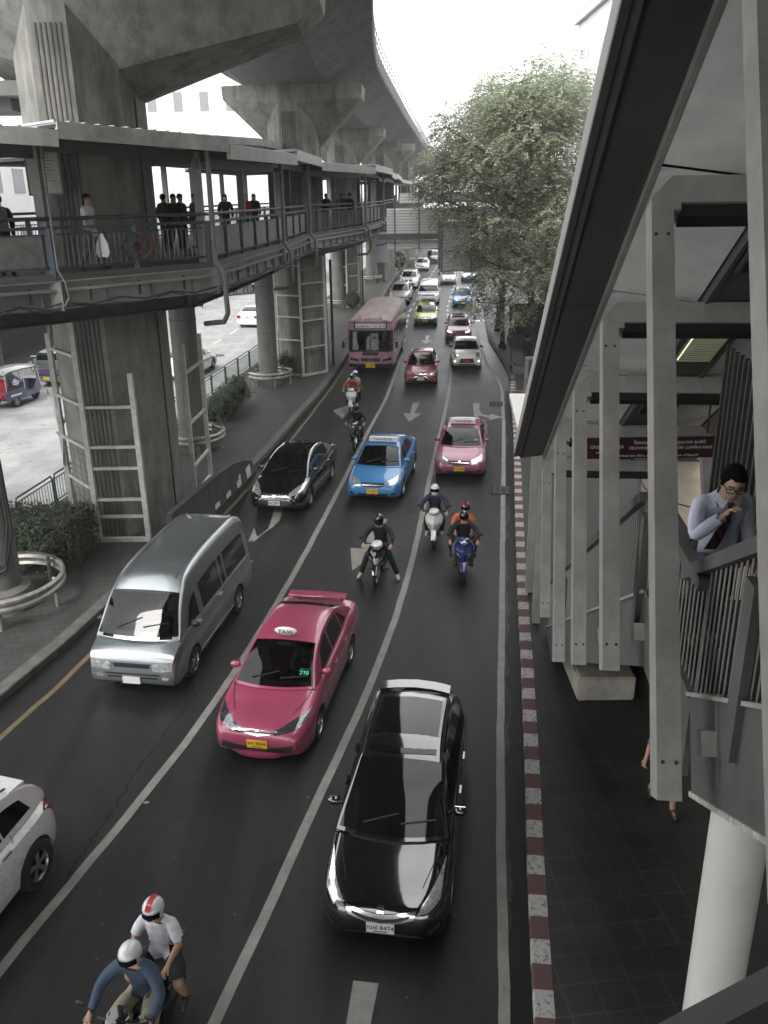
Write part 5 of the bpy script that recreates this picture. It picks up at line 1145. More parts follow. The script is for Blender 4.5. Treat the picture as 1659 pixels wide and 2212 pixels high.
cp = smoothline([G(x, y).xy.to_3d().xy for x, y in ((440, 1478), (408, 1522), (372, 1562), (332, 1620), (289, 1676), (255, 1735), (230, 1770), (185, 1835), (144, 1901), (90, 1985))], 6); rg = random.Random(9)
mb = MB(); vs = []
for i, q in enumerate(cp): w_ = rg.uniform(.008, .028); o_ = rg.uniform(-.035, .035); vs += [(q[0]+o_-w_, q[1], .005), (q[0]+o_+w_, q[1], .005)]
mb.add(vs, [(2*i, 2*i+1, 2*i+3, 2*i+2) for i in range(len(cp)-1)]); struct(mb.build('road_crack', mat('crack_tar', (.003, .003, .003), .8), normals=False))
M_PATCH = asphalt('asphalt_patch', .009, .05, .5, .7)
for q in ([(1085, 1500), (1125, 1500), (1128, 1560), (1086, 1560)], [(560, 1880), (640, 1830), (600, 1960), (520, 2010)], [(880, 1075), (905, 1072), (900, 1110), (872, 1112)], [(640, 1390), (700, 1375), (680, 1440), (610, 1460)]):
    quadmark(q, .0025, M_PATCH, 'road_patch')
# ------------------------------------------------------------------ concrete and steel materials
def concrete(name, c, dark, streak=.5, sc_=(1.6, 1.6, .35), rough=.85):
    """weathered concrete: blotches plus vertical rain streaks"""
    m = mat(name, c, rough, 0, var=.22, vscale=1.3, bump=.25, bscale=30)
    n = m.node_tree.nodes; l = m.node_tree.links; p = n['Principled BSDF']; t = [x for x in n if x.type == 'TEX_COORD'][0]
    mp = n.new('ShaderNodeMapping'); mp.inputs['Scale'].default_value = sc_; l.new(t.outputs['Object'], mp.inputs[0])
    nn = n.new('ShaderNodeTexNoise'); nn.inputs['Scale'].default_value = 1.2; nn.inputs['Detail'].default_value = 9; nn.inputs['Roughness'].default_value = .72; l.new(mp.outputs[0], nn.inputs['Vector'])
    r = n.new('ShaderNodeValToRGB'); r.color_ramp.elements[0].position = .45; r.color_ramp.elements[1].position = .72; r.color_ramp.elements[0].color = (0, 0, 0, 1); r.color_ramp.elements[1].color = (streak,)*3+(1,)
    l.new(nn.outputs['Fac'], r.inputs[0]); mx_ = n.new('ShaderNodeMixRGB'); l.new(r.outputs[0], mx_.inputs[0]); l.new(p.inputs['Base Color'].links[0].from_socket, mx_.inputs[1]); mx_.inputs[2].default_value = (dark, dark, dark*.95, 1)
    l.new(mx_.outputs[0], p.inputs['Base Color']); return m
M_CON = concrete('pier_concrete', (.24, .235, .215), .05, .85); M_CON2 = concrete('viaduct_concrete', (.17, .17, .165), .07, .6, (2.5, .5, .5)); M_RND = concrete('column_concrete', (.17, .17, .16), .06, .7)
M_GALV = mat('galvanised_rail', (.34, .33, .30), .45, .6, var=.3, vscale=6, bump=.1); M_STW = mat('pale_painted_steel', (.55, .54, .50), .5, 0, var=.22, vscale=5, bump=.1); M_STD = mat('grey_painted_steel', (.055, .055, .053), .55, 0, var=.3, vscale=2.5, bump=.1)
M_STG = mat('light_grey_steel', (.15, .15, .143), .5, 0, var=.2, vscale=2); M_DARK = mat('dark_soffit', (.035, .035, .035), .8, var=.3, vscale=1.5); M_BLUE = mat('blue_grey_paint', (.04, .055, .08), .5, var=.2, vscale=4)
M_GRN = mat('green_railing_paint', (.015, .06, .04), .5); M_WIRE = mat('rusty_wire', (.12, .10, .08), .7); M_RIB = mat('rib_shadow', (.11, .105, .095), .9, var=.3, vscale=3)

# ------------------------------------------------------------------ viaduct guideway
CL = smoothline([Vector(p) for p in ((-5.5, -70), (-5.1, -30), (-4.8, 0), (-4.7, 15), (-4.6, 27), (-4.6, 36), (-4.6, 45), (-4.35, 55), (-3.1, 72), (-.2, 108), (6.2, 180), (16, 260))], 8)
half = [(x*1.1, z+1.55) for x, z in [(0, 12.8), (1.6, 12.8), (1.8, 12.84), (2.05, 13.05), (2.4, 13.33), (2.8, 13.62), (3.25, 13.88), (3.7, 14.08), (4.0, 14.2), (4.06, 14.3), (4.06, 15.05), (3.86, 15.05), (3.86, 14.55), (0, 14.55)]]
def guideway():
    t = thing('railway_viaduct', 'curving concrete elevated railway viaduct high over the left half of the road', 'viaduct', (0, 30, 12.8))
    pts = resample(CL, 2.6); mb = MB(); rings = []
    sec = half+[(-x, z) for x, z in reversed(half[1:-1])]
    body = MB()
    for i, p in enumerate(pts):
        tg = tangent2(pts, i); nr = Vector((tg[1], -tg[0])); rings.append([(p[0]+nr[0]*x, p[1]+nr[1]*x, z) for x, z in sec])
    # segments with a fine open joint between them
    for a, b in zip(rings, rings[1:]):
        A = [Vector(v) for v in a]; B = [Vector(v) for v in b]
        A2 = [x.lerp(y, .006) for x, y in zip(A, B)]; B2 = [x.lerp(y, .994) for x, y in zip(A, B)]
        body.loft([A2, B2], cap=True)
    inner = MB(); ce = [(x*.985, 14.35+(z-14.35)*.985+.03) for x, z in sec]
    rr = []
    for i, p in enumerate(pts):
        tg = tangent2(pts, i); nr = Vector((tg[1], -tg[0])); rr.append([(p[0]+nr[0]*x, p[1]+nr[1]*x, z) for x, z in ce])
    inner.loft(rr)
    body.build('guideway', M_CON2, t, world=True, smooth=25); inner.build('joint_core', M_DARK, t, world=True)
    rl = MB()
    for i, p in enumerate(resample([q for q in CL if q[1] > 5], 1.5)):
        pass
    ps = resample([q for q in CL if q[1] > 10], 1.8); top = []
    for i, p in enumerate(ps):
        tg = tangent2(ps, i); nr = Vector((tg[1], -tg[0])); b = (p[0]+nr[0]*4.37, p[1]+nr[1]*4.37, 16.58); c = (b[0], b[1], 17.6); rl.beam(b, c, .05, .05); top.append(Vector(c))
    rl.tube(top, .03, 6); rl.tube([v-Vector((0, 0, .45)) for v in top], .022, 6); rl.build('parapet_railing', M_STG, t, world=True)
    return t
guideway()
def hull(points):
    bm = bmesh.new()
    for p in points: bm.verts.new(p)
    r = bmesh.ops.convex_hull(bm, input=bm.verts); bm.verts.ensure_lookup_table()
    bmesh.ops.delete(bm, geom=[g for g in r['geom_interior'] if isinstance(g, bmesh.types.BMVert)], context='VERTS')
    bm.verts.ensure_lookup_table(); bm.verts.index_update(); mb = MB(); mb.add([v.co.copy() for v in bm.verts], [tuple(v.index for v in f.verts) for f in bm.faces]); bm.free(); return mb
def pier(cx, cy, lab, wid=2.6, dep=4.0, lw=3.4, rw_=5.5, rot=0.0, head=True, top=15.0):
    t = thing('viaduct_pier', lab, 'pier', (cx, cy, .15), R(rot), 'piers carrying the railway viaduct')
    hw = wid/2; hd = dep/2; f_ = .5
    pl = [(-f_, -hd), (f_-.05, -hd), (hw-.1, -hd+.95), (hw, hd-1.0), (f_+.15, hd), (-f_-.15, hd), (-hw, hd-1.0), (-hw+.1, -hd+.95)]
    mb = MB(); H = 14.0
    mb.prism(pl, 0, H-.15); s_ = link('shaft', mb.mesh('shaft', M_CON), t)
    rb = MB()
    for k in range(6):
        x = -.30+k*.12; rb.box((x, -hd-.012, 6.5), (.045, .03, 12.9))
        rb.box((x, hd+.012, (H-2)/2), (.045, .03, H-2.2))
    link('rib', rb.mesh('rib', M_RIB), s_)
    if head:
        hb = MB()
        for sg, w_ in ((1, rw_), (-1, lw)):
            P_ = [(sg*(f_-.05), -hd-.002, 13.35), (sg*hw, hd-.9, 11.5), (sg*hw, hd-1.4, 11.5), (sg*w_, -hd+1.1, 13.05), (sg*w_, hd-.6, 13.05), (sg*(w_+.55), -hd+1.0, 13.6), (sg*(w_+.55), hd-.4, 13.6), (sg*f_, -hd-.002, 14.21), (sg*(w_+.6), -hd+1.0, 14.21), (0, hd, 11.6), (0, hd, 14.21), (sg*(w_+.6), hd-.3, 14.21), (0, -hd+1, 11.8), (0, -hd+.05, 14.21), (0, -hd+.05, 13.4)]
            h_ = hull(P_); hb.add(h_.v, h_.f)
        link('crosshead', hb.mesh('crosshead', M_CON, 25), t)
    pb = MB(); pb.tube([(hw+.02, -.2, 0), (hw+.02, -.2, 11.5)], .03, 6); link('rain_pipe', pb.mesh('rain_pipe', M_STD), t)
    return t
pier(-7.72, 24.9, 'nearest viaduct pier, massive fluted concrete shaft with flared head behind white steel frames', wid=2.75, rw_=5.75)
pier(-4.35, 48.2, 'second viaduct pier, dark fluted shaft beside the pink bus', rot=-2, rw_=3.0, lw=2.8)
pier(-3.1, 78.5, 'third viaduct pier, stained shaft behind the bus roof', rot=-4, rw_=3.0, lw=3.0)
pier(.25, 101.5, 'fourth viaduct pier carrying a purple poster', rot=-5, rw_=3.0, lw=3.0); pier(4.2, 143, 'fifth and farthest viaduct pier under the white footbridge', rot=-6, rw_=3.0, lw=3.0)
def ad(px, cy, x0, x1, z0, z1, name, label, c_top, c_bot, lines):
    t = thing(name, label, 'poster', ((x0+x1)/2, cy, z0))
    w_ = x1-x0; h_ = z1-z0
    b = MB(); b.box((0, 0, h_/2), (w_, .10, h_)); link('board', b.mesh('board', mat(name+'_board', c_bot, .5)), t)
    a = MB(); a.box((0, -.056, h_*.82), (w_*.94, .01, h_*.3)); link('printed_panel', a.mesh('printed_panel', mat(name+'_panel', c_top, .5)), t)
    a = MB(); a.box((0, -.056, h_*.45), (w_*.3, .01, h_*.3)); link('bottle_picture', a.mesh('bottle_picture', mat(name+'_pic', (.3, .25, .3), .5)), t)
    for k, (s_, z, sz) in enumerate(lines):
        text_obj('lettering', s_, sz, M_WHITE if z > .6 else mat('poster_ink', (.12, .09, .16), .6), t, Matrix.Translation((0, -.066, h_*z)) @ Matrix.Rotation(R(90), 4, 'X'), .003)
ad(0, 99.2, -.55, .95, 2.2, 7.0, 'purple_poster', 'tall purple and pale grey advertising poster on the fourth viaduct pier', (.16, .06, .15), (.30, .28, .32), [('วันแม่', .86, .4), ('ขอบคุณ', .74, .3), ('สอบถามเพิ่มเติม', .24, .14)])
ad(0, 140.6, 3.2, 5.6, 2.6, 7.0, 'pale_poster', 'pale blue poster on the farthest viaduct pier', (.35, .5, .6), (.5, .6, .62), [])

# ------------------------------------------------------------------ round columns with collars and guard rails
def rcol(x, y, lab, r_=.48, top=6.9, ring=True, rr=1.12, cable=False):
    t = thing('round_column', lab, 'column', (x, y, .15), 0, 'round columns under the elevated walkway')
    mb = MB(); mb.lathe([(r_*1.04, 0), (r_, .5), (r_*.97, top/2), (r_*.96, top/2+.004), (r_*.96, top-.15)], 36); link('shaft', mb.mesh('shaft', M_RND, 40), t)
    cb = MB(); cb.lathe([(r_*1.42, 0), (r_*1.42, .42), (r_*1.36, .5), (r_*1.04, .58)], 36); link('collar', cb.mesh('collar', M_RND, 30), t)
    for z in (2.6, 4.9):
        j = MB(); j.lathe([(r_*.99, z), (r_*.992, z+.02), (r_*.99, z+.04)], 36); link('joint_line', j.mesh('joint_line', M_RIB), t)
    cp = MB(); cp.box((0, 0, top-.08), (1.5, 1.1, .14)); link('cap_plate', cp.mesh('cap_plate', M_STD), t)
    if cable:
        c = MB(); c.tube([(r_+.03, -.1, 6.4), (r_+.04, -.12, 3.5), (r_+.05, -.1, 1.9), (r_*.8, -r_*.75, 1.1), (.05, -r_-.08, .95), (-r_*.7, -r_*.8, 1.1)], .035, 8); c.tube([(r_+.01, -.2, 6.4), (r_+.03, -.22, 2.2), (r_*.8, -r_*.8, 1.25), (.0, -r_-.06, 1.1)], .02, 6); link('cable', c.mesh('cable', M_DARK, True), t)
    if ring:
        g = thing('guard_rail', 'curved galvanised crash rail around %s' % lab.split(',')[0], 'guard rail', (x+.05, y+.05, .15), 0, 'curved crash rails round the columns')
        m_ = MB(); rg_ = []
        for k in range(41):
            a = R(-150+k*(290/40)); 
            rg_.append([((rr+dr)*math.cos(a), (rr+dr)*math.sin(a)*1.1, z) for dr, z in [(0, .42), (.05, .47), (.05, .53), (.0, .58), (.0, .60), (.05, .65), (.05, .71), (0, .76), (-.012, .76), (.035, .70), (.035, .66), (-.015, .60), (-.015, .58), (.035, .53), (.035, .48), (-.012, .42)]])
        m_.loft(rg_); link('rail', m_.mesh('rail', M_GALV, 40), g)
        for k in range(5):
            a = R(-135+k*65); p = MB(); p.lathe([(.05, 0), (.05, .74), (.03, .76)], 12, ((rr-.07)*math.cos(a), (rr-.07)*math.sin(a)*1.1, 0)); link('post', p.mesh('post', M_GALV, 40), g)
    return t
rcol(-9.08, 18.5, 'nearest round column with looped black cable, left edge', .50, cable=True, rr=1.35)
rcol(-7.25, 31.9, 'round column between the first and second piers, beside the steel poles', .50); rcol(-5.8, 43.9, 'round column in front of the second pier', .48)
rcol(-3.65, 75.8, 'round column in front of the third pier', .5); rcol(-1.1, 98.4, 'round column in front of the poster pier', .5); rcol(3.7, 127, 'farthest round column under the walkway', .5)

# ------------------------------------------------------------------ pale steel frames round the piers
def frames(lab, panels, poles, wires=True):
    xs = [p[0] for a in panels for p in a[:2]]; ys = [p[1] for a in panels for p in a[:2]]
    t = thing('steel_frame', lab, 'frame', (sum(xs)/len(xs), sum(ys)/len(ys), .15), 0, 'pale steel frames round the viaduct piers'); o = Vector(t.location)
    done = set()
    for a, b, za, zb_, rungs in panels:
        A = Vector((*a, 0))-Vector((o.x, o.y, 0)); B = Vector((*b, 0))-Vector((o.x, o.y, 0))
        for q, z in ((A, za), (B, zb_)):
            k = (round(q.x, 2), round(q.y, 2))
            if k in done or z <= 0: continue
            done.add(k); m_ = MB(); m_.beam(q, q+Vector((0, 0, z)), .15, .13); link('post', m_.mesh('post', M_STW), t)
        for z in rungs:
            m_ = MB(); d = (B-A).normalized()*.06; m_.beam(A+d+Vector((0, 0, z)), B-d+Vector((0, 0, z)), .09, .07); link('rung', m_.mesh('rung', M_STW), t)
        m_ = MB(); m_.beam(A+Vector((0, 0, .06)), B+Vector((0, 0, .06)), .12, .12); link('base_rail', m_.mesh('base_rail', M_STW), t)
        if wires:
            for z0, z1 in zip([.4]+rungs[:-1], rungs):
                if (int(z0*7)) % 3 == 0: continue
                k = 1; m_ = MB()
                while z0+k*.22 < z1: m_.tube([A+Vector((0, 0, z0+k*.22)), (A+B)/2+Vector((0, .03, z0+k*.22+.02*math.sin(k*3))), B+Vector((0, 0, z0+k*.22))], .006, 4); k += 1
                for k in range(1, 5): q = A.lerp(B, k/5); m_.tube([q+Vector((0, 0, z0)), q+Vector((0, 0, z1))], .006, 4)
                if m_.v: link('wire_mesh', m_.mesh('wire_mesh', M_WIRE), t)
    for (x, y, z) in poles:
        m_ = MB(); q = Vector((x-o.x, y-o.y, 0)); m_.beam(q, q+Vector((0, 0, z)), .14, .14); link('pole', m_.mesh('pole', M_STD), t)
    return t
fr1 = frames('tall white ladder-like steel frame wrapped round the nearest pier',
    [((-7.99, 22.5), (-6.62, 22.5), 6.6, 4.75, [.75, 1.25, 2.15, 2.75, 3.85]), ((-9.2, 24.0), (-7.99, 22.5), 5.6, 0, [1.55, 2.7, 3.9, 5.2]), ((-9.5, 25.6), (-9.2, 24.0), 4.6, 0, [1.4, 3.0]), ((-6.05, 26.2), (-5.95, 28.3), 4.9, 4.9, [1.0, 2.4, 4.0])], [])
frames('white steel frame round the second pier', [((-5.6, 46.5), (-4.2, 45.75), 6.3, 6.8, [1.9, 3.1, 4.2, 5.7]), ((-4.2, 45.75), (-3.0, 46.9), 0, 6.1, [1.5, 2.9, 3.6, 4.8]), ], [(-2.75, 48.8, 5.8), ])
frames('white steel frame round the third pier', [((-4.1, 76.2), (-2.9, 75.5), 6.3, 6.5, [1.9, 3.4, 4.8]), ((-2.9, 75.5), (-1.9, 76.8), 0, 6.0, [1.2, 2.6, 3.6, 5.2])], [(-1.6, 77.5, 6.2)])
bn = thing('cloth_banner', 'sagging white cloth banner with faded red writing tied to the steel frame', 'banner', (-9.45, 24.3, 2.1))
m_ = MB(); vs = []
for j in range(9):
    for i in range(7):
        u_ = i/6; v_ = j/8; vs.append((-.35+u_*.55+.08*math.sin(v_*4), .75-u_*1.15+.10*math.sin(u_*5+v_*3), v_*1.9+.10*u_*math.sin(v_*3)-.15*u_))
m_.add(vs, [(j*7+i, j*7+i+1, (j+1)*7+i+1, (j+1)*7+i) for j in range(8) for i in range(6)]); link('cloth', m_.mesh('cloth', mat('banner_cloth', (.60, .62, .66), .8, var=.08, vscale=5), True), bn)
for k, (s_, z) in enumerate([('ขอเชิญร่วม', 1.55), ('ทำบุญ', 1.25), ('ทอดผ้าป่า', .7)]):
    text_obj('lettering', s_, .16, mat('faded_red_ink', (.42, .12, .12), .7), bn, Matrix.Translation((-.02, .08, z)) @ Matrix.Rotation(R(-62), 4, 'Z') @ Matrix.Rotation(R(90), 4, 'X'), .002)
# ------------------------------------------------------------------ crash barrier
t = thing('crash_barrier', 'concrete crash barrier with black and white chevrons on the left kerb', 'barrier', (-5.2, 25.5, 0))
bp = [Vector((xat(KL, y)-.12, y)) for y in (22.5, 23.2, 24.3, 26, 27.5, 28.6, 29.6)]; hts = [.95, .95, .95, .92, .85, .65, .35]
m_ = MB(); m_.loft([[(p[0]-.26, p[1], .0), (p[0]-.12, p[1], h_*.4), (p[0]-.09, p[1], h_), (p[0]+.09, p[1], h_), (p[0]+.12, p[1], h_*.4), (p[0]+.26, p[1], 0)] for p, h_ in zip(bp, hts)])
m_.build('body', concrete('barrier_concrete', (.07, .068, .065), .025, .8), t, world=True, smooth=20)
for k in range(5):
    y = 24.2+k*1.05; x = xat(KL, y)-.12; m_ = MB()
    m_.add([(x+.262, y, .05), (x+.33-.0, y+.42, .05), (x+.235, y+.82, .36), (x+.145, y+.40, .36)], [(0, 1, 2, 3)]); m_.build('chevron', M_LINEB, t, world=True)

# ------------------------------------------------------------------ green pedestrian railings
def railing(a, b, lab, h_=1.0):
    A = Vector(a); B = Vector(b); t = thing('pedestrian_railing', lab, 'railing', (A.x, A.y, .15), math.atan2(B.y-A.y, B.x-A.x), 'green railing panels along the median'); L_ = (B-A).length
    m_ = MB(); m_.tube([(0, 0, 0), (0, 0, h_-.12), (.06, 0, h_), (L_-.06, 0, h_), (L_, 0, h_-.12), (L_, 0, 0)], .03, 8); link('frame', m_.mesh('frame', M_GRN, 40), t)
    m_ = MB(); m_.beam((0, 0, h_-.14), (L_, 0, h_-.14), .03, .03); m_.beam((0, 0, .16), (L_, 0, .16), .03, .03); link('rail', m_.mesh('rail', M_GRN), t)
    m_ = MB(); n_ = int(L_/.16)
    for k in range(1, n_): m_.tube([(L_*k/n_, 0, .16), (L_*k/n_, 0, h_-.14)], .011, 5)
    link('bar', m_.mesh('bar', M_GRN), t)
words = ['beside the hedge at the left', 'behind the nearest pier', 'just left of the nearest pier', 'behind the looped cable column', 'hidden behind the steel poles', 'left of the first small shrub', 'behind the round shrubs', 'left of the middle round column', 'behind the middle round column', 'near the second pier', 'behind the second pier', 'beyond the second pier']
y = 23.4
for k in range(15):
    y2 = y+2.15; railing((FL(y)+.12, y), (FL(y2)+.12, y2), 'green tubular railing panel %s' % (words[k] if k < len(words) else ['farther along the median', 'far along the median', 'farthest along the median'][k-12])); y = y2+.12

# ------------------------------------------------------------------ shrubs and hedge (leaf-sized faces)
M_LEAFD = mat('dark_leaf', (.026, .038, .018), .5, var=.6, vscale=5, c2=(.10, .13, .065)); M_LEAF = mat('tree_leaf', (.16, .19, .11), .45, var=.5, vscale=1.2, c2=(.48, .52, .36))
_n = M_LEAF.node_tree.nodes; _l = M_LEAF.node_tree.links; _tr = _n.new('ShaderNodeBsdfTranslucent'); _mx = _n.new('ShaderNodeMixShader'); _mx.inputs[0].default_value = .45; _p = _n['Principled BSDF']
_l.new(_p.inputs['Base Color'].links[0].from_socket, _tr.inputs['Color']); _l.new(_p.outputs[0], _mx.inputs[1]); _l.new(_tr.outputs[0], _mx.inputs[2]); _l.new(_mx.outputs[0], _n['Material Output'].inputs[0])
M_BARK = mat('bark', (.07, .06, .05), .9, var=.4, vscale=4, stretch=(6, 6, 1), bump=.6)
def leafcloud(rg_, n_, fn, size):
    """n_ leaf faces; fn() gives a point and outward normal"""
    vs = []; fs = []
    for i in range(n_):
        p, nr = fn(); s_ = size*rg_.uniform(.6, 1.3)
        d = (nr+Vector((rg_.gauss(0, .6), rg_.gauss(0, .6), rg_.gauss(0, .5)))).normalized(); a = d.orthogonal().normalized(); a = Matrix.Rotation(rg_.uniform(0, 6.28), 3, d) @ a; b = d.cross(a)
        k = len(vs); vs += [p-a*s_, p-b*s_*.42+d*s_*.08, p+a*s_, p+b*s_*.42+d*s_*.08]; fs.append((k, k+1, k+2, k+3))
    m = MB(); m.add(vs, fs); return m
def shrub(x, y, r_, h_, lab, seed, n_=2600, box=None, name='shrub', m=None, size=.05):
    t = thing(name, lab, 'shrub' if box is None else 'hedge', (x, y, .15)); rg_ = random.Random(seed)
    def fn():
        if box:
            sx, sy, sz = box; f_ = rg_.choice('xxyyz'); u_, v_ = rg_.uniform(-1, 1), rg_.uniform(-1, 1)
            if f_ == 'x': s_ = rg_.choice((-1, 1)); p = Vector((s_*sx/2, u_*sy/2, (v_+1)/2*sz)); nr = Vector((s_, 0, .2))
            elif f_ == 'y': s_ = rg_.choice((-1, 1)); p = Vector((u_*sx/2, s_*sy/2, (v_+1)/2*sz)); nr = Vector((0, s_, .2))
            else: p = Vector((u_*sx/2, v_*sy/2, sz)); nr = Vector((0, 0, 1))
            return p+Vector((rg_.gauss(0, .05), rg_.gauss(0, .05), rg_.gauss(0, .05))), nr
        a = rg_.uniform(0, 6.28); v_ = rg_.uniform(-.95, 1); rr = math.sqrt(1-v_*v_)*(1.1-.25*v_); lump = 1+.16*math.sin(a*3+v_*4+seed)+.1*math.sin(a*7-v_*6)
        k = rg_.uniform(.72, 1.04)*lump; return Vector((rr*r_*k*math.cos(a), rr*r_*k*math.sin(a), h_/2+.08+v_*h_/2*k)), Vector((math.cos(a)*rr, math.sin(a)*rr, v_+.2))
    link('foliage', leafcloud(rg_, n_, fn, size).mesh('foliage', m or M_LEAFD, normals=False), t)
    c = MB()
    if box: c.box((0, 0, box[2]*.48), (box[0]*.86, box[1]*.86, box[2]*.9))
    else: c.sphere((0, 0, h_*.5), 1, 12, 8, (r_*.72, r_*.72, h_*.40)); c.tube([(0, 0, -.02), (0, 0, h_*.5)], .06, 6)
    link('inner_twigs', c.mesh('inner_twigs', mat('inner_twigs', (.012, .016, .009), .95)), t); return t
shrub(-9.35, 21.35, 0, 0, 'clipped square hedge beside the nearest round column', 5, 9000, box=(2.7, 1.9, 1.25), name='hedge')
shrub(-6.95, 36.4, .62, 1.15, 'largest dark rounded shrub on the median, nearest of the clump', 1); shrub(-6.85, 37.6, .55, 1.25, 'middle dark shrub of the clump on the median', 2); shrub(-6.75, 39.2, .60, 1.35, 'cone-shaped shrub nearest the middle round column', 3)
shrub(-7.1, 34.2, .5, 1.1, 'shrub half hidden behind the column with the crash rail', 4, 1600); shrub(-5.1, 45.6, .5, 1.3, 'shrub between the middle round column and the second pier', 6, 1500)
shrub(-2.4, 74, .9, 1.7, 'dark round shrub behind the bus', 7, 1500); shrub(2.3, 114, 1.3, 2.6, 'pale shrub by the far kerb under the footbridge', 8, 1500, m=M_LEAF, size=.10)
# ------------------------------------------------------------------ elevated walkway (left)
OUT = [Vector(p) for p in ((-16, 12.5), (-9.6, 18.4), (-7.4, 20.3), (-4.46, 23.7), (-3.62, 32.7), (-3.30, 41.0), (-.97, 51.6), (.10, 61.6), (.65, 75), (1.6, 97), (3.4, 115), (6.5, 137))]
INN = [Vector(p) for p in ((-19.5, 18), (-14, 23.0), (-12.4, 24.0), (-11.8, 27.0), (-9.6, 34.5), (-8.8, 42), (-8.0, 53), (-6.2, 63), (-5.2, 76), (-3.4, 98), (-1.4, 116), (1.8, 139))]
ZF = 7.6
M_STGL = mat('pale_girder_steel', (.27, .27, .26), .5, 0, var=.2, vscale=2)
M_DECK = mat('deck_concrete', (.09, .088, .083), .8, var=.2, vscale=3); M_PANEL = mat('mottled_panel', (.15, .15, .14), .7, var=.3, vscale=4); M_ROOF = mat('corrugated_roof', (.50, .51, .50), .5, .2, var=.15, vscale=2); M_FASC = mat('roof_fascia', (.42, .42, .40), .45, 0, var=.3, vscale=1.5)
W = thing('elevated_walkway', 'long curving roofed pedestrian walkway on steel girders at the left, level with the camera', 'walkway', (-5, 30, 6)) 
wo_ = Vector(W.location)
def wb(mb, nm, m, parent=None, **k): return mb.build(nm, m, parent or W, world=True, **k)
mb = MB(); n_ = len(OUT)
for i in range(n_-1):
    mb.prism([OUT[i], OUT[i+1], INN[i+1], INN[i]], ZF-.16, ZF)
wb(mb, 'deck', M_DECK)
nst = 0
def off2(a, b, d):
    t = (b-a).normalized(); return Vector((-t[1], t[0]))*d       # towards the inner side (left of travel)
for i in range(n_-1):
    a, b = OUT[i], OUT[i+1]; o1 = off2(a, b, .02); o2 = off2(a, b, .75)
    mb = MB(); mb2 = MB()
    # slim edge channel, deep light fascia girder, deeper main girder set back
    for (o_, z0, z1, fw, bb) in ((o1, 7.27, 7.44, .26, mb), (o1, 6.85, 7.24, .30, mb), (o2, 6.44, 7.2, .42, mb2)):
        if bb is mb and z0 < 7 and i > 5: continue
        p = a+o_; q = b+o_
        bb.beam((p[0], p[1], (z0+z1)/2), (q[0], q[1], (z0+z1)/2), .05, z1-z0)
        for z in (z0, z1): bb.beam((p[0], p[1], z), (q[0], q[1], z), fw, .035)
    L_ = (b-a).length; k = 0
    while k*1.25 < L_:
        p = a.lerp(b, k*1.25/L_)-off2(a, b, .05); q = a.lerp(b, k*1.25/L_)+off2(a, b, .12); k += 1
        if nst < 45: st = MB(); st.box(((p[0]+q[0])/2, (p[1]+q[1])/2, 7.06), (.03, .22, .34), Matrix.Rotation(math.atan2(b[1]-a[1], b[0]-a[0]), 3, 'Z')); wb(st, 'stiffener', M_STG); nst += 1
    c = MB()
    for f_ in (.2, .5, .8):
        p = a.lerp(b, f_); q = INN[i].lerp(INN[i+1], f_); c.beam((p[0], p[1], 7.15), (q[0], q[1], 7.15), .2, .36)
    wb(c, 'cross_beam', M_STD)
    # abutting plate at each corner
    wb(mb, 'edge_girder', M_STGL if i in (2, 5) else M_STG); wb(mb2, 'main_girder', M_STD)
    mb = MB(); mb.box((a[0], a[1], 7.12), (.28, .28, .64)); wb(mb, 'corner_plate', M_STG)
# railings: posts, top rail, second rail, bars or panels
def wrail(a, b, kind, main=True):
    L_ = (b-a).length; n_ = max(1, round(L_/1.9)); o_ = off2(a, b, .08); A = a+o_; B = b+o_; mp_ = M_BLUE if kind != 'dark' else M_STD
    for k in range(n_+1): p = A.lerp(B, k/n_); m_ = MB(); m_.beam((p[0], p[1], ZF-.1), (p[0], p[1], ZF+1.0), .13, .13); wb(m_, 'railing_post', mp_)
    m_ = MB(); m_.tube([(A[0], A[1], ZF+1.2), (B[0], B[1], ZF+1.2)], .045, 8); wb(m_, 'handrail', M_STD, smooth=40)
    m_ = MB(); m_.beam((A[0], A[1], ZF+1.0), (B[0], B[1], ZF+1.0), .08, .07); m_.beam((A[0], A[1], ZF+.14), (B[0], B[1], ZF+.14), .06, .05); m_.beam((A[0], A[1], ZF+.86), (B[0], B[1], ZF+.86), .04, .03); wb(m_, 'railing_rail', mp_)
    if kind == 'bars' or kind == 'dark':
        m_ = MB(); nb = int(L_/.14)
        for k in range(1, nb): p = A.lerp(B, k/nb); m_.beam((p[0], p[1], ZF+.14), (p[0], p[1], ZF+.86), .02, .02)
        wb(m_, 'railing_bars', M_STG)
    else:
        for k in range(n_):
            p = A.lerp(B, (k+.12)/n_); q = A.lerp(B, (k+.88)/n_); m_ = MB(); m_.beam((p[0], p[1], ZF+.50), (q[0], q[1], ZF+.50), .025, .72); wb(m_, 'railing_panel', M_PANEL)
kinds = ['panel', 'panel', 'bars', 'panel', 'panel', 'bars', 'panel', 'panel', 'dark', 'dark', 'dark']
for i in range(n_-1): wrail(OUT[i], OUT[i+1], kinds[i])
for i in range(n_-1): wrail(INN[i+1], INN[i], 'bars')
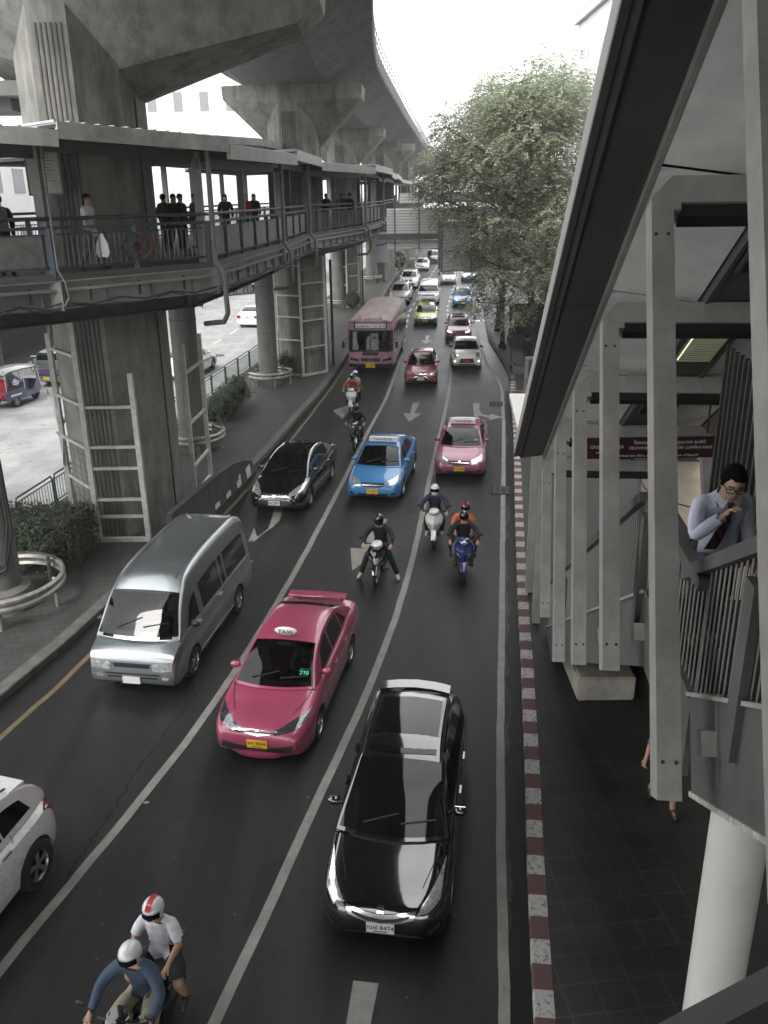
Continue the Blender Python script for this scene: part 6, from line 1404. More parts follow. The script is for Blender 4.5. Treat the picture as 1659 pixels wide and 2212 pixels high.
# emblem: interlaced lozenges in blue and faded red fixed to the railing
E0, E1 = OUT[2], OUT[3]; ec = E0.lerp(E1, .50)-off2(E0, E1, .02); ez = ZF+.52; an = math.atan2(E1[1]-E0[1], E1[0]-E0[0])
em = thing('emblem', '', '', (0, 0, 0)); bpy.data.objects.remove(em)
def epart(nm, segs, m):
    m_ = MB()
    for (x0, z0), (x1, z1) in segs: m_.beam((x0, 0, z0), (x1, 0, z1), .03, .055, up=(0, 1, 0))
    me = m_.mesh(nm, m); me.transform(Matrix.Translation((ec[0], ec[1], ez)) @ Matrix.Rotation(an, 4, 'Z')); me.transform(Matrix.Translation(-wo_)); return link(nm, me, W)
epart('emblem_left', [((-.50, 0), (-.18, .30)), ((-.18, .30), (-.02, .30)), ((-.50, 0), (-.18, -.30)), ((-.18, -.30), (-.02, -.30)), ((-.16, 0), (.05, .2)), ((-.16, 0), (.05, -.2))], M_BLUE)
epart('emblem_right', [((.50, 0), (.18, .30)), ((.18, .30), (.02, .30)), ((.50, 0), (.18, -.30)), ((.18, -.30), (.02, -.30)), ((.16, 0), (-.05, .2)), ((.16, 0), (-.05, -.2))], mat('faded_red_paint', (.22, .06, .05), .6))
# roof: sloping thin slab, fascia, posts, drain pipes, soffit beams
ZR = [11.05, 10.85, 10.75, 10.6, 10.72, 10.75, 10.8, 10.8, 10.85, 10.9, 10.9, 10.9]
def roofpt(i, e): a = OUT[i]; c = INN[i]; d = (a-c).normalized(); return a+d*e
for i in range(n_-1):
    ov = .75; a = roofpt(i, ov); b = roofpt(i+1, ov); c = INN[i+1]; d = INN[i]; za, zb_ = ZR[i], ZR[i+1]
    step = .16 if i % 2 else 0
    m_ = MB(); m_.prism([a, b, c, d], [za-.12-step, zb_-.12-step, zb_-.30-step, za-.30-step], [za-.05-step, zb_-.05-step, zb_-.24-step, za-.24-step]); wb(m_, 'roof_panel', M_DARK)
    m_ = MB(); m_.prism([a, b, c, d], [za-.05-step, zb_-.05-step, zb_-.24-step, za-.24-step], [za-.0-step, zb_-.0-step, zb_-.19-step, za-.19-step]); 
    nr_ = int((b-a).length/.35)
    for k in range(nr_): p = a.lerp(b, k/nr_); q = d.lerp(c, k/nr_); z_ = lerp(za, zb_, k/nr_)-step; m_.beam((p[0], p[1], z_+.01), (q[0], q[1], z_-.18), .06, .05)
    wb(m_, 'roof_sheet', M_ROOF)
    m_ = MB(); m_.beam((a[0], a[1], za-.17-step), (b[0], b[1], zb_-.17-step), .10, .34); wb(m_, 'fascia', M_FASC if i < 3 else M_STGL)
    p_ = a.lerp(a+off2(a, b, 1), .9); q_ = b.lerp(b+off2(a, b, 1), .9); m_ = MB(); m_.beam((p_[0], p_[1], za-.42-step), (q_[0], q_[1], zb_-.42-step), .12, .26); wb(m_, 'eaves_beam', M_STD)
    L_ = (OUT[i+1]-OUT[i]).length; k_ = max(1, round(L_/(4.6 if i > 2 else 6)))
    for k in range(k_):
        p = OUT[i].lerp(OUT[i+1], k/k_)+off2(a, b, .22); z_ = lerp(za, zb_, k/k_); m_ = MB(); m_.beam((p[0], p[1], ZF), (p[0], p[1], z_-.3), .22, .2); wb(m_, 'roof_post', M_STG if i < 4 else M_STD)
        p = INN[i].lerp(INN[i+1], k/k_)-off2(a, b, .3); m_ = MB(); m_.beam((p[0], p[1], ZF), (p[0], p[1], z_-.3), .2, .2); wb(m_, 'roof_post', M_STG)
for i in range(1, n_-4):
    a, b = OUT[i], OUT[i+1]; o_ = off2(a, b, -.16); pts_ = []
    for k in range(13): f_ = k/12; q = a.lerp(b, f_)+o_; pts_.append((q[0], q[1], 6.98-.10*math.sin(f_*math.pi*3)**2))
    m_ = MB(); m_.tube(pts_, .022, 5); wb(m_, 'sagging_cable', M_DARK); m_ = MB(); m_.tube([(x, y, z-.08+.05*math.sin(j)) for j, (x, y, z) in enumerate(pts_)], .014, 5); wb(m_, 'sagging_cable', M_DARK)
# upper roof behind the second pier, seen above the lower roof
m_ = MB(); m_.prism([(-9.4, 35), (-5.3, 42), (-3.9, 54), (-8.5, 56), (-12, 42)], 11.45, 11.62); wb(m_, 'upper_roof', M_ROOF)
m_ = MB(); m_.beam((-9.4, 35, 11.5), (-5.3, 42, 11.5), .1, .3); m_.beam((-5.3, 42, 11.5), (-3.9, 54, 11.5), .1, .3); wb(m_, 'upper_fascia', M_FASC)
# drain pipes
for (p, off_) in ((OUT[3], (.12, -.18)), (OUT[4], (.15, -.1)), (OUT[5], (.15, -.1)), (OUT[6], (.16, .1)), (OUT[7], (.16, .1))):
    x, y = p[0]+off_[0], p[1]+off_[1]; m_ = MB(); m_.tube([(x, y, 10.5), (x, y, 8.0), (x, y, 7.6), (x+.22, y-.1, 7.35), (x+.25, y-.1, 6.3), (x+.1, y+.1, 6.05), (x-.5, y+.5, 5.95)], .07, 8); wb(m_, 'drain_pipe', M_STG, smooth=60)
# conduit by the first post and cable loop
m_ = MB(); x, y = OUT[2][0]+.1, OUT[2][1]-.1; m_.tube([(x, y, 10.4), (x, y, 7.7), (x+.15, y-.05, 7.45), (x+.2, y-.05, 7.1), (x+.05, y, 6.9)], .03, 6); wb(m_, 'conduit', M_STG, smooth=60)
# notice board hanging beside the first pier
t = thing('notice_board', 'pale notice sheet in a frame hanging inside the walkway beside the nearest pier', 'notice board', (-8.0, 22.1, 9.35), R(10))
m_ = MB(); m_.box((0, 0, .55), (.72, .04, 1.1)); link('sheet', m_.mesh('sheet', mat('notice_paper', (.42, .42, .36), .7, var=.12, vscale=8)), t)
m_ = MB(); m_.box((0, 0, 1.13), (.8, .06, .05)); m_.box((0, 0, -.03), (.8, .06, .05)); m_.box((-.38, 0, .55), (.04, .06, 1.2)); m_.box((.38, 0, .55), (.04, .06, 1.2)); link('frame', m_.mesh('frame', M_STG), t)
m_ = MB()
for k in range(10): m_.box((0, -.024, .95-k*.075), (.5-.1*(k % 3), .004, .012))
m_.box((0, -.024, .12), (.07, .004, .09)); link('printed_lines', m_.mesh('printed_lines', M_STD), t)
# slanting roof end at far upper left
t = thing('canopy_end', 'grey end of a second canopy at the upper left above the walkway roof', 'canopy', tuple(G(112, 217, 11.7)))
m_ = MB(); m_.box((-1.8, 0, .2), (3.6, 2.2, .35)); m_.box((-2.4, .4, -.12), (2.9, 1.6, .29)); link('slab', m_.mesh('slab', M_STG), t)

# ------------------------------------------------------------------ people on the walkway (standing at rail height)
def at_px(px, py, z): g = G(px, py, z); return (g.x, g.y, z)
GW = 'people on the elevated walkway'
sil = [(205, 583, 70, 'woman in a patterned white blouse with shoulder bag carrying a plastic bag on the walkway', C_WHITE, C_GREY, True, True),
       (20, 597, 200, 'person in dark vest and white collar with backpack at the left end of the walkway', C_BLACK, C_BLACK, False, False),
       (362, 543, 150, 'shorter person in black standing right of the nearest pier on the walkway', C_BLACK, C_BLACK, False, False),
       (384, 545, 30, 'tall person in black in the middle of the group right of the nearest pier', C_BLACK, C_BLACK, False, False),
       (398, 543, 60, 'person in black close behind the tall one on the walkway', C_BLACK, C_NAVY, False, False),
       (428, 536, -40, 'person in dark shirt by the roof post on the walkway', C_BLACK, C_GREY, False, False),
       (492, 522, 0, 'woman with long hair, black jacket and white face mask on the walkway', C_BLACK, C_BLACK, True, False),
       (533, 515, 20, 'person in a dark red top on the walkway', C_RED, C_BLACK, False, False),
       (553, 512, 10, 'long haired woman in black beside the person in red', C_BLACK, C_BLACK, True, False),
       (692, 492, 15, 'leftmost of the five people behind the dark far railing', C_GREY, C_BLACK, False, False),
       (706, 492, -15, 'second from left behind the dark far railing', C_BLACK, C_GREY, True, False),
       (727, 491, 40, 'middle one of the five people behind the dark far railing', C_NAVY, C_BLACK, False, False),
       (741, 490, 0, 'second from right behind the dark far railing', C_BLACK, C_BLACK, False, False),
       (757, 490, -30, 'rightmost of the five people behind the dark far railing', C_BLACK, C_GREY, False, False)]
for i, (px, py, rz, lab, tp, lg, fem, sh) in enumerate(sil):
    p = at_px(px, py, ZF)
    o = person(lab, p, R(rz), WALK if i % 3 == 0 else STAND, group=GW, top=tp, legs=lg, shoes=C_SHOE, hair=M_HAIR, female=fem, short_sl=sh, fingers=i < 2)
    if i == 0:
        b = thing('plastic_bag', 'white plastic carrier bag held by the woman in the patterned blouse', 'bag', (p[0]+.30, p[1]-.15, ZF+.3)); m_ = MB(); m_.loft([[(x*k, y*k*.5, z) for x, y in ((-.16, -.1), (.16, -.1), (.16, .1), (-.16, .1))] for z, k in ((0, .7), (.1, 1), (.32, .8), (.5, .25), (.58, .08))]); link('bag_body', m_.mesh('bag_body', mat('carrier_plastic', (.6, .6, .6), .35, var=.1, vscale=12), 50), b)
    if i == 6:
        m_ = MB(); m_.sphere((0, -.1, 1.56), .055, 10, 6, (1, .5, .8)); link('face_mask', m_.mesh('face_mask', M_WHITE, True), o)
    if i == 1:
        m_ = MB(); m_.box((0, .2, 1.22), (.32, .18, .45)); bpk = link('backpack', m_.mesh('backpack', M_DARK), o)

# ------------------------------------------------------------------ far footbridge with white corrugated hoarding
M_CORR = bpy.data.materials.new('corrugated_white'); M_CORR.use_nodes = True; n = M_CORR.node_tree.nodes; l = M_CORR.node_tree.links; p = n['Principled BSDF']; p.inputs['Base Color'].default_value = (.88, .88, .86, 1); p.inputs['Roughness'].default_value = .45
def corr(mb_fn): pass
def corrugated(t, x0, x1, y, z0, z1, nm='hoarding_sheet', pitch=.16, rev=False):
    m_ = MB(); n_ = int((z1-z0)/pitch*4); vs = []
    for i in range(n_+1):
        z = z0+(z1-z0)*i/n_; d = (0, .03, .03, 0)[i % 4]; vs += [(x0, y-d, z), (x1, y-d, z)]
    m_.add(vs, [(2*i, 2*i+1, 2*i+3, 2*i+2) for i in range(n_)]); return m_.build(nm, M_CORR, t, world=True)
t = thing('footbridge', 'far footbridge across the road clad in white corrugated sheets', 'footbridge', (3, 56, 6))
corrugated(t, .4, 9, 54.6, 7.0, 8.45); corrugated(t, 1.2, 9, 55.4, 8.72, 9.3); corrugated(t, .4, 9, 54.7, 6.1, 6.62)
m_ = MB(); m_.box((4.2, 55.2, 6.82), (8.8, 1.5, .34)); m_.box((4.5, 56.2, 6.9), (9, 2.6, .2)); m_.build('beam', M_STG, t, world=True)
for k in range(6): m_ = MB(); m_.beam((.9+k*1.45, 54.5, 5.95), (.9+k*1.45, 54.5, 9.2), .07, .07); m_.build('post', M_STG, t, world=True)
t = thing('hoarding', 'large white corrugated hoarding panel hanging over the right lanes in front of the footbridge', 'hoarding', (6, 49, 5.2))
corrugated(t, 3.3, 12, 49.0, 5.25, 7.85, pitch=.2); corrugated(t, 3.3, 12, 51.6, 5.25, 7.85)
m_ = MB(); m_.box((7.7, 50.3, 5.25), (8.8, 2.6, .08)); m_.box((3.32, 50.3, 6.5), (.05, 2.6, 2.6)); m_.build('floor', M_STG, t, world=True)
for k in range(5): m_ = MB(); m_.beam((3.35+k*1.6, 48.93, 5.2), (3.35+k*1.6, 48.93, 7.9), .06, .06); m_.build('post', M_STG, t, world=True)
m_ = MB(); m_.beam((11.6, 50.3, 0.1), (11.6, 50.3, 5.2), .5, .5); m_.build('support', M_STG, t, world=True)
# blue pedestrian sign far away
t = thing('crossing_sign', 'small blue square pedestrian crossing sign on a post beneath the footbridge', 'sign', (1.0, 112, .15))
m_ = MB(); m_.tube([(0, 0, 0), (0, 0, 4.2)], .06, 6); link('post', m_.mesh('post', M_STG), t); m_ = MB(); m_.box((0, -.08, 4.4), (.9, .05, .9)); o = link('plate', m_.mesh('plate', mat('sign_blue', (.03, .10, .22), .4)), t)
m_ = MB(); m_.add([(-.3, -.11, 4.12), (.3, -.11, 4.12), (0, -.11, 4.7)], [(0, 1, 2)]); link('symbol', m_.mesh('symbol', M_WHITE), o)
# ------------------------------------------------------------------ covered stairway on the right
YW, AL = R(6.1), R(29.6)
SD = Vector((math.sin(YW)*math.cos(AL), math.cos(YW)*math.cos(AL), -math.sin(AL))); SU = Vector((math.cos(YW), -math.sin(YW), 0)); SN = Vector((math.sin(YW)*math.sin(AL), math.cos(YW)*math.sin(AL), math.cos(AL)))
HD = Vector((math.sin(YW), math.cos(YW), 0))
def SP(u, s, n): return CAM+SU*u+SD*s+SN*n
M_FR = concrete('frame_grey_paint', (.34, .332, .308), .20, .55, (4, 4, .6), .55); M_FD = mat('dark_grey_cladding', (.085, .085, .082), .5, 0, var=.12, vscale=1.2)
M_CEIL = mat('ceiling_panel', (.82, .81, .78), .55, 0, var=.16, vscale=1.1); M_JNT = mat('black_joint', (.008, .008, .008), .8); M_STEP = mat('step_stone', (.05, .05, .05), .8, var=.3, vscale=12)
def sbox(m_, u0, u1, s0, s1, n0, n1):
    """box aligned with the stair slope"""
    vs = [SP(u, s, n) for u in (u0, u1) for s in (s0, s1) for n in (n0, n1)]
    m_.add(vs, [(0, 1, 3, 2), (4, 6, 7, 5), (0, 4, 5, 1), (2, 3, 7, 6), (0, 2, 6, 4), (1, 5, 7, 3)]); return m_
lab = ['nearest grey portal frame of the stair canopy, cut by the top of the photo', 'second grey portal frame of the stair canopy, with the longest leg', 'third grey portal frame from the camera on the stair canopy', 'fourth grey portal frame from the camera on the stair canopy', 'fifth grey portal frame from the camera on the stair canopy', 'sixth portal frame, lowest on the sloping canopy']
SS = [3.95, 6.35, 8.75, 11.15, 13.55, 15.95]; bots = [-1.0, -.92, -.09, -.06, -.04, .74]
for k, s_ in enumerate(SS):
    o = SP(1.34, s_, bots[k]); t = thing('portal_frame', lab[k], 'portal frame', o, 0, 'portal frames of the stair canopy')
    tl, bl_, th, wd = 1.32, 1.31, .165, .17
    # legs splay slightly; the outer section steps back along one edge
    def leg(ut, ub, nb, sg):
        m_ = MB(); rr = []
        for n_, u_ in ((3.40, ut), (nb, ub)):
            rr.append([SP(u_, s_-.10, n_), SP(u_+sg*th, s_-.10, n_), SP(u_+sg*th, s_+.07, n_), SP(u_+sg*.03, s_+.07, n_), SP(u_+sg*.03, s_+.12, n_), SP(u_, s_+.12, n_)])
        m_.loft(rr); return m_
    leg(tl, bl_, bots[k], 1).build('leg', M_FR, t, world=True); leg(3.72, 3.80, max(-.6, bots[k]), -1).build('leg', M_FR, t, world=True)
    m_ = MB(); pr = [(tl, 3.40), (tl, 3.50), (tl+.16, 3.68), (3.56, 3.68), (3.72, 3.50), (3.72, 3.40), (3.52, 3.40), (3.52, 3.46), (1.54, 3.46), (1.54, 3.40)]
    f_ = [SP(u, s_-.10, n) for u, n in pr]; b_ = [SP(u, s_+.12, n) for u, n in pr]; m_.loft([f_, b_]); m_.build('cross_beam', M_FR, t, world=True)
    m_ = MB(); sbox(m_, 1.545, 3.515, s_-.07, s_+.10, 3.36, 3.455); m_.build('under_channel', M_JNT, t, world=True)
    for j_ in range(2):
        for n_b in (3.2, bots[k]+.25):
            bt = MB(); c_b = SP(1.35+j_*.09, s_-.106, n_b); bt.lathe([(.014, 0), (.014, .012)], 8, tuple(c_b), axis='Y'); bt.build('bolt', M_STD, t, world=True)
    if k in (1, 2, 3, 4):
        m_ = MB(); nb = bots[k]+.30; sbox(m_, 1.62, 1.78 if k > 1 else 1.85, s_-.06, s_+.08, nb, nb+.17); m_.build('tie_bar', M_FR, t, world=True)
        m_ = MB(); sbox(m_, 1.72, 1.84, s_-.14, s_-.04, nb-.2, nb+.42); m_.build('tie_plate', M_FR, t, world=True)
# canopy roof
t = thing('stair_canopy', 'sloping grey canopy over the right hand stairway with pale ceiling panels', 'canopy', SP(1.2, 9, 3.9))
s0, s1 = -1.5, 16.9
def cb(nm, m, *b, **k): m_ = MB(); [sbox(m_, *x) for x in b]; return m_.build(nm, m, t, world=True, **k)
for a, b in ((s0, 4.6), (4.62, 9.4), (9.42, 13.6), (13.62, s1)): 
    m_ = MB(); f_ = [(.86, 3.98), (.86, 4.22), (1.40, 4.22), (1.40, 3.98), (1.0, 3.92)]; m_.loft([[SP(u, a, n) for u, n in f_], [SP(u, b, n) for u, n in f_]]); m_.build('eaves_box', M_FD, t, world=True)
cb('eaves_drip', M_FD, (.84, .90, s0, s1, 3.94, 3.99)); cb('groove', M_JNT, (.965, .985, s0, s1, 3.905, 3.93)); cb('inner_trim', M_FR, (1.402, 1.45, s0, s1, 3.90, 4.08))
cb('gutter_edge', mat('bright_edge', (.45, .45, .43), .5), (.845, .862, s0, s1, 4.0, 4.24))
joints = [s0, 1.6, 4.05, 6.5, 8.9, 11.3, 13.7, s1]
for a, b in zip(joints, joints[1:]):
    m_ = MB(); vs = [SP(1.455, a+.05, 3.90), SP(2.32, a+.05, 3.76), SP(2.32, b-.05, 3.76), SP(1.455, b-.05, 3.90)]; vs += [v+SN*.04 for v in vs]
    m_.add(vs, [(0, 1, 2, 3), (4, 7, 6, 5), (0, 4, 5, 1), (1, 5, 6, 2), (2, 6, 7, 3), (3, 7, 4, 0)]); m_.build('ceiling_panel', M_CEIL, t, world=True)
    m_ = MB(); vs = [SP(3.75, a+.03, 3.90), SP(2.98, a+.03, 3.76), SP(2.98, b-.03, 3.76), SP(3.75, b-.03, 3.90)]; vs += [v+SN*.04 for v in vs]
    m_.add(vs, [(0, 1, 2, 3), (4, 7, 6, 5), (0, 4, 5, 1), (1, 5, 6, 2), (2, 6, 7, 3), (3, 7, 4, 0)]); m_.build('ceiling_panel', M_CEIL, t, world=True)
cb('roof_deck', M_JNT, (1.42, 4.2, s0, s1, 3.97, 4.05)); cb('roof_sheet', M_ROOF, (.9, 4.3, s0, s1, 4.225, 4.26))
cb('ridge_channel', M_FD, (2.36, 2.94, s0, s1, 3.70, 3.86), (2.345, 2.39, s0, s1, 3.66, 3.80), (2.91, 2.955, s0, s1, 3.66, 3.80))
cb('right_eaves', M_FD, (3.8, 4.3, s0, s1, 3.9, 4.2))
lit = mat('lit_tube', (.8, .85, .6), .5, emit=(.75, .85, .5), estr=.75)
for s_ in (4.9, 7.3, 9.75, 12.1):
    on = abs(s_-9.75) < .1
    l_ = thing('ceiling_light', 'louvred ceiling light under the stair canopy, '+('switched on' if on else 'dark, %s' % {4.9: 'nearest', 7.3: 'next above the lit one', 12.1: 'below the lit one'}[s_]), 'ceiling light', SP(2.65, s_, 3.64), 0, 'ceiling lights of the stair canopy')
    m_ = MB(); sbox(m_, 2.42, 2.88, s_-.62, s_+.62, 3.655, 3.695); m_.build('frame', M_STG, l_, world=True)
    m_ = MB(); sbox(m_, 2.46, 2.84, s_-.58, s_+.58, 3.640, 3.654); m_.build('diffuser', lit if on else M_JNT, l_, world=True)
    m_ = MB()
    for k in range(16): sbox(m_, 2.46, 2.84, s_-.57+k*.074, s_-.555+k*.074, 3.615, 3.64)
    if on: m_.build('louvre', M_STG, l_, world=True)
# the stairway proper: upper flight, landing, lower flight
t = thing('stairway', 'covered stairway with grey railings descending to the right pavement', 'stairway', (3.2, 9, .15))
def cs(nm, m, m_, **k): return m_.build(nm, m, t, world=True, **k)
UL, UR = 1.72, 3.62
E1s = 7.0                                   # end of the upper flight (distance along slope)
Lland = 1.85; P1 = SP(0, E1s, 0); shift2 = HD*Lland-SD*0
def SP2(u, s, n): return SP(u, s, n)+HD*Lland-0*SD      # lower flight: same slope shifted by the landing
tread = []
m_ = MB(); rise = .16; run = rise/math.tan(AL)
def flight(f, sA, sB, n0, m_):
    A = f(0, sA, n0); B = f(0, sB, n0); N_ = round((A.z-B.z)/rise)
    for k in range(N_):
        p = A+HD*(run*k); z = A.z-rise*(k+.5)
        q = [p+SU*(UL+.07), p+SU*(UR-.02), p+SU*(UR-.02)+HD*(run+.02), p+SU*(UL+.07)+HD*(run+.02)]
        m_.prism([(v.x, v.y) for v in q], z-.30, z)
    return B
flight(SP, -1.0, E1s, -.34, m_); zl = SP(0, E1s, -.34).z
L0 = SP(0, E1s, -.34); q = [L0+SU*(UL+.07), L0+SU*(UR-.02), L0+SU*(UR-.02)+HD*Lland, L0+SU*(UL+.07)+HD*Lland]; m_.prism([(v.x, v.y) for v in q], zl-.32, zl-.08)
E2s = E1s+(zl-.2)/math.sin(AL); flight(SP2, E1s, E2s, -.34, m_); cs('steps', M_STEP, m_)
M_SIDE = mat('side_plate_grey', (.10, .10, .097), .5, 0, var=.18, vscale=2, bump=.1)
def side(u, nm):
    for f, a, b in ((SP, -1.0, E1s), (SP2, E1s, E2s)):
        m_ = MB(); vs = [f(u_, s_, n_) for u_ in (u, u+.05) for s_ in (a, b) for n_ in (-.95, -.24)]; m_.add(vs, [(0, 1, 3, 2), (4, 6, 7, 5), (0, 4, 5, 1), (2, 3, 7, 6), (0, 2, 6, 4), (1, 5, 7, 3)]); cs(nm, M_SIDE, m_)
        m_ = MB(); vs = [f(u_, s_, n_) for u_ in (u-.03, u+.09) for s_ in (a, b) for n_ in (-.24, -.21)]; m_.add(vs, [(0, 1, 3, 2), (4, 6, 7, 5), (0, 4, 5, 1), (2, 3, 7, 6), (0, 2, 6, 4), (1, 5, 7, 3)]); cs('bottom_rail', M_FR, m_)
        m_ = MB(); vs = [f(u_, s_, n_) for u_ in (u-.05, u+.11) for s_ in (a, b) for n_ in (.66, .76)]; m_.add(vs, [(0, 1, 3, 2), (4, 6, 7, 5), (0, 4, 5, 1), (2, 3, 7, 6), (0, 2, 6, 4), (1, 5, 7, 3)]); cs('handrail', M_SIDE, m_)
        m_ = MB(); k = 0; s_ = a+.08
        while s_ < b-.05:
            p = f(u+.03, s_, -.22); zt = f(u+.03, s_, .68).z; pt = Vector((p.x, p.y, p.z+.90/math.cos(AL)*1.0)); m_.tube([p, pt], .011, 5); s_ += .115
        cs('balusters', mat('pale_baluster', (.22, .22, .205), .45, .3), m_)
        for s_ in ((1.9, 3.9, 5.6) if f is SP else (E1s+.15, E1s+2.4, E1s+4.8, E1s+7.2)):
            p = f(u-.02, s_, 0); m_ = MB(); zc_ = f(u, s_, -.0).z; m_.beam((p.x, p.y, f(u, s_, -.75).z), (p.x, p.y, f(u, s_, .66).z), .06, .17, up=tuple(HD)); cs('newel_plate', M_SIDE, m_)
    A = SP(u, E1s, -.34); Bz = A.z
    m_ = MB(); a = A+HD*0; b = A+HD*Lland
    for z0, z1, w_ in ((-.62, .1, .05), (1.0, 1.1, .15), (.10, .14, .1)): m_.beam((a.x+.025, a.y, Bz+(z0+z1)/2), (b.x+.025, b.y, Bz+(z0+z1)/2), w_, z1-z0)
    cs('landing_rail', M_SIDE, m_)
    m_ = MB(); n_ = 17
    for k in range(n_+1): p = a.lerp(b, k/n_); m_.tube([(p.x+.025, p.y, Bz+.12), (p.x+.025, p.y, Bz+1.02)], .011, 5)
    cs('balusters', _mats['pale_baluster'], m_)
side(UL, 'side_plate'); side(UR, 'side_plate')
# soffit of the flights
for f, a, b in ((SP, -1.0, E1s), (SP2, E1s, E2s)):
    m_ = MB(); vs = [f(u_, s_, n_) for u_ in (UL+.06, UR) for s_ in (a, b) for n_ in (-.90, -.72)]; m_.add(vs, [(0, 1, 3, 2), (4, 6, 7, 5), (0, 4, 5, 1), (2, 3, 7, 6), (0, 2, 6, 4), (1, 5, 7, 3)]); cs('soffit', M_DARK, m_)
m_ = MB(); vs = [SP(u_, s_, n_) for u_ in (UL-.02, UR+.06) for s_ in (-1.0, E1s) for n_ in (-.99, -.95)]; m_.add(vs, [(0, 1, 3, 2), (4, 6, 7, 5), (0, 4, 5, 1), (2, 3, 7, 6), (0, 2, 6, 4), (1, 5, 7, 3)]); cs('bottom_flange', mat('flaking_edge', (.40, .39, .36), .7, var=.5, vscale=20), m_)
# supporting columns
M_CREAM = mat('cream_column', (.60, .58, .53), .6, 0, var=.07, vscale=1.6, c2=(.66, .64, .59))
t = thing('support_column', 'cream painted round column under the near end of the stairway, lower right', 'column', (2.66, 5.28, .15)); m_ = MB(); m_.lathe([(.215, 0), (.215, 5.0)], 40); link('shaft', m_.mesh('shaft', M_CREAM, 40), t)
m_ = MB(); m_.box((0, 0, .22), (1.1, 1.3, .44)); link('plinth', m_.mesh('plinth', M_CREAM), t)
t = thing('support_column', 'short cream column on a square plinth beneath the stair landing', 'column', (4.12, 14.95, .15)); m_ = MB(); m_.lathe([(.27, 0), (.27, 2.3)], 36); link('shaft', m_.mesh('shaft', M_CREAM, 40), t)
o = MB().box((.03, -.02, .25), (1.08, 1.75, .5)).build('plinth', concrete('plinth_plaster', (.48, .45, .38), .14, .6, (3, 3, 3)), t, bevel=.03)
# vertical frames and flat canopy at the foot of the stairs
for k, (px, py, ty, lb) in enumerate([(1157, 1342, 968, 'bright grey vertical portal frame at the foot of the stairs'), (1142, 1276, 1010, 'farther vertical portal frame at the foot of the stairs')]):
    b = G(px, py, .15); t = thing('portal_frame', lb, 'portal frame', (b.x, b.y, .15), -YW, 'portal frames of the stair canopy'); H_ = 4.25
    for x in (0, 2.4): m_ = MB(); m_.box((x, 0, H_/2), (.17, .2, H_)); link('leg', m_.mesh('leg', M_FR), t)
    m_ = MB(); m_.box((1.2, 0, H_+.09), (2.57, .2, .18)); link('cross_beam', m_.mesh('cross_beam', M_FR), t)
a = G(1100, 850, 4.62); b = G(1123, 946, 4.62)
t = thing('flat_canopy', 'pale flat canopy roof at the foot of the stairs, tip showing beyond the eaves', 'canopy', (b.x, b.y, 4.5))
m_ = MB(); m_.prism([(b.x, b.y), (b.x+3.6, b.y-.4), (a.x+3.8, a.y-.3), (a.x, a.y)], 4.5, 4.62); m_.build('slab', mat('pale_fascia', (.60, .585, .54), .5), t, world=True)
# hotel direction sign
t = thing('direction_sign', 'maroon hotel direction sign with white Thai and English lettering hung across the stairway', 'sign', Dp(1400, 985, 12.2)); tl = Vector(t.location); an = -YW+0
M_MAR = mat('maroon_sign', (.05, .010, .017), .45); M_LET = mat('sign_white', (.75, .72, .70), .5)
m_ = MB(); m_.box((.05, 0, .125), (1.93, .05, .30)); link('panel', m_.mesh('panel', M_MAR), t)
Tm = lambda x, z: Matrix.Translation((x, -.03, z)) @ Matrix.Rotation(R(90), 4, 'X')
text_obj('lettering', 'CROWNE PLAZA', .062, M_LET, t, Tm(-.60, .145)); text_obj('lettering', 'HOTELS & RESORTS', .025, M_LET, t, Tm(-.60, .10)); text_obj('lettering', 'BANGKOK LUMPINI PARK', .026, M_LET, t, Tm(-.60, .065))
text_obj('lettering', 'โรงแรมคราวน์ พลาซ่า กรุงเทพฯ ลุมพินี', .066, M_LET, t, Tm(.28, .205)); text_obj('lettering', 'CROWNE PLAZA BANGKOK LUMPINI PARK', .060, M_LET, t, Tm(.30, .125)); text_obj('lettering', 'Go straight from here 300 m, then turn left at the corner of Rama IV', .046, M_LET, t, Tm(.05, .015))
m_ = MB(); q = []
for k in range(17): a_ = 2*math.pi*k/16; q.append((-.60+.055*math.cos(a_), -.03, .225+.036*math.sin(a_)))
m_.tube(q, .006, 5, cap=False); m_.box((-.60, -.03, .225), (.05, .01, .03)); link('logo', m_.mesh('logo', M_LET), t)
m_ = MB(); m_.beam((-.7, 0, .31), (-.7, 0, .75), .02, .02); m_.beam((.8, 0, .31), (.8, 0, .75), .02, .02); link('hanger', m_.mesh('hanger', M_STD), t)
t = thing('station_shade_block', 'unseen station block behind the camera, added to shade the near road', 'building', (0, -35, 11))
m_ = MB(); m_.box((8, -24, 15.5), (26, 34, 7)); m_.build('hall', M_CON2, t, world=True)  # unseen mass added overhead to darken the near road
# camera-side footbridge: floor, parapet corner visible at lower right, unseen roof drawn forward to shade the near road
t = thing('viewing_bridge', 'dark rail of the bridge the picture is taken from, bottom right corner', 'footbridge', (0, -2.5, 7.2))
m_ = MB(); m_.box((0, -2.9, 7.45), (30, 4.6, .3)); m_.build('deck', M_DECK, t, world=True)
m_ = MB(); m_.box((-1, -1.2, 11.9), (34, 10.0, .25)); m_.build('roof', M_DARK, t, world=True)
m_ = MB(); A = Dp(1470, 2224, 1.7); B = Dp(1760, 2072, 1.7); m_.beam(A-Vector((0, 0, .12)), B-Vector((0, 0, .12)), .06, .22); m_.build('rail', mat('near_rail_grey', (.10, .10, .10), .5), t, world=True)
m_ = MB(); m_.box((0, -.7, 7.95), (26, .08, .7)); m_.build('parapet', M_FR, t, world=True)

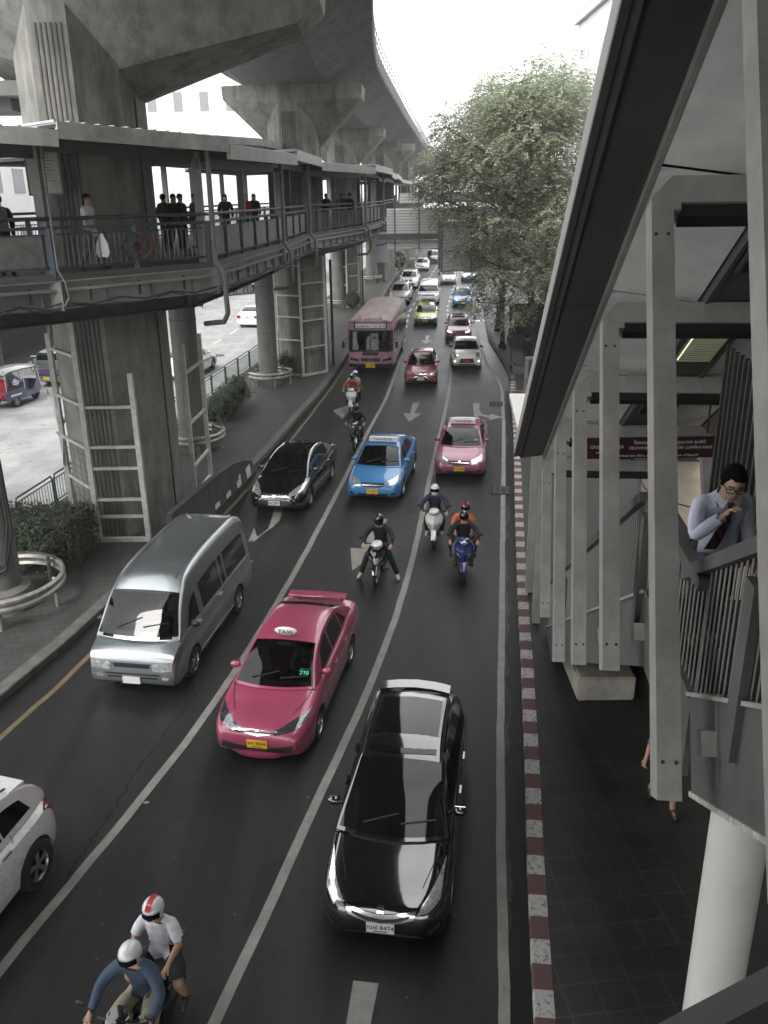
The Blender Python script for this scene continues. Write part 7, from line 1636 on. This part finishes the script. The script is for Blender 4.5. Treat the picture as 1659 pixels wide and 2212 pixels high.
# ------------------------------------------------------------------ building on the right: curved stone-clad pier, corrugated wall, dark facade
M_CLAD = mat('warm_stone_cladding', (.78, .68, .55), .35, .0, var=.14, vscale=1.5, stretch=(1, 1, 3), bump=.15, bscale=6)
t = thing('office_building', 'dark office building along the right pavement with pale stone-clad pier and corrugated wall', 'building', (9, 16, .15))
bx = lambda y: xat(KRn, y)+6.6
m_ = MB(); m_.prism([(bx(2), -6), (bx(2)+10, -6), (bx(30)+10, 30), (bx(30), 30)], .15, 30); m_.build('wall', M_FD, t, world=True)  # upper wall is out of view, raised to shade the near end
m_ = MB(); cx, cy = Dp(1525, 1050, 19).xy; m_.lathe([(1.7, 0), (1.7, 11)], 40, (cx+.35, cy, .15)); m_.build('stone_pier', M_CLAD, t, world=True, smooth=40)
m_ = MB()
for z in (.9, 1.9, 2.9, 3.9, 4.9, 5.9, 6.9, 7.9): m_.lathe([(1.702, z), (1.708, z+.015), (1.702, z+.03)], 40, (cx+.35, cy, .15))
m_.build('stone_joint', M_JNT, t, world=True)
m_ = MB(); A = Dp(1560, 850, 9.2); B = Dp(1760, 850, 6.4); n_ = 60; vs = []
for i in range(n_+1):
    p = A.lerp(B, i/n_); d = (0, .05, .05, 0)[i % 4]; vs += [(p.x-d, p.y-d, 6.0), (p.x-d, p.y-d, 7.7)]
m_.add(vs, [(2*i, 2*i+1, 2*i+3, 2*i+2) for i in range(n_)]); m_.build('corrugated_wall', mat('dark_corrugated_sheet', (.11, .11, .105), .4, .5, var=.2, vscale=2), t, world=True)
for k in range(5):
    y = 17+k*3; m_ = MB(); m_.box((bx(y)-.02, y, 2.2), (.06, 2.2, 3.2)); w_ = m_.build('shop_window', M_GLASS, t, world=True); m_ = MB(); m_.box((bx(y)-.04, y, 3.86), (.1, 2.4, .12)); m_.box((bx(y)-.04, y-1.16, 2.2), (.1, .1, 3.3)); o = m_.build('frame', M_STD, t, world=True)

# ------------------------------------------------------------------ the man on the stairs
def man():
    hx = Dp(1586, 1060, 6.3)        # face centre
    base = Vector((hx.x+.05, hx.y+.22, 6.0)); L0_ = SP(0, 5.4, -.34)
    sN = hx.z-.0
    t = thing('person', 'man in pale blue shirt, striped tie and glasses holding his chin on the stairway', 'person', (base.x, base.y, hx.z-1.42*1.02), R(-4)); t.scale = (1.02, 1.02, 1.02)
    # local frame: feet at z 0, face towards -Y (the camera); he leans forward over the rail
    P = dict(pel=(-.02, .16, .84), wai=(-.03, .12, 1.00), che=(-.03, .02, 1.20), nec=(-.03, -.08, 1.34), hd=(-.04, -.16, 1.40), ht=(-.04, -.19, 1.49),
        shL=(.14, .02, 1.29), elL=(.21, .10, 1.03), haL=(.22, -.08, .86), shR=(-.20, .0, 1.27), elR=(-.25, -.14, 1.03), haR=(-.11, -.285, 1.255),
        hiL=(.07, .16, .80), knL=(.08, .10, .44), anL=(.08, .22, .08), toL=(.08, .06, .03), hiR=(-.11, .16, .80), knR=(-.11, .02, .46), anR=(-.11, .10, .12), toR=(-.11, -.05, .07))
    skin = mat('skin_light', (.60, .41, .31), .5, var=.05, vscale=20); shirt = mat('blue_shirt', (.64, .68, .80), .75, var=.08, vscale=14, bump=.6, bscale=14)
    figure(P, t, top=shirt, legs=C_BLACK, shoes=C_SHOE, skin=skin, fingers=True, slim=.8)
    for c in list(t.children):
        if c.name.split('.')[0] in ('face', 'eyes_and_mouth'): bpy.data.objects.remove(c)
    # modelled head, chin tucked and looking down
    c = Vector((-.04, -.20, 1.475)); q = Matrix.Translation(c) @ Matrix.Rotation(R(22), 4, 'X') @ Matrix.Rotation(R(-6), 4, 'Z')
    hm = MB(); nu, nv = 28, 20; rg_ = []
    for j in range(1, nv):
        v_ = math.pi*j/nv; z = math.cos(v_); r0 = math.sin(v_)
        ring = []
        for i in range(nu):
            a = 2*math.pi*i/nu; x = math.sin(a)*r0; y = -math.cos(a)*r0
            w_ = .078*(1-.16*max(0, -z)**1.5); X = x*w_; Y = y*.096; Z = z*.125
            if y < -.2:      # face relief
                fx = abs(x)
                Y -= .016*math.exp(-((z+.14)/.16)**2-(fx/.14)**2)        # nose
                Y -= .010*math.exp(-((z+.50)/.08)**2-(fx/.24)**2)        # lips
                Y += .008*math.exp(-((z-.06)/.10)**2-((fx-.40)/.16)**2)  # eye sockets
                Y -= .006*math.exp(-((z-.24)/.08)**2-(fx/.5)**2)         # brow
                Y -= .008*math.exp(-((z+.80)/.14)**2-(fx/.25)**2)        # chin
                X *= 1+.07*math.exp(-((z+.25)/.25)**2)                   # cheeks
            ring.append(q @ Vector((X, Y, Z)))
        rg_.append(ring)
    hm.loft(rg_); link('head', hm.mesh('head', skin, True), t)
    ear = MB()
    for s_ in (-1, 1): ear.sphere(q @ Vector((s_*.08, .005, -.01)), .026, 10, 8, (.45, .8, 1.3))
    link('ears', ear.mesh('ears', skin, True), t)
    ln = MB(); pts = []
    ln.tube([q @ Vector((-.022, -.106, -.064)), q @ Vector((0, -.112, -.061)), q @ Vector((.022, -.106, -.064))], .004, 6)
    link('lips', ln.mesh('lips', mat('lip', (.30, .13, .11), .5), True), t)
    ey = MB(); br = MB()
    for s_ in (-1, 1):
        ey.sphere(q @ Vector((s_*.031, -.088, .006)), .010, 10, 6, (1.3, .6, .45)); br.tube([q @ Vector((s_*.014, -.100, .030)), q @ Vector((s_*.034, -.099, .037)), q @ Vector((s_*.052, -.086, .030))], .0045, 6)
    link('eyes', ey.mesh('eyes', M_HAIR, True), t); link('eyebrows', br.mesh('eyebrows', M_HAIR, True), t)
    hr = MB(); rg_ = []; R_ = random.Random(3)
    for j in range(0, 13):
        v_ = math.pi*.56*j/12+.02; ring = []
        for i in range(32):
            a = 2*math.pi*i/32; r0 = math.sin(v_); x = math.sin(a)*r0; y = -math.cos(a)*r0; z = math.cos(v_)
            low = z
            front = max(0, -y)
            if front > .45: low = max(z, .50-.10*x+.03*math.sin(a*9))
            elif z < -.1 and abs(x) > .8: low = max(z, -.12)
            k = 1.16+.04*math.sin(a*11+j)+.02*R_.random(); rr_ = math.sqrt(max(0, 1-low*low)) if low != z else r0
            sc2 = rr_/max(r0, 1e-3) if low != z else 1
            ring.append(q @ Vector((x*.078*k*sc2*1.0, y*.096*k*sc2+.008, low*.125*1.16+.004)))
        rg_.append(ring)
    hr.loft(rg_); link('hair', hr.mesh('hair', M_HAIR, True), t)
    gl = MB()
    for s_ in (-1, 1):
        x0 = s_*.034; pts = []
        for k in range(13):
            a = 2*math.pi*k/12; pts.append(q @ Vector((x0+.028*max(-1, min(1, 1.25*math.cos(a))), -.112+.010*abs(x0+.028*math.cos(a))/.06, .004+.018*max(-1, min(1, 1.3*math.sin(a))))))
        gl.tube(pts, .0032, 6, cap=False); gl.tube([q @ Vector((s_*.062, -.104, .012)), q @ Vector((s_*.080, -.02, .010))], .003, 6)
    gl.tube([q @ Vector((-.007, -.114, .008)), q @ Vector((.007, -.114, .008))], .003, 6); link('glasses', gl.mesh('glasses', M_JNT), t)
    # collar, tie
    cl = MB()
    for s_ in (-1, 1):
        b = [(-.03+s_*.012, -.168, 1.335), (-.03+s_*.085, -.09, 1.365), (-.03+s_*.10, -.12, 1.315), (-.03+s_*.055, -.178, 1.265)]
        cl.add(b+[(x, y+.012, z) for x, y, z in b], [(0, 1, 2, 3), (4, 7, 6, 5), (0, 4, 5, 1), (1, 5, 6, 2), (2, 6, 7, 3), (3, 7, 4, 0)])
    link('collar', cl.mesh('collar', shirt), t)
    ti = mat('striped_tie', (.05, .02, .03), .6); n = ti.node_tree.nodes; l = ti.node_tree.links; wv_ = n.new('ShaderNodeTexWave'); wv_.inputs['Scale'].default_value = 9; wv_.bands_direction = 'DIAGONAL'; tcn = n.new('ShaderNodeTexCoord'); l.new(tcn.outputs['Object'], wv_.inputs['Vector'])
    r = n.new('ShaderNodeValToRGB'); r.color_ramp.elements[0].position = .45; r.color_ramp.elements[1].position = .5; r.color_ramp.elements[0].color = (.012, .012, .02, 1); r.color_ramp.elements[1].color = (.13, .03, .045, 1); l.new(wv_.outputs[0], r.inputs[0]); l.new(r.outputs[0], n['Principled BSDF'].inputs['Base Color'])
    tm = MB(); tm.loft([[(x-w_, y, z), (x+w_, y, z), (x+w_, y+.012, z), (x-w_, y+.012, z)] for x, w_, y, z in [(-.03, .022, -.185, 1.31), (-.03, .016, -.185, 1.275), (-.045, .034, -.165, 1.15), (-.07, .042, -.10, 1.0), (-.085, .045, -.02, .88)]]); link('tie', tm.mesh('tie', ti, 40), t)
    ht_ = t; zf = t.location.z
    bpy.context.view_layer.update()
man()
# passer-by below the stairs, sandals showing
g = G(1450, 1745, .15); person('barelegged passer-by in sandals below the stairway, only feet and a hand visible', (g.x-.15, g.y+.02, .15), R(2), pose(WALK, haR=(-.34, -.02, .92), elR=(-.27, .04, 1.12)), top=C_GREY, legs=C_BLACK, shorts=True, short_sl=True, hair=M_HAIR, shoes=C_SHOE)
# ------------------------------------------------------------------ street trees
def tree(lab, x, y, h_, r0, lumps, n_tw, seed, size=.10, lean=(0, 0)):
    t = thing('street_tree', lab, 'tree', (x, y, .14), 0, 'street trees on the right pavement'); rg_ = random.Random(seed); o = Vector((x, y, .14))
    tr = MB(); P_ = [Vector((lean[0]*k*k+.12*math.sin(k*5+seed), lean[1]*k*k+.1*math.cos(k*4+seed), h_*k)) for k in [i/10 for i in range(11)]]
    tr.tube(P_, [r0*(1.25 if i == 0 else 1)*(1-.085*i) for i in range(11)], 9)
    for (lx, ly, lz, lr) in lumps:
        c = Vector((lx, ly, lz))-o; k = max(.22, min(.8, (c.z-2.2)/h_)); s_ = P_[int(k*10)]
        md = s_.lerp(c, .5)+Vector((rg_.gauss(0, .3), rg_.gauss(0, .3), .35)); tr.tube([s_, md, c], [r0*.42, r0*.28, r0*.12], 6)
        for j in range(7):
            e = c+Vector((rg_.gauss(0, .5), rg_.gauss(0, .5), rg_.gauss(0, .4)))*lr; m2 = c.lerp(e, .5)+Vector((0, 0, .2)); tr.tube([c, m2, e], [r0*.10, r0*.07, .012], 4)
    link('trunk', tr.mesh('trunk', M_BARK, 40), t)
    vs = []; fs = []; tot = sum(l[3]**2.3 for l in lumps)
    for (lx, ly, lz, lr) in lumps:
        c = Vector((lx, ly, lz))-o
        for j in range(int(n_tw*lr**2.3/tot)):
            d = Vector((rg_.gauss(0, 1), rg_.gauss(0, 1), rg_.gauss(0, 1))).normalized(); k = rg_.random()**.45; lump = 1+.22*math.sin(d.x*5+seed)+.18*math.sin(d.y*6+d.z*5)
            b = c+Vector((d.x*lr*k*lump, d.y*lr*k*lump, d.z*lr*.72*k*lump)); dr = (Vector((d.x, d.y, d.z*.3-.25))+Vector((rg_.gauss(0, .4), rg_.gauss(0, .4), rg_.gauss(0, .2)))).normalized(); L_ = rg_.uniform(.35, .8)
            sd_ = dr.cross(Vector((0, 0, 1))); sd_ = sd_.normalized() if sd_.length > .1 else Vector((1, 0, 0))
            for q in range(11):
                f_ = q/10; p = b+dr*L_*f_-Vector((0, 0, .15*f_*f_)); sg = 1 if q % 2 else -1; a = (sd_*sg+dr*.6+Vector((0, 0, rg_.gauss(0, .3)))).normalized()*size*rg_.uniform(.7, 1.25); wv_ = a.cross(Vector((rg_.gauss(0, .5), rg_.gauss(0, .5), 1))).normalized()*size*.40
                k_ = len(vs); vs += [p, p+a*.5+wv_, p+a, p+a*.5-wv_]; fs.append((k_, k_+1, k_+2, k_+3))
    m = MB(); m.v = [tuple(v) for v in vs]; m.f = fs
    link('crown', m.mesh('crown', M_LEAF, normals=False), t); return t
tree('nearest leafy street tree leaning over the road beside the stair canopy', 8.9, 46.7, 12.5, .22, [(7.6, 46.5, 11, 3.4), (4.9, 46.8, 10.2, 2.1), (5.9, 45.8, 7.6, 1.9), (5.9, 45.4, 5.3, 1.5), (5.0, 45.0, 4.0, .8), (6.6, 45, 3.4, .8), (9.5, 45, 8, 3.0), (8.6, 47, 13.3, 2.6), (8.2, 45.2, 5.4, 1.9), (3.6, 47, 12.2, 1.3), (6.6, 47, 13.4, 2.0), (2.9, 47, 10.4, 1.3), (3.7, 46.5, 8.4, 1.2), (2.5, 47.2, 9.3, .8), (4.4, 46, 6.4, .9)], 9500, 3, size=.125, lean=(-.6, 0))
tree('second street tree, behind the nearest one', 9.0, 53.0, 14, .24, [(7.0, 53, 12.5, 3.4), (4.6, 53.5, 11.2, 2.0), (3.2, 53.5, 9.6, 1.1), (9.8, 54, 14, 3.4), (6.4, 53, 13.6, 2.2), (9.5, 53, 8.5, 3), (6.0, 52.4, 7.2, 1.5)], 6500, 8, size=.125)
tree('farther street tree with its crown behind the others', 8.3, 61.5, 13, .22, [(8.0, 61, 11, 3.2), (10.5, 61, 9, 3.6), (10, 61, 14, 3.2), (7.0, 62, 7.0, 1.6)], 5000, 12, size=.15)
tree('dark tree at the back of the pavement behind the kiosk', 13.0, 57.0, 10, .25, [(12.5, 56, 7, 3.4), (12, 55, 4.6, 2.2), (14, 55, 10, 3.4)], 3500, 15, size=.15)

# ------------------------------------------------------------------ pavement furniture on the right
g = G(1085, 750, .15); t = thing('street_lamp', 'black ornate lamp post with white globes under the trees', 'street lamp', (g.x, g.y, .15))
m_ = MB(); m_.lathe([(.26, 0), (.26, .18), (.16, .25), (.14, .9), (.18, .95), (.09, 1.05), (.075, 3.0), (.10, 3.05)], 16); link('post', m_.mesh('post', mat('black_iron', (.02, .02, .02), .5), 40), t)
for dx, dz in ((0, 3.35), (-.4, 2.95), (.4, 2.95)):
    m_ = MB(); m_.sphere((dx, 0, dz), .17, 12, 8); link('globe', m_.mesh('globe', M_WHITE, True), t)
m_ = MB(); m_.tube([(-.4, 0, 2.8), (0, 0, 2.6), (.4, 0, 2.8)], .03, 6); link('arm', m_.mesh('arm', _mats['black_iron']), t)
g = G(1103, 786, .15); t = thing('parking_sign', 'slim grey post with two edge-on round traffic signs near the kerb', 'traffic sign', (g.x, g.y, .15), R(70))
m_ = MB(); m_.tube([(0, 0, 0), (0, 0, 3.2)], .035, 8); link('post', m_.mesh('post', M_STD), t)
for z, mm in ((2.95, M_WHITE), (2.35, M_RED)):
    m_ = MB(); m_.lathe([(.3, -.01), (.3, .01)], 24, (0, -.05, z), axis='Y'); link('plate', m_.mesh('plate', mm), t)
    m_ = MB(); m_.lathe([(.2, -.005), (.2, .005)], 24, (0, -.068, z), axis='Y'); link('plate_face', m_.mesh('plate_face', M_WHITE if mm is M_RED else M_STG), t)
for k, (px, py, lb) in enumerate([(1128, 803, 'nearer square stone tree planter beside the notice pillar'), (1118, 740, 'low stone ring of the tree behind the lamp post'), (1131, 868, 'empty square planter nearest the canopy eaves')]):
    g = G(px, py, .15); t = thing('planter', lb, 'planter', (g.x, g.y, .15)); m_ = MB()
    for a, b, c, d in ((-.55, 0, .12, 1.2), (.55, 0, .12, 1.2), (0, -.55, .98, .12), (0, .55, .98, .12)): m_.box((a, b, .2), (c, d, .4))
    link('rim', m_.mesh('rim', M_CURB), t); m_ = MB(); m_.box((0, 0, .1), (.98, .98, .2)); link('soil', m_.mesh('soil', M_DARK), t)
g = G(1146, 885, .15); t = thing('notice_pillar', 'grey framed notice pillar standing behind the eaves on the right pavement', 'notice board', (g.x+.1, g.y, .15)); m_ = MB(); m_.box((0, 0, 1.2), (.9, .16, 2.3)); link('cabinet', m_.mesh('cabinet', M_STG), t); m_ = MB(); m_.box((.05, -.09, 1.3), (.68, .02, 1.9)); link('notice_face', m_.mesh('notice_face', M_DARK), t)
t = thing('kiosk', 'dark green market kiosk under the trees with a flat roof', 'kiosk', (9.9, 58.5, .15)); m_ = MB(); m_.box((0, 0, 1.1), (2.4, 2.2, 2.2)); link('cabin', m_.mesh('cabin', mat('kiosk_green', (.012, .03, .02), .6)), t); m_ = MB(); m_.box((0, -.2, 2.3), (3.0, 2.9, .14)); link('roof', m_.mesh('roof', M_STD), t); m_ = MB(); m_.box((0, -1.12, 1.4), (1.8, .04, .9)); link('hatch', m_.mesh('hatch', M_DARK), t)
for k, (x, y) in enumerate(((12.2, 63), (12.8, 52.6))):
    t = thing('market_umbrella', 'white market umbrella behind the trees, %s' % ('beyond the kiosk' if k == 0 else 'nearer the canopy eaves'), 'umbrella', (x, y, .15), 0, 'market umbrellas'); m_ = MB(); m_.lathe([(1.5, 2.2), (1.0, 2.5), (.05, 2.85)], 8); link('canopy', m_.mesh('canopy', M_WHITE), t); m_ = MB(); m_.tube([(0, 0, 0), (0, 0, 2.7)], .03, 6); link('pole', m_.mesh('pole', M_STG), t)
g = G(1137, 792, .15); person('person in black walking away on the right pavement beside the planters', (g.x, g.y, .15), R(175), WALK, top=C_BLACK, legs=C_BLACK, shoes=C_SHOE, hair=M_HAIR, fingers=False)

# ------------------------------------------------------------------ far carriageway: tuk-tuk, truck, bicycles, people, stall
def tuktuk():
    g = G(82, 878, 0); t = thing('tuk_tuk', 'blue and red three-wheeled taxi with shiny dark canopy and passengers, left edge', 'tuk-tuk', (g.x-1.3, g.y+.7, 0), R(180-20))
    tb = paint('tuk_blue', (.02, .035, .10), 0); trd = paint('tuk_red', (.35, .03, .04), 0)
    def a(nm, m_, m, s_=40): return link(nm, m_.mesh(nm, m, s_), t)
    m_ = MB(); m_.loft([[(-w_, y, z0), (-w_, y, z1), (w_, y, z1), (w_, y, z0)] for y, w_, z0, z1 in [(-1.55, .25, .45, .95), (-1.1, .42, .35, 1.0), (-.7, .5, .35, .62), (-.1, .62, .35, .62), (0, .66, .35, .85), (1.15, .68, .38, .88), (1.25, .66, .45, .85)]]); a('tub', m_, tb)
    m_ = MB(); m_.loft([[(x, y, z-.16*(x/.75)**2) for x in (-.75, -.5, -.2, .2, .5, .75)]+[(x, y, z-.05-.16*(x/.75)**2) for x in (.75, .2, -.2, -.75)] for y, z in [(-1.3, 1.72), (-.9, 1.86), (0, 1.92), (1.0, 1.9), (1.35, 1.78)]]); a('canopy', m_, mat('tuk_canopy', (.06, .06, .06), .18, .3, coat=1.0))
    for x, y0, y1 in ((-.6, -1.15, -1.0), (.6, -1.15, -1.0), (-.66, 0, 0), (.66, 0, 0), (-.66, 1.2, 1.2), (.66, 1.2, 1.2)): m_ = MB(); m_.tube([(x, y0, .8), (x, y1, 1.8)], .02, 6); a('canopy_post', m_, M_CHROME)
    for s_ in (-1, 1):
        for z in (.95, 1.05, 1.15): m_ = MB(); m_.tube([(s_*.68, .05, z), (s_*.68, 1.15, z)], .012, 5); a('side_rail', m_, M_CHROME)
    m_ = MB(); m_.box((0, .75, .85), (1.15, .5, .16)); m_.box((0, 1.02, 1.12), (1.15, .12, .5)); a('seat', m_, trd)
    m_ = MB(); m_.box((0, 1.27, .68), (1.3, .04, .3)); a('tail_panel', m_, trd)
    for s_ in (-1, 1): m_ = MB(); m_.box((s_*.5, 1.3, .62), (.18, .04, .12)); a('tail_light', m_, M_RED); m_ = MB(); m_.box((s_*.62, .62, .6), (.12, .72, .08)); a('mudguard', m_, M_WHITE)
    plate(t, (0, 1.32, .45), '', M_PLATEY, flip=-1)
    for x, y in ((0, -1.35), (-.6, .62), (.6, .62)):
        wheel(t, x, y, .27, .14, 1 if x >= 0 else -1, 6)
    return t
tuktuk(); g = G(40, 880, 0); person('driver and front figure in pale shirt seated in the three-wheeled taxi', (g.x-.5, g.y+.9, .12), R(160), shift(RIDE, (0, 0, -.12)), top=C_PALE, legs=C_GREY, shoes=C_SHOE, hair=M_HAIR, fingers=False)
P = T_van(4.6, 1.7, 1.9, rear=[('purple_band', mat('purple_band', (.10, .05, .12), .4), [(-.78, .78), (.78, .78)], [(-.78, .96), (.78, .96)]), ('blue_band', tb_ if False else mat('blue_band', (.03, .04, .12), .4), [(-.78, .62), (.78, .62)], [(-.78, .74), (.78, .74)])], platerear=('', M_PLATEY, .5, .2))
g = G(112, 838, 0); h = R(171); dv = Vector((math.sin(h), -math.cos(h))); nose = Vector((g.x, g.y))+dv*4.6; place('song', 'minibus', 'pale minibus with purple and blue rear bands seen between the steel frame posts', 'van', (nose.x, nose.y), 171, P, SILVER)
def bicycle(x, y, z, rz, lab):
    t = thing('bicycle', lab, 'bicycle', (x, y, z), rz, 'green hire bicycles')
    gm_ = paint('bike_green', (.03, .20, .05), 0)
    for yy in (-.52, .52):
        m_ = MB(); m_.tube([(0, yy+.33*math.cos(a), .34+.33*math.sin(a)) for a in [k*math.pi/10 for k in range(21)]], .02, 6, cap=False); o = link('wheel', m_.mesh('wheel', M_TYRE), t)
        m_ = MB()
        for k in range(8): a = k*math.pi/4; m_.tube([(0, yy, .34), (0, yy+.32*math.cos(a), .34+.32*math.sin(a))], .004, 3)
        link('spokes', m_.mesh('spokes', M_CHROME), o)
    m_ = MB(); A, B, C_, D_ = (0, -.52, .34), (0, -.38, .85), (0, .1, .32), (0, .22, .82); [m_.tube([p, q], .02, 6) for p, q in ((A, B), (B, C_), (B, D_), (C_, D_), (C_, (0, .52, .34)), (D_, (0, .52, .34)))]; link('frame', m_.mesh('frame', gm_), t)
    m_ = MB(); m_.tube([(-.28, -.3, 1.02), (0, -.4, 1.0), (.28, -.3, 1.02)], .015, 6); link('handlebar', m_.mesh('handlebar', M_CHROME), t); m_ = MB(); m_.sphere((0, .24, .9), .1, 8, 6, (.8, 1.2, .4)); link('saddle', m_.mesh('saddle', M_SADDLE), t)
for k in range(3): g = G(78+k*12, 800, .15); bicycle(g.x, g.y+.3*k, .0, R(40), ['green bicycle leaning nearest the three-wheeled taxi', 'middle green bicycle of the three at the left', 'rightmost green bicycle of the three at the left'][k])
FP = [(436, 664, 0, 190, 'man in blue shirt and jeans carrying a dark bag on the far carriageway', C_PALE, C_DENIM), (464, 648, .15, 30, 'child-sized figure in white shorts on the far pavement', C_WHITE, C_WHITE), (484, 646, .1, 170, 'person in white trousers at the far kerb', C_BLACK, C_WHITE), (508, 637, .15, 20, 'person in pale top carrying a bag on the far pavement', C_PALE, C_BLACK), (531, 633, .15, 60, 'tall person in black holding a white bag at the far stall', C_BLACK, C_BLACK), (548, 628, .15, -60, 'seated vendor behind the blue crates', C_GREY, C_BLACK)]
for px, py, z, rz, lb, tp, lg in FP:
    g = G(px, py, z); person(lb, (g.x, g.y, z), R(rz), WALK if rz != -60 else STAND, group='people beyond the far carriageway', top=tp, legs=lg, shoes=C_SHOE, hair=M_HAIR, fingers=False)
g = G(446, 662, 0); t = thing('hand_bag', 'dark bag in the hand of the man in blue shirt', 'bag', (g.x-.1, g.y-.1, .45)); m_ = MB(); m_.loft([[(x*k, y*k, z) for x, y in ((-.25, -.1), (.25, -.1), (.25, .1), (-.25, .1))] for z, k in ((0, .9), (.1, 1), (.3, .9), (.36, .4))]); link('bag_body', m_.mesh('bag_body', C_BLACK, 40), t); m_ = MB(); m_.tube([(-.12, 0, .34), (0, 0, .5), (.12, 0, .34)], .015, 5); link('strap', m_.mesh('strap', C_BLACK), t)
g = G(541, 629, .15); t = thing('street_stall', 'folding street stall table with pale blue crate on the far pavement', 'stall', (g.x, g.y, .15)); m_ = MB(); m_.box((0, 0, .75), (1.5, .8, .05)); link('table_top', m_.mesh('table_top', M_WHITE), t)
for x in (-.65, .65):
    for y in (-.3, .3): m_ = MB(); m_.box((x, y, .36), (.04, .04, .72)); link('leg', m_.mesh('leg', M_STG), t)
t2 = thing('crate', 'pale blue plastic crate on the street stall', 'crate', (g.x, g.y, .93)); m_ = MB(); m_.box((0, 0, .22), (1.1, .6, .44)); link('crate_body', m_.mesh('crate_body', mat('crate_blue', (.25, .48, .56), .5)), t2); m_ = MB(); m_.box((0, 0, .47), (1.16, .66, .05)); link('rim', m_.mesh('rim', M_WHITE), t2)

# ------------------------------------------------------------------ pavements and buildings beyond
def poly(name, pts, z0, z1, m): mb = MB(); mb.prism(pts, z0, z1); return struct(mb.build(name, m))
poly('far_pavement', [(-24, 82.5), (-17.6, 85.4), (-12.9, 89.6), (-8.6, 97), (-8.6, 130), (-24, 130)], -.02, .15, M_MED)
poly('left_pavement', [(-40, 10), (-21.5, 10), (-21.5, 82), (-24, 130), (-40, 130)], -.02, .13, M_MED)
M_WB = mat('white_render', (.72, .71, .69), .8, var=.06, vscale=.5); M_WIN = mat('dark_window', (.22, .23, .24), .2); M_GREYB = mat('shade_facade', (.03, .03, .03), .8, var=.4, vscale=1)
def block(lab, x0, x1, y0, y1, h_, face, wx, wz, wsz, wall=M_WB, z0=3, roof=True):
    """face: 'S' windows on the y0 side, 'E' on the x1 side, 'W' on the x0 side"""
    t = thing('building', lab, 'building', ((x0+x1)/2, (y0+y1)/2, 0)); m_ = MB(); m_.box(((x0+x1)/2, (y0+y1)/2, h_/2), (x1-x0, y1-y0, h_)); m_.build('wall', wall, t, world=True)
    m_ = MB(); m_.box(((x0+x1)/2, (y0+y1)/2, h_+.3), (x1-x0+.8, y1-y0+.8, .5)); m_.build('roof', M_FASC, t, world=True)
    for f in face:
        L_ = (x1-x0) if f == 'S' else (y1-y0); nx = int(L_/wx); nz_ = int((h_-z0)/wz); rows = nz_
        for j in range(rows):
            for i in range(nx):
                m_ = MB(); c = (i+.5)*L_/nx; z = z0+(j+.5)*wz
                if f == 'S': m_.box((x0+c, y0-.01, z), (wsz[0], .06, wsz[1]))
                elif f == 'E': m_.box((x1+.01, y0+c, z), (.06, wsz[0], wsz[1]))
                else: m_.box((x0-.01, y0+c, z), (.06, wsz[0], wsz[1]))
                m_.build('window', M_WIN, t, world=True)
    return t
block('white building with a row of small dark windows beyond the first and second piers', -46, -13.5, 118, 150, 32, 'SE', 3.1, 5.6, (1.1, 2.2), z0=12)
block('long pale shophouse row with dark ground floor left of the far carriageway', -40, -24, 26, 82, 13, 'E', 3.6, 3.6, (1.8, 1.5), z0=5)
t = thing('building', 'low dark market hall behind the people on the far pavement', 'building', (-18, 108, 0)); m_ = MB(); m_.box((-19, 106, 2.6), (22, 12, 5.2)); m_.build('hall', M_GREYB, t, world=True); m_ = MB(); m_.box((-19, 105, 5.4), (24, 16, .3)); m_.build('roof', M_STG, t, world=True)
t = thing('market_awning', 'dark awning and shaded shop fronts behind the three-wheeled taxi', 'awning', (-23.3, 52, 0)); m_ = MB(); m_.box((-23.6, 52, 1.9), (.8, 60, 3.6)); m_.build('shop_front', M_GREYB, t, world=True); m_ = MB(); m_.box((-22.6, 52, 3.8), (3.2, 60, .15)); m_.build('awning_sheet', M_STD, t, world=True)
for k in range(8): m_ = MB(); m_.box((-21.4, 26+k*7.5, 1.9), (.15, .15, 3.8)); m_.build('awning_post', M_STG, t, world=True)
block('tall pale tower faint in the glare above the tree', 24, 44, 95, 120, 78, 'W', 6, 6, (4.2, 3.4), z0=28)
block('pale office block behind the street trees', 19, 34, 34, 92, 24, 'W', 6.5, 6, (3.0, 2.9), z0=5)
block('pale block closing the far end of the street', -12, 60, 300, 330, 17, 'S', 8, 5, (4, 2.4), z0=6)
block('white block at the far left behind the shophouses', -90, -50, 60, 110, 30, 'E', 7, 7, (3, 3), z0=16)
# ------------------------------------------------------------------ haze over the street
HAZE = 0.0011
hz = MB(); hz.box((-10, 170, 42), (260, 420, 86.2)); o = hz.build('haze', None); o['kind'] = 'stuff'; o['label'] = 'pale city haze over the street'
m = bpy.data.materials.new('haze_air'); m.use_nodes = True; n = m.node_tree.nodes; n.clear(); mo = n.new('ShaderNodeOutputMaterial'); pv = n.new('ShaderNodeVolumePrincipled'); pv.inputs['Color'].default_value = (.93, .94, .95, 1); pv.inputs['Density'].default_value = HAZE; pv.inputs['Anisotropy'].default_value = .2
m.node_tree.links.new(pv.outputs[0], mo.inputs['Volume']); o.data.materials.append(m)
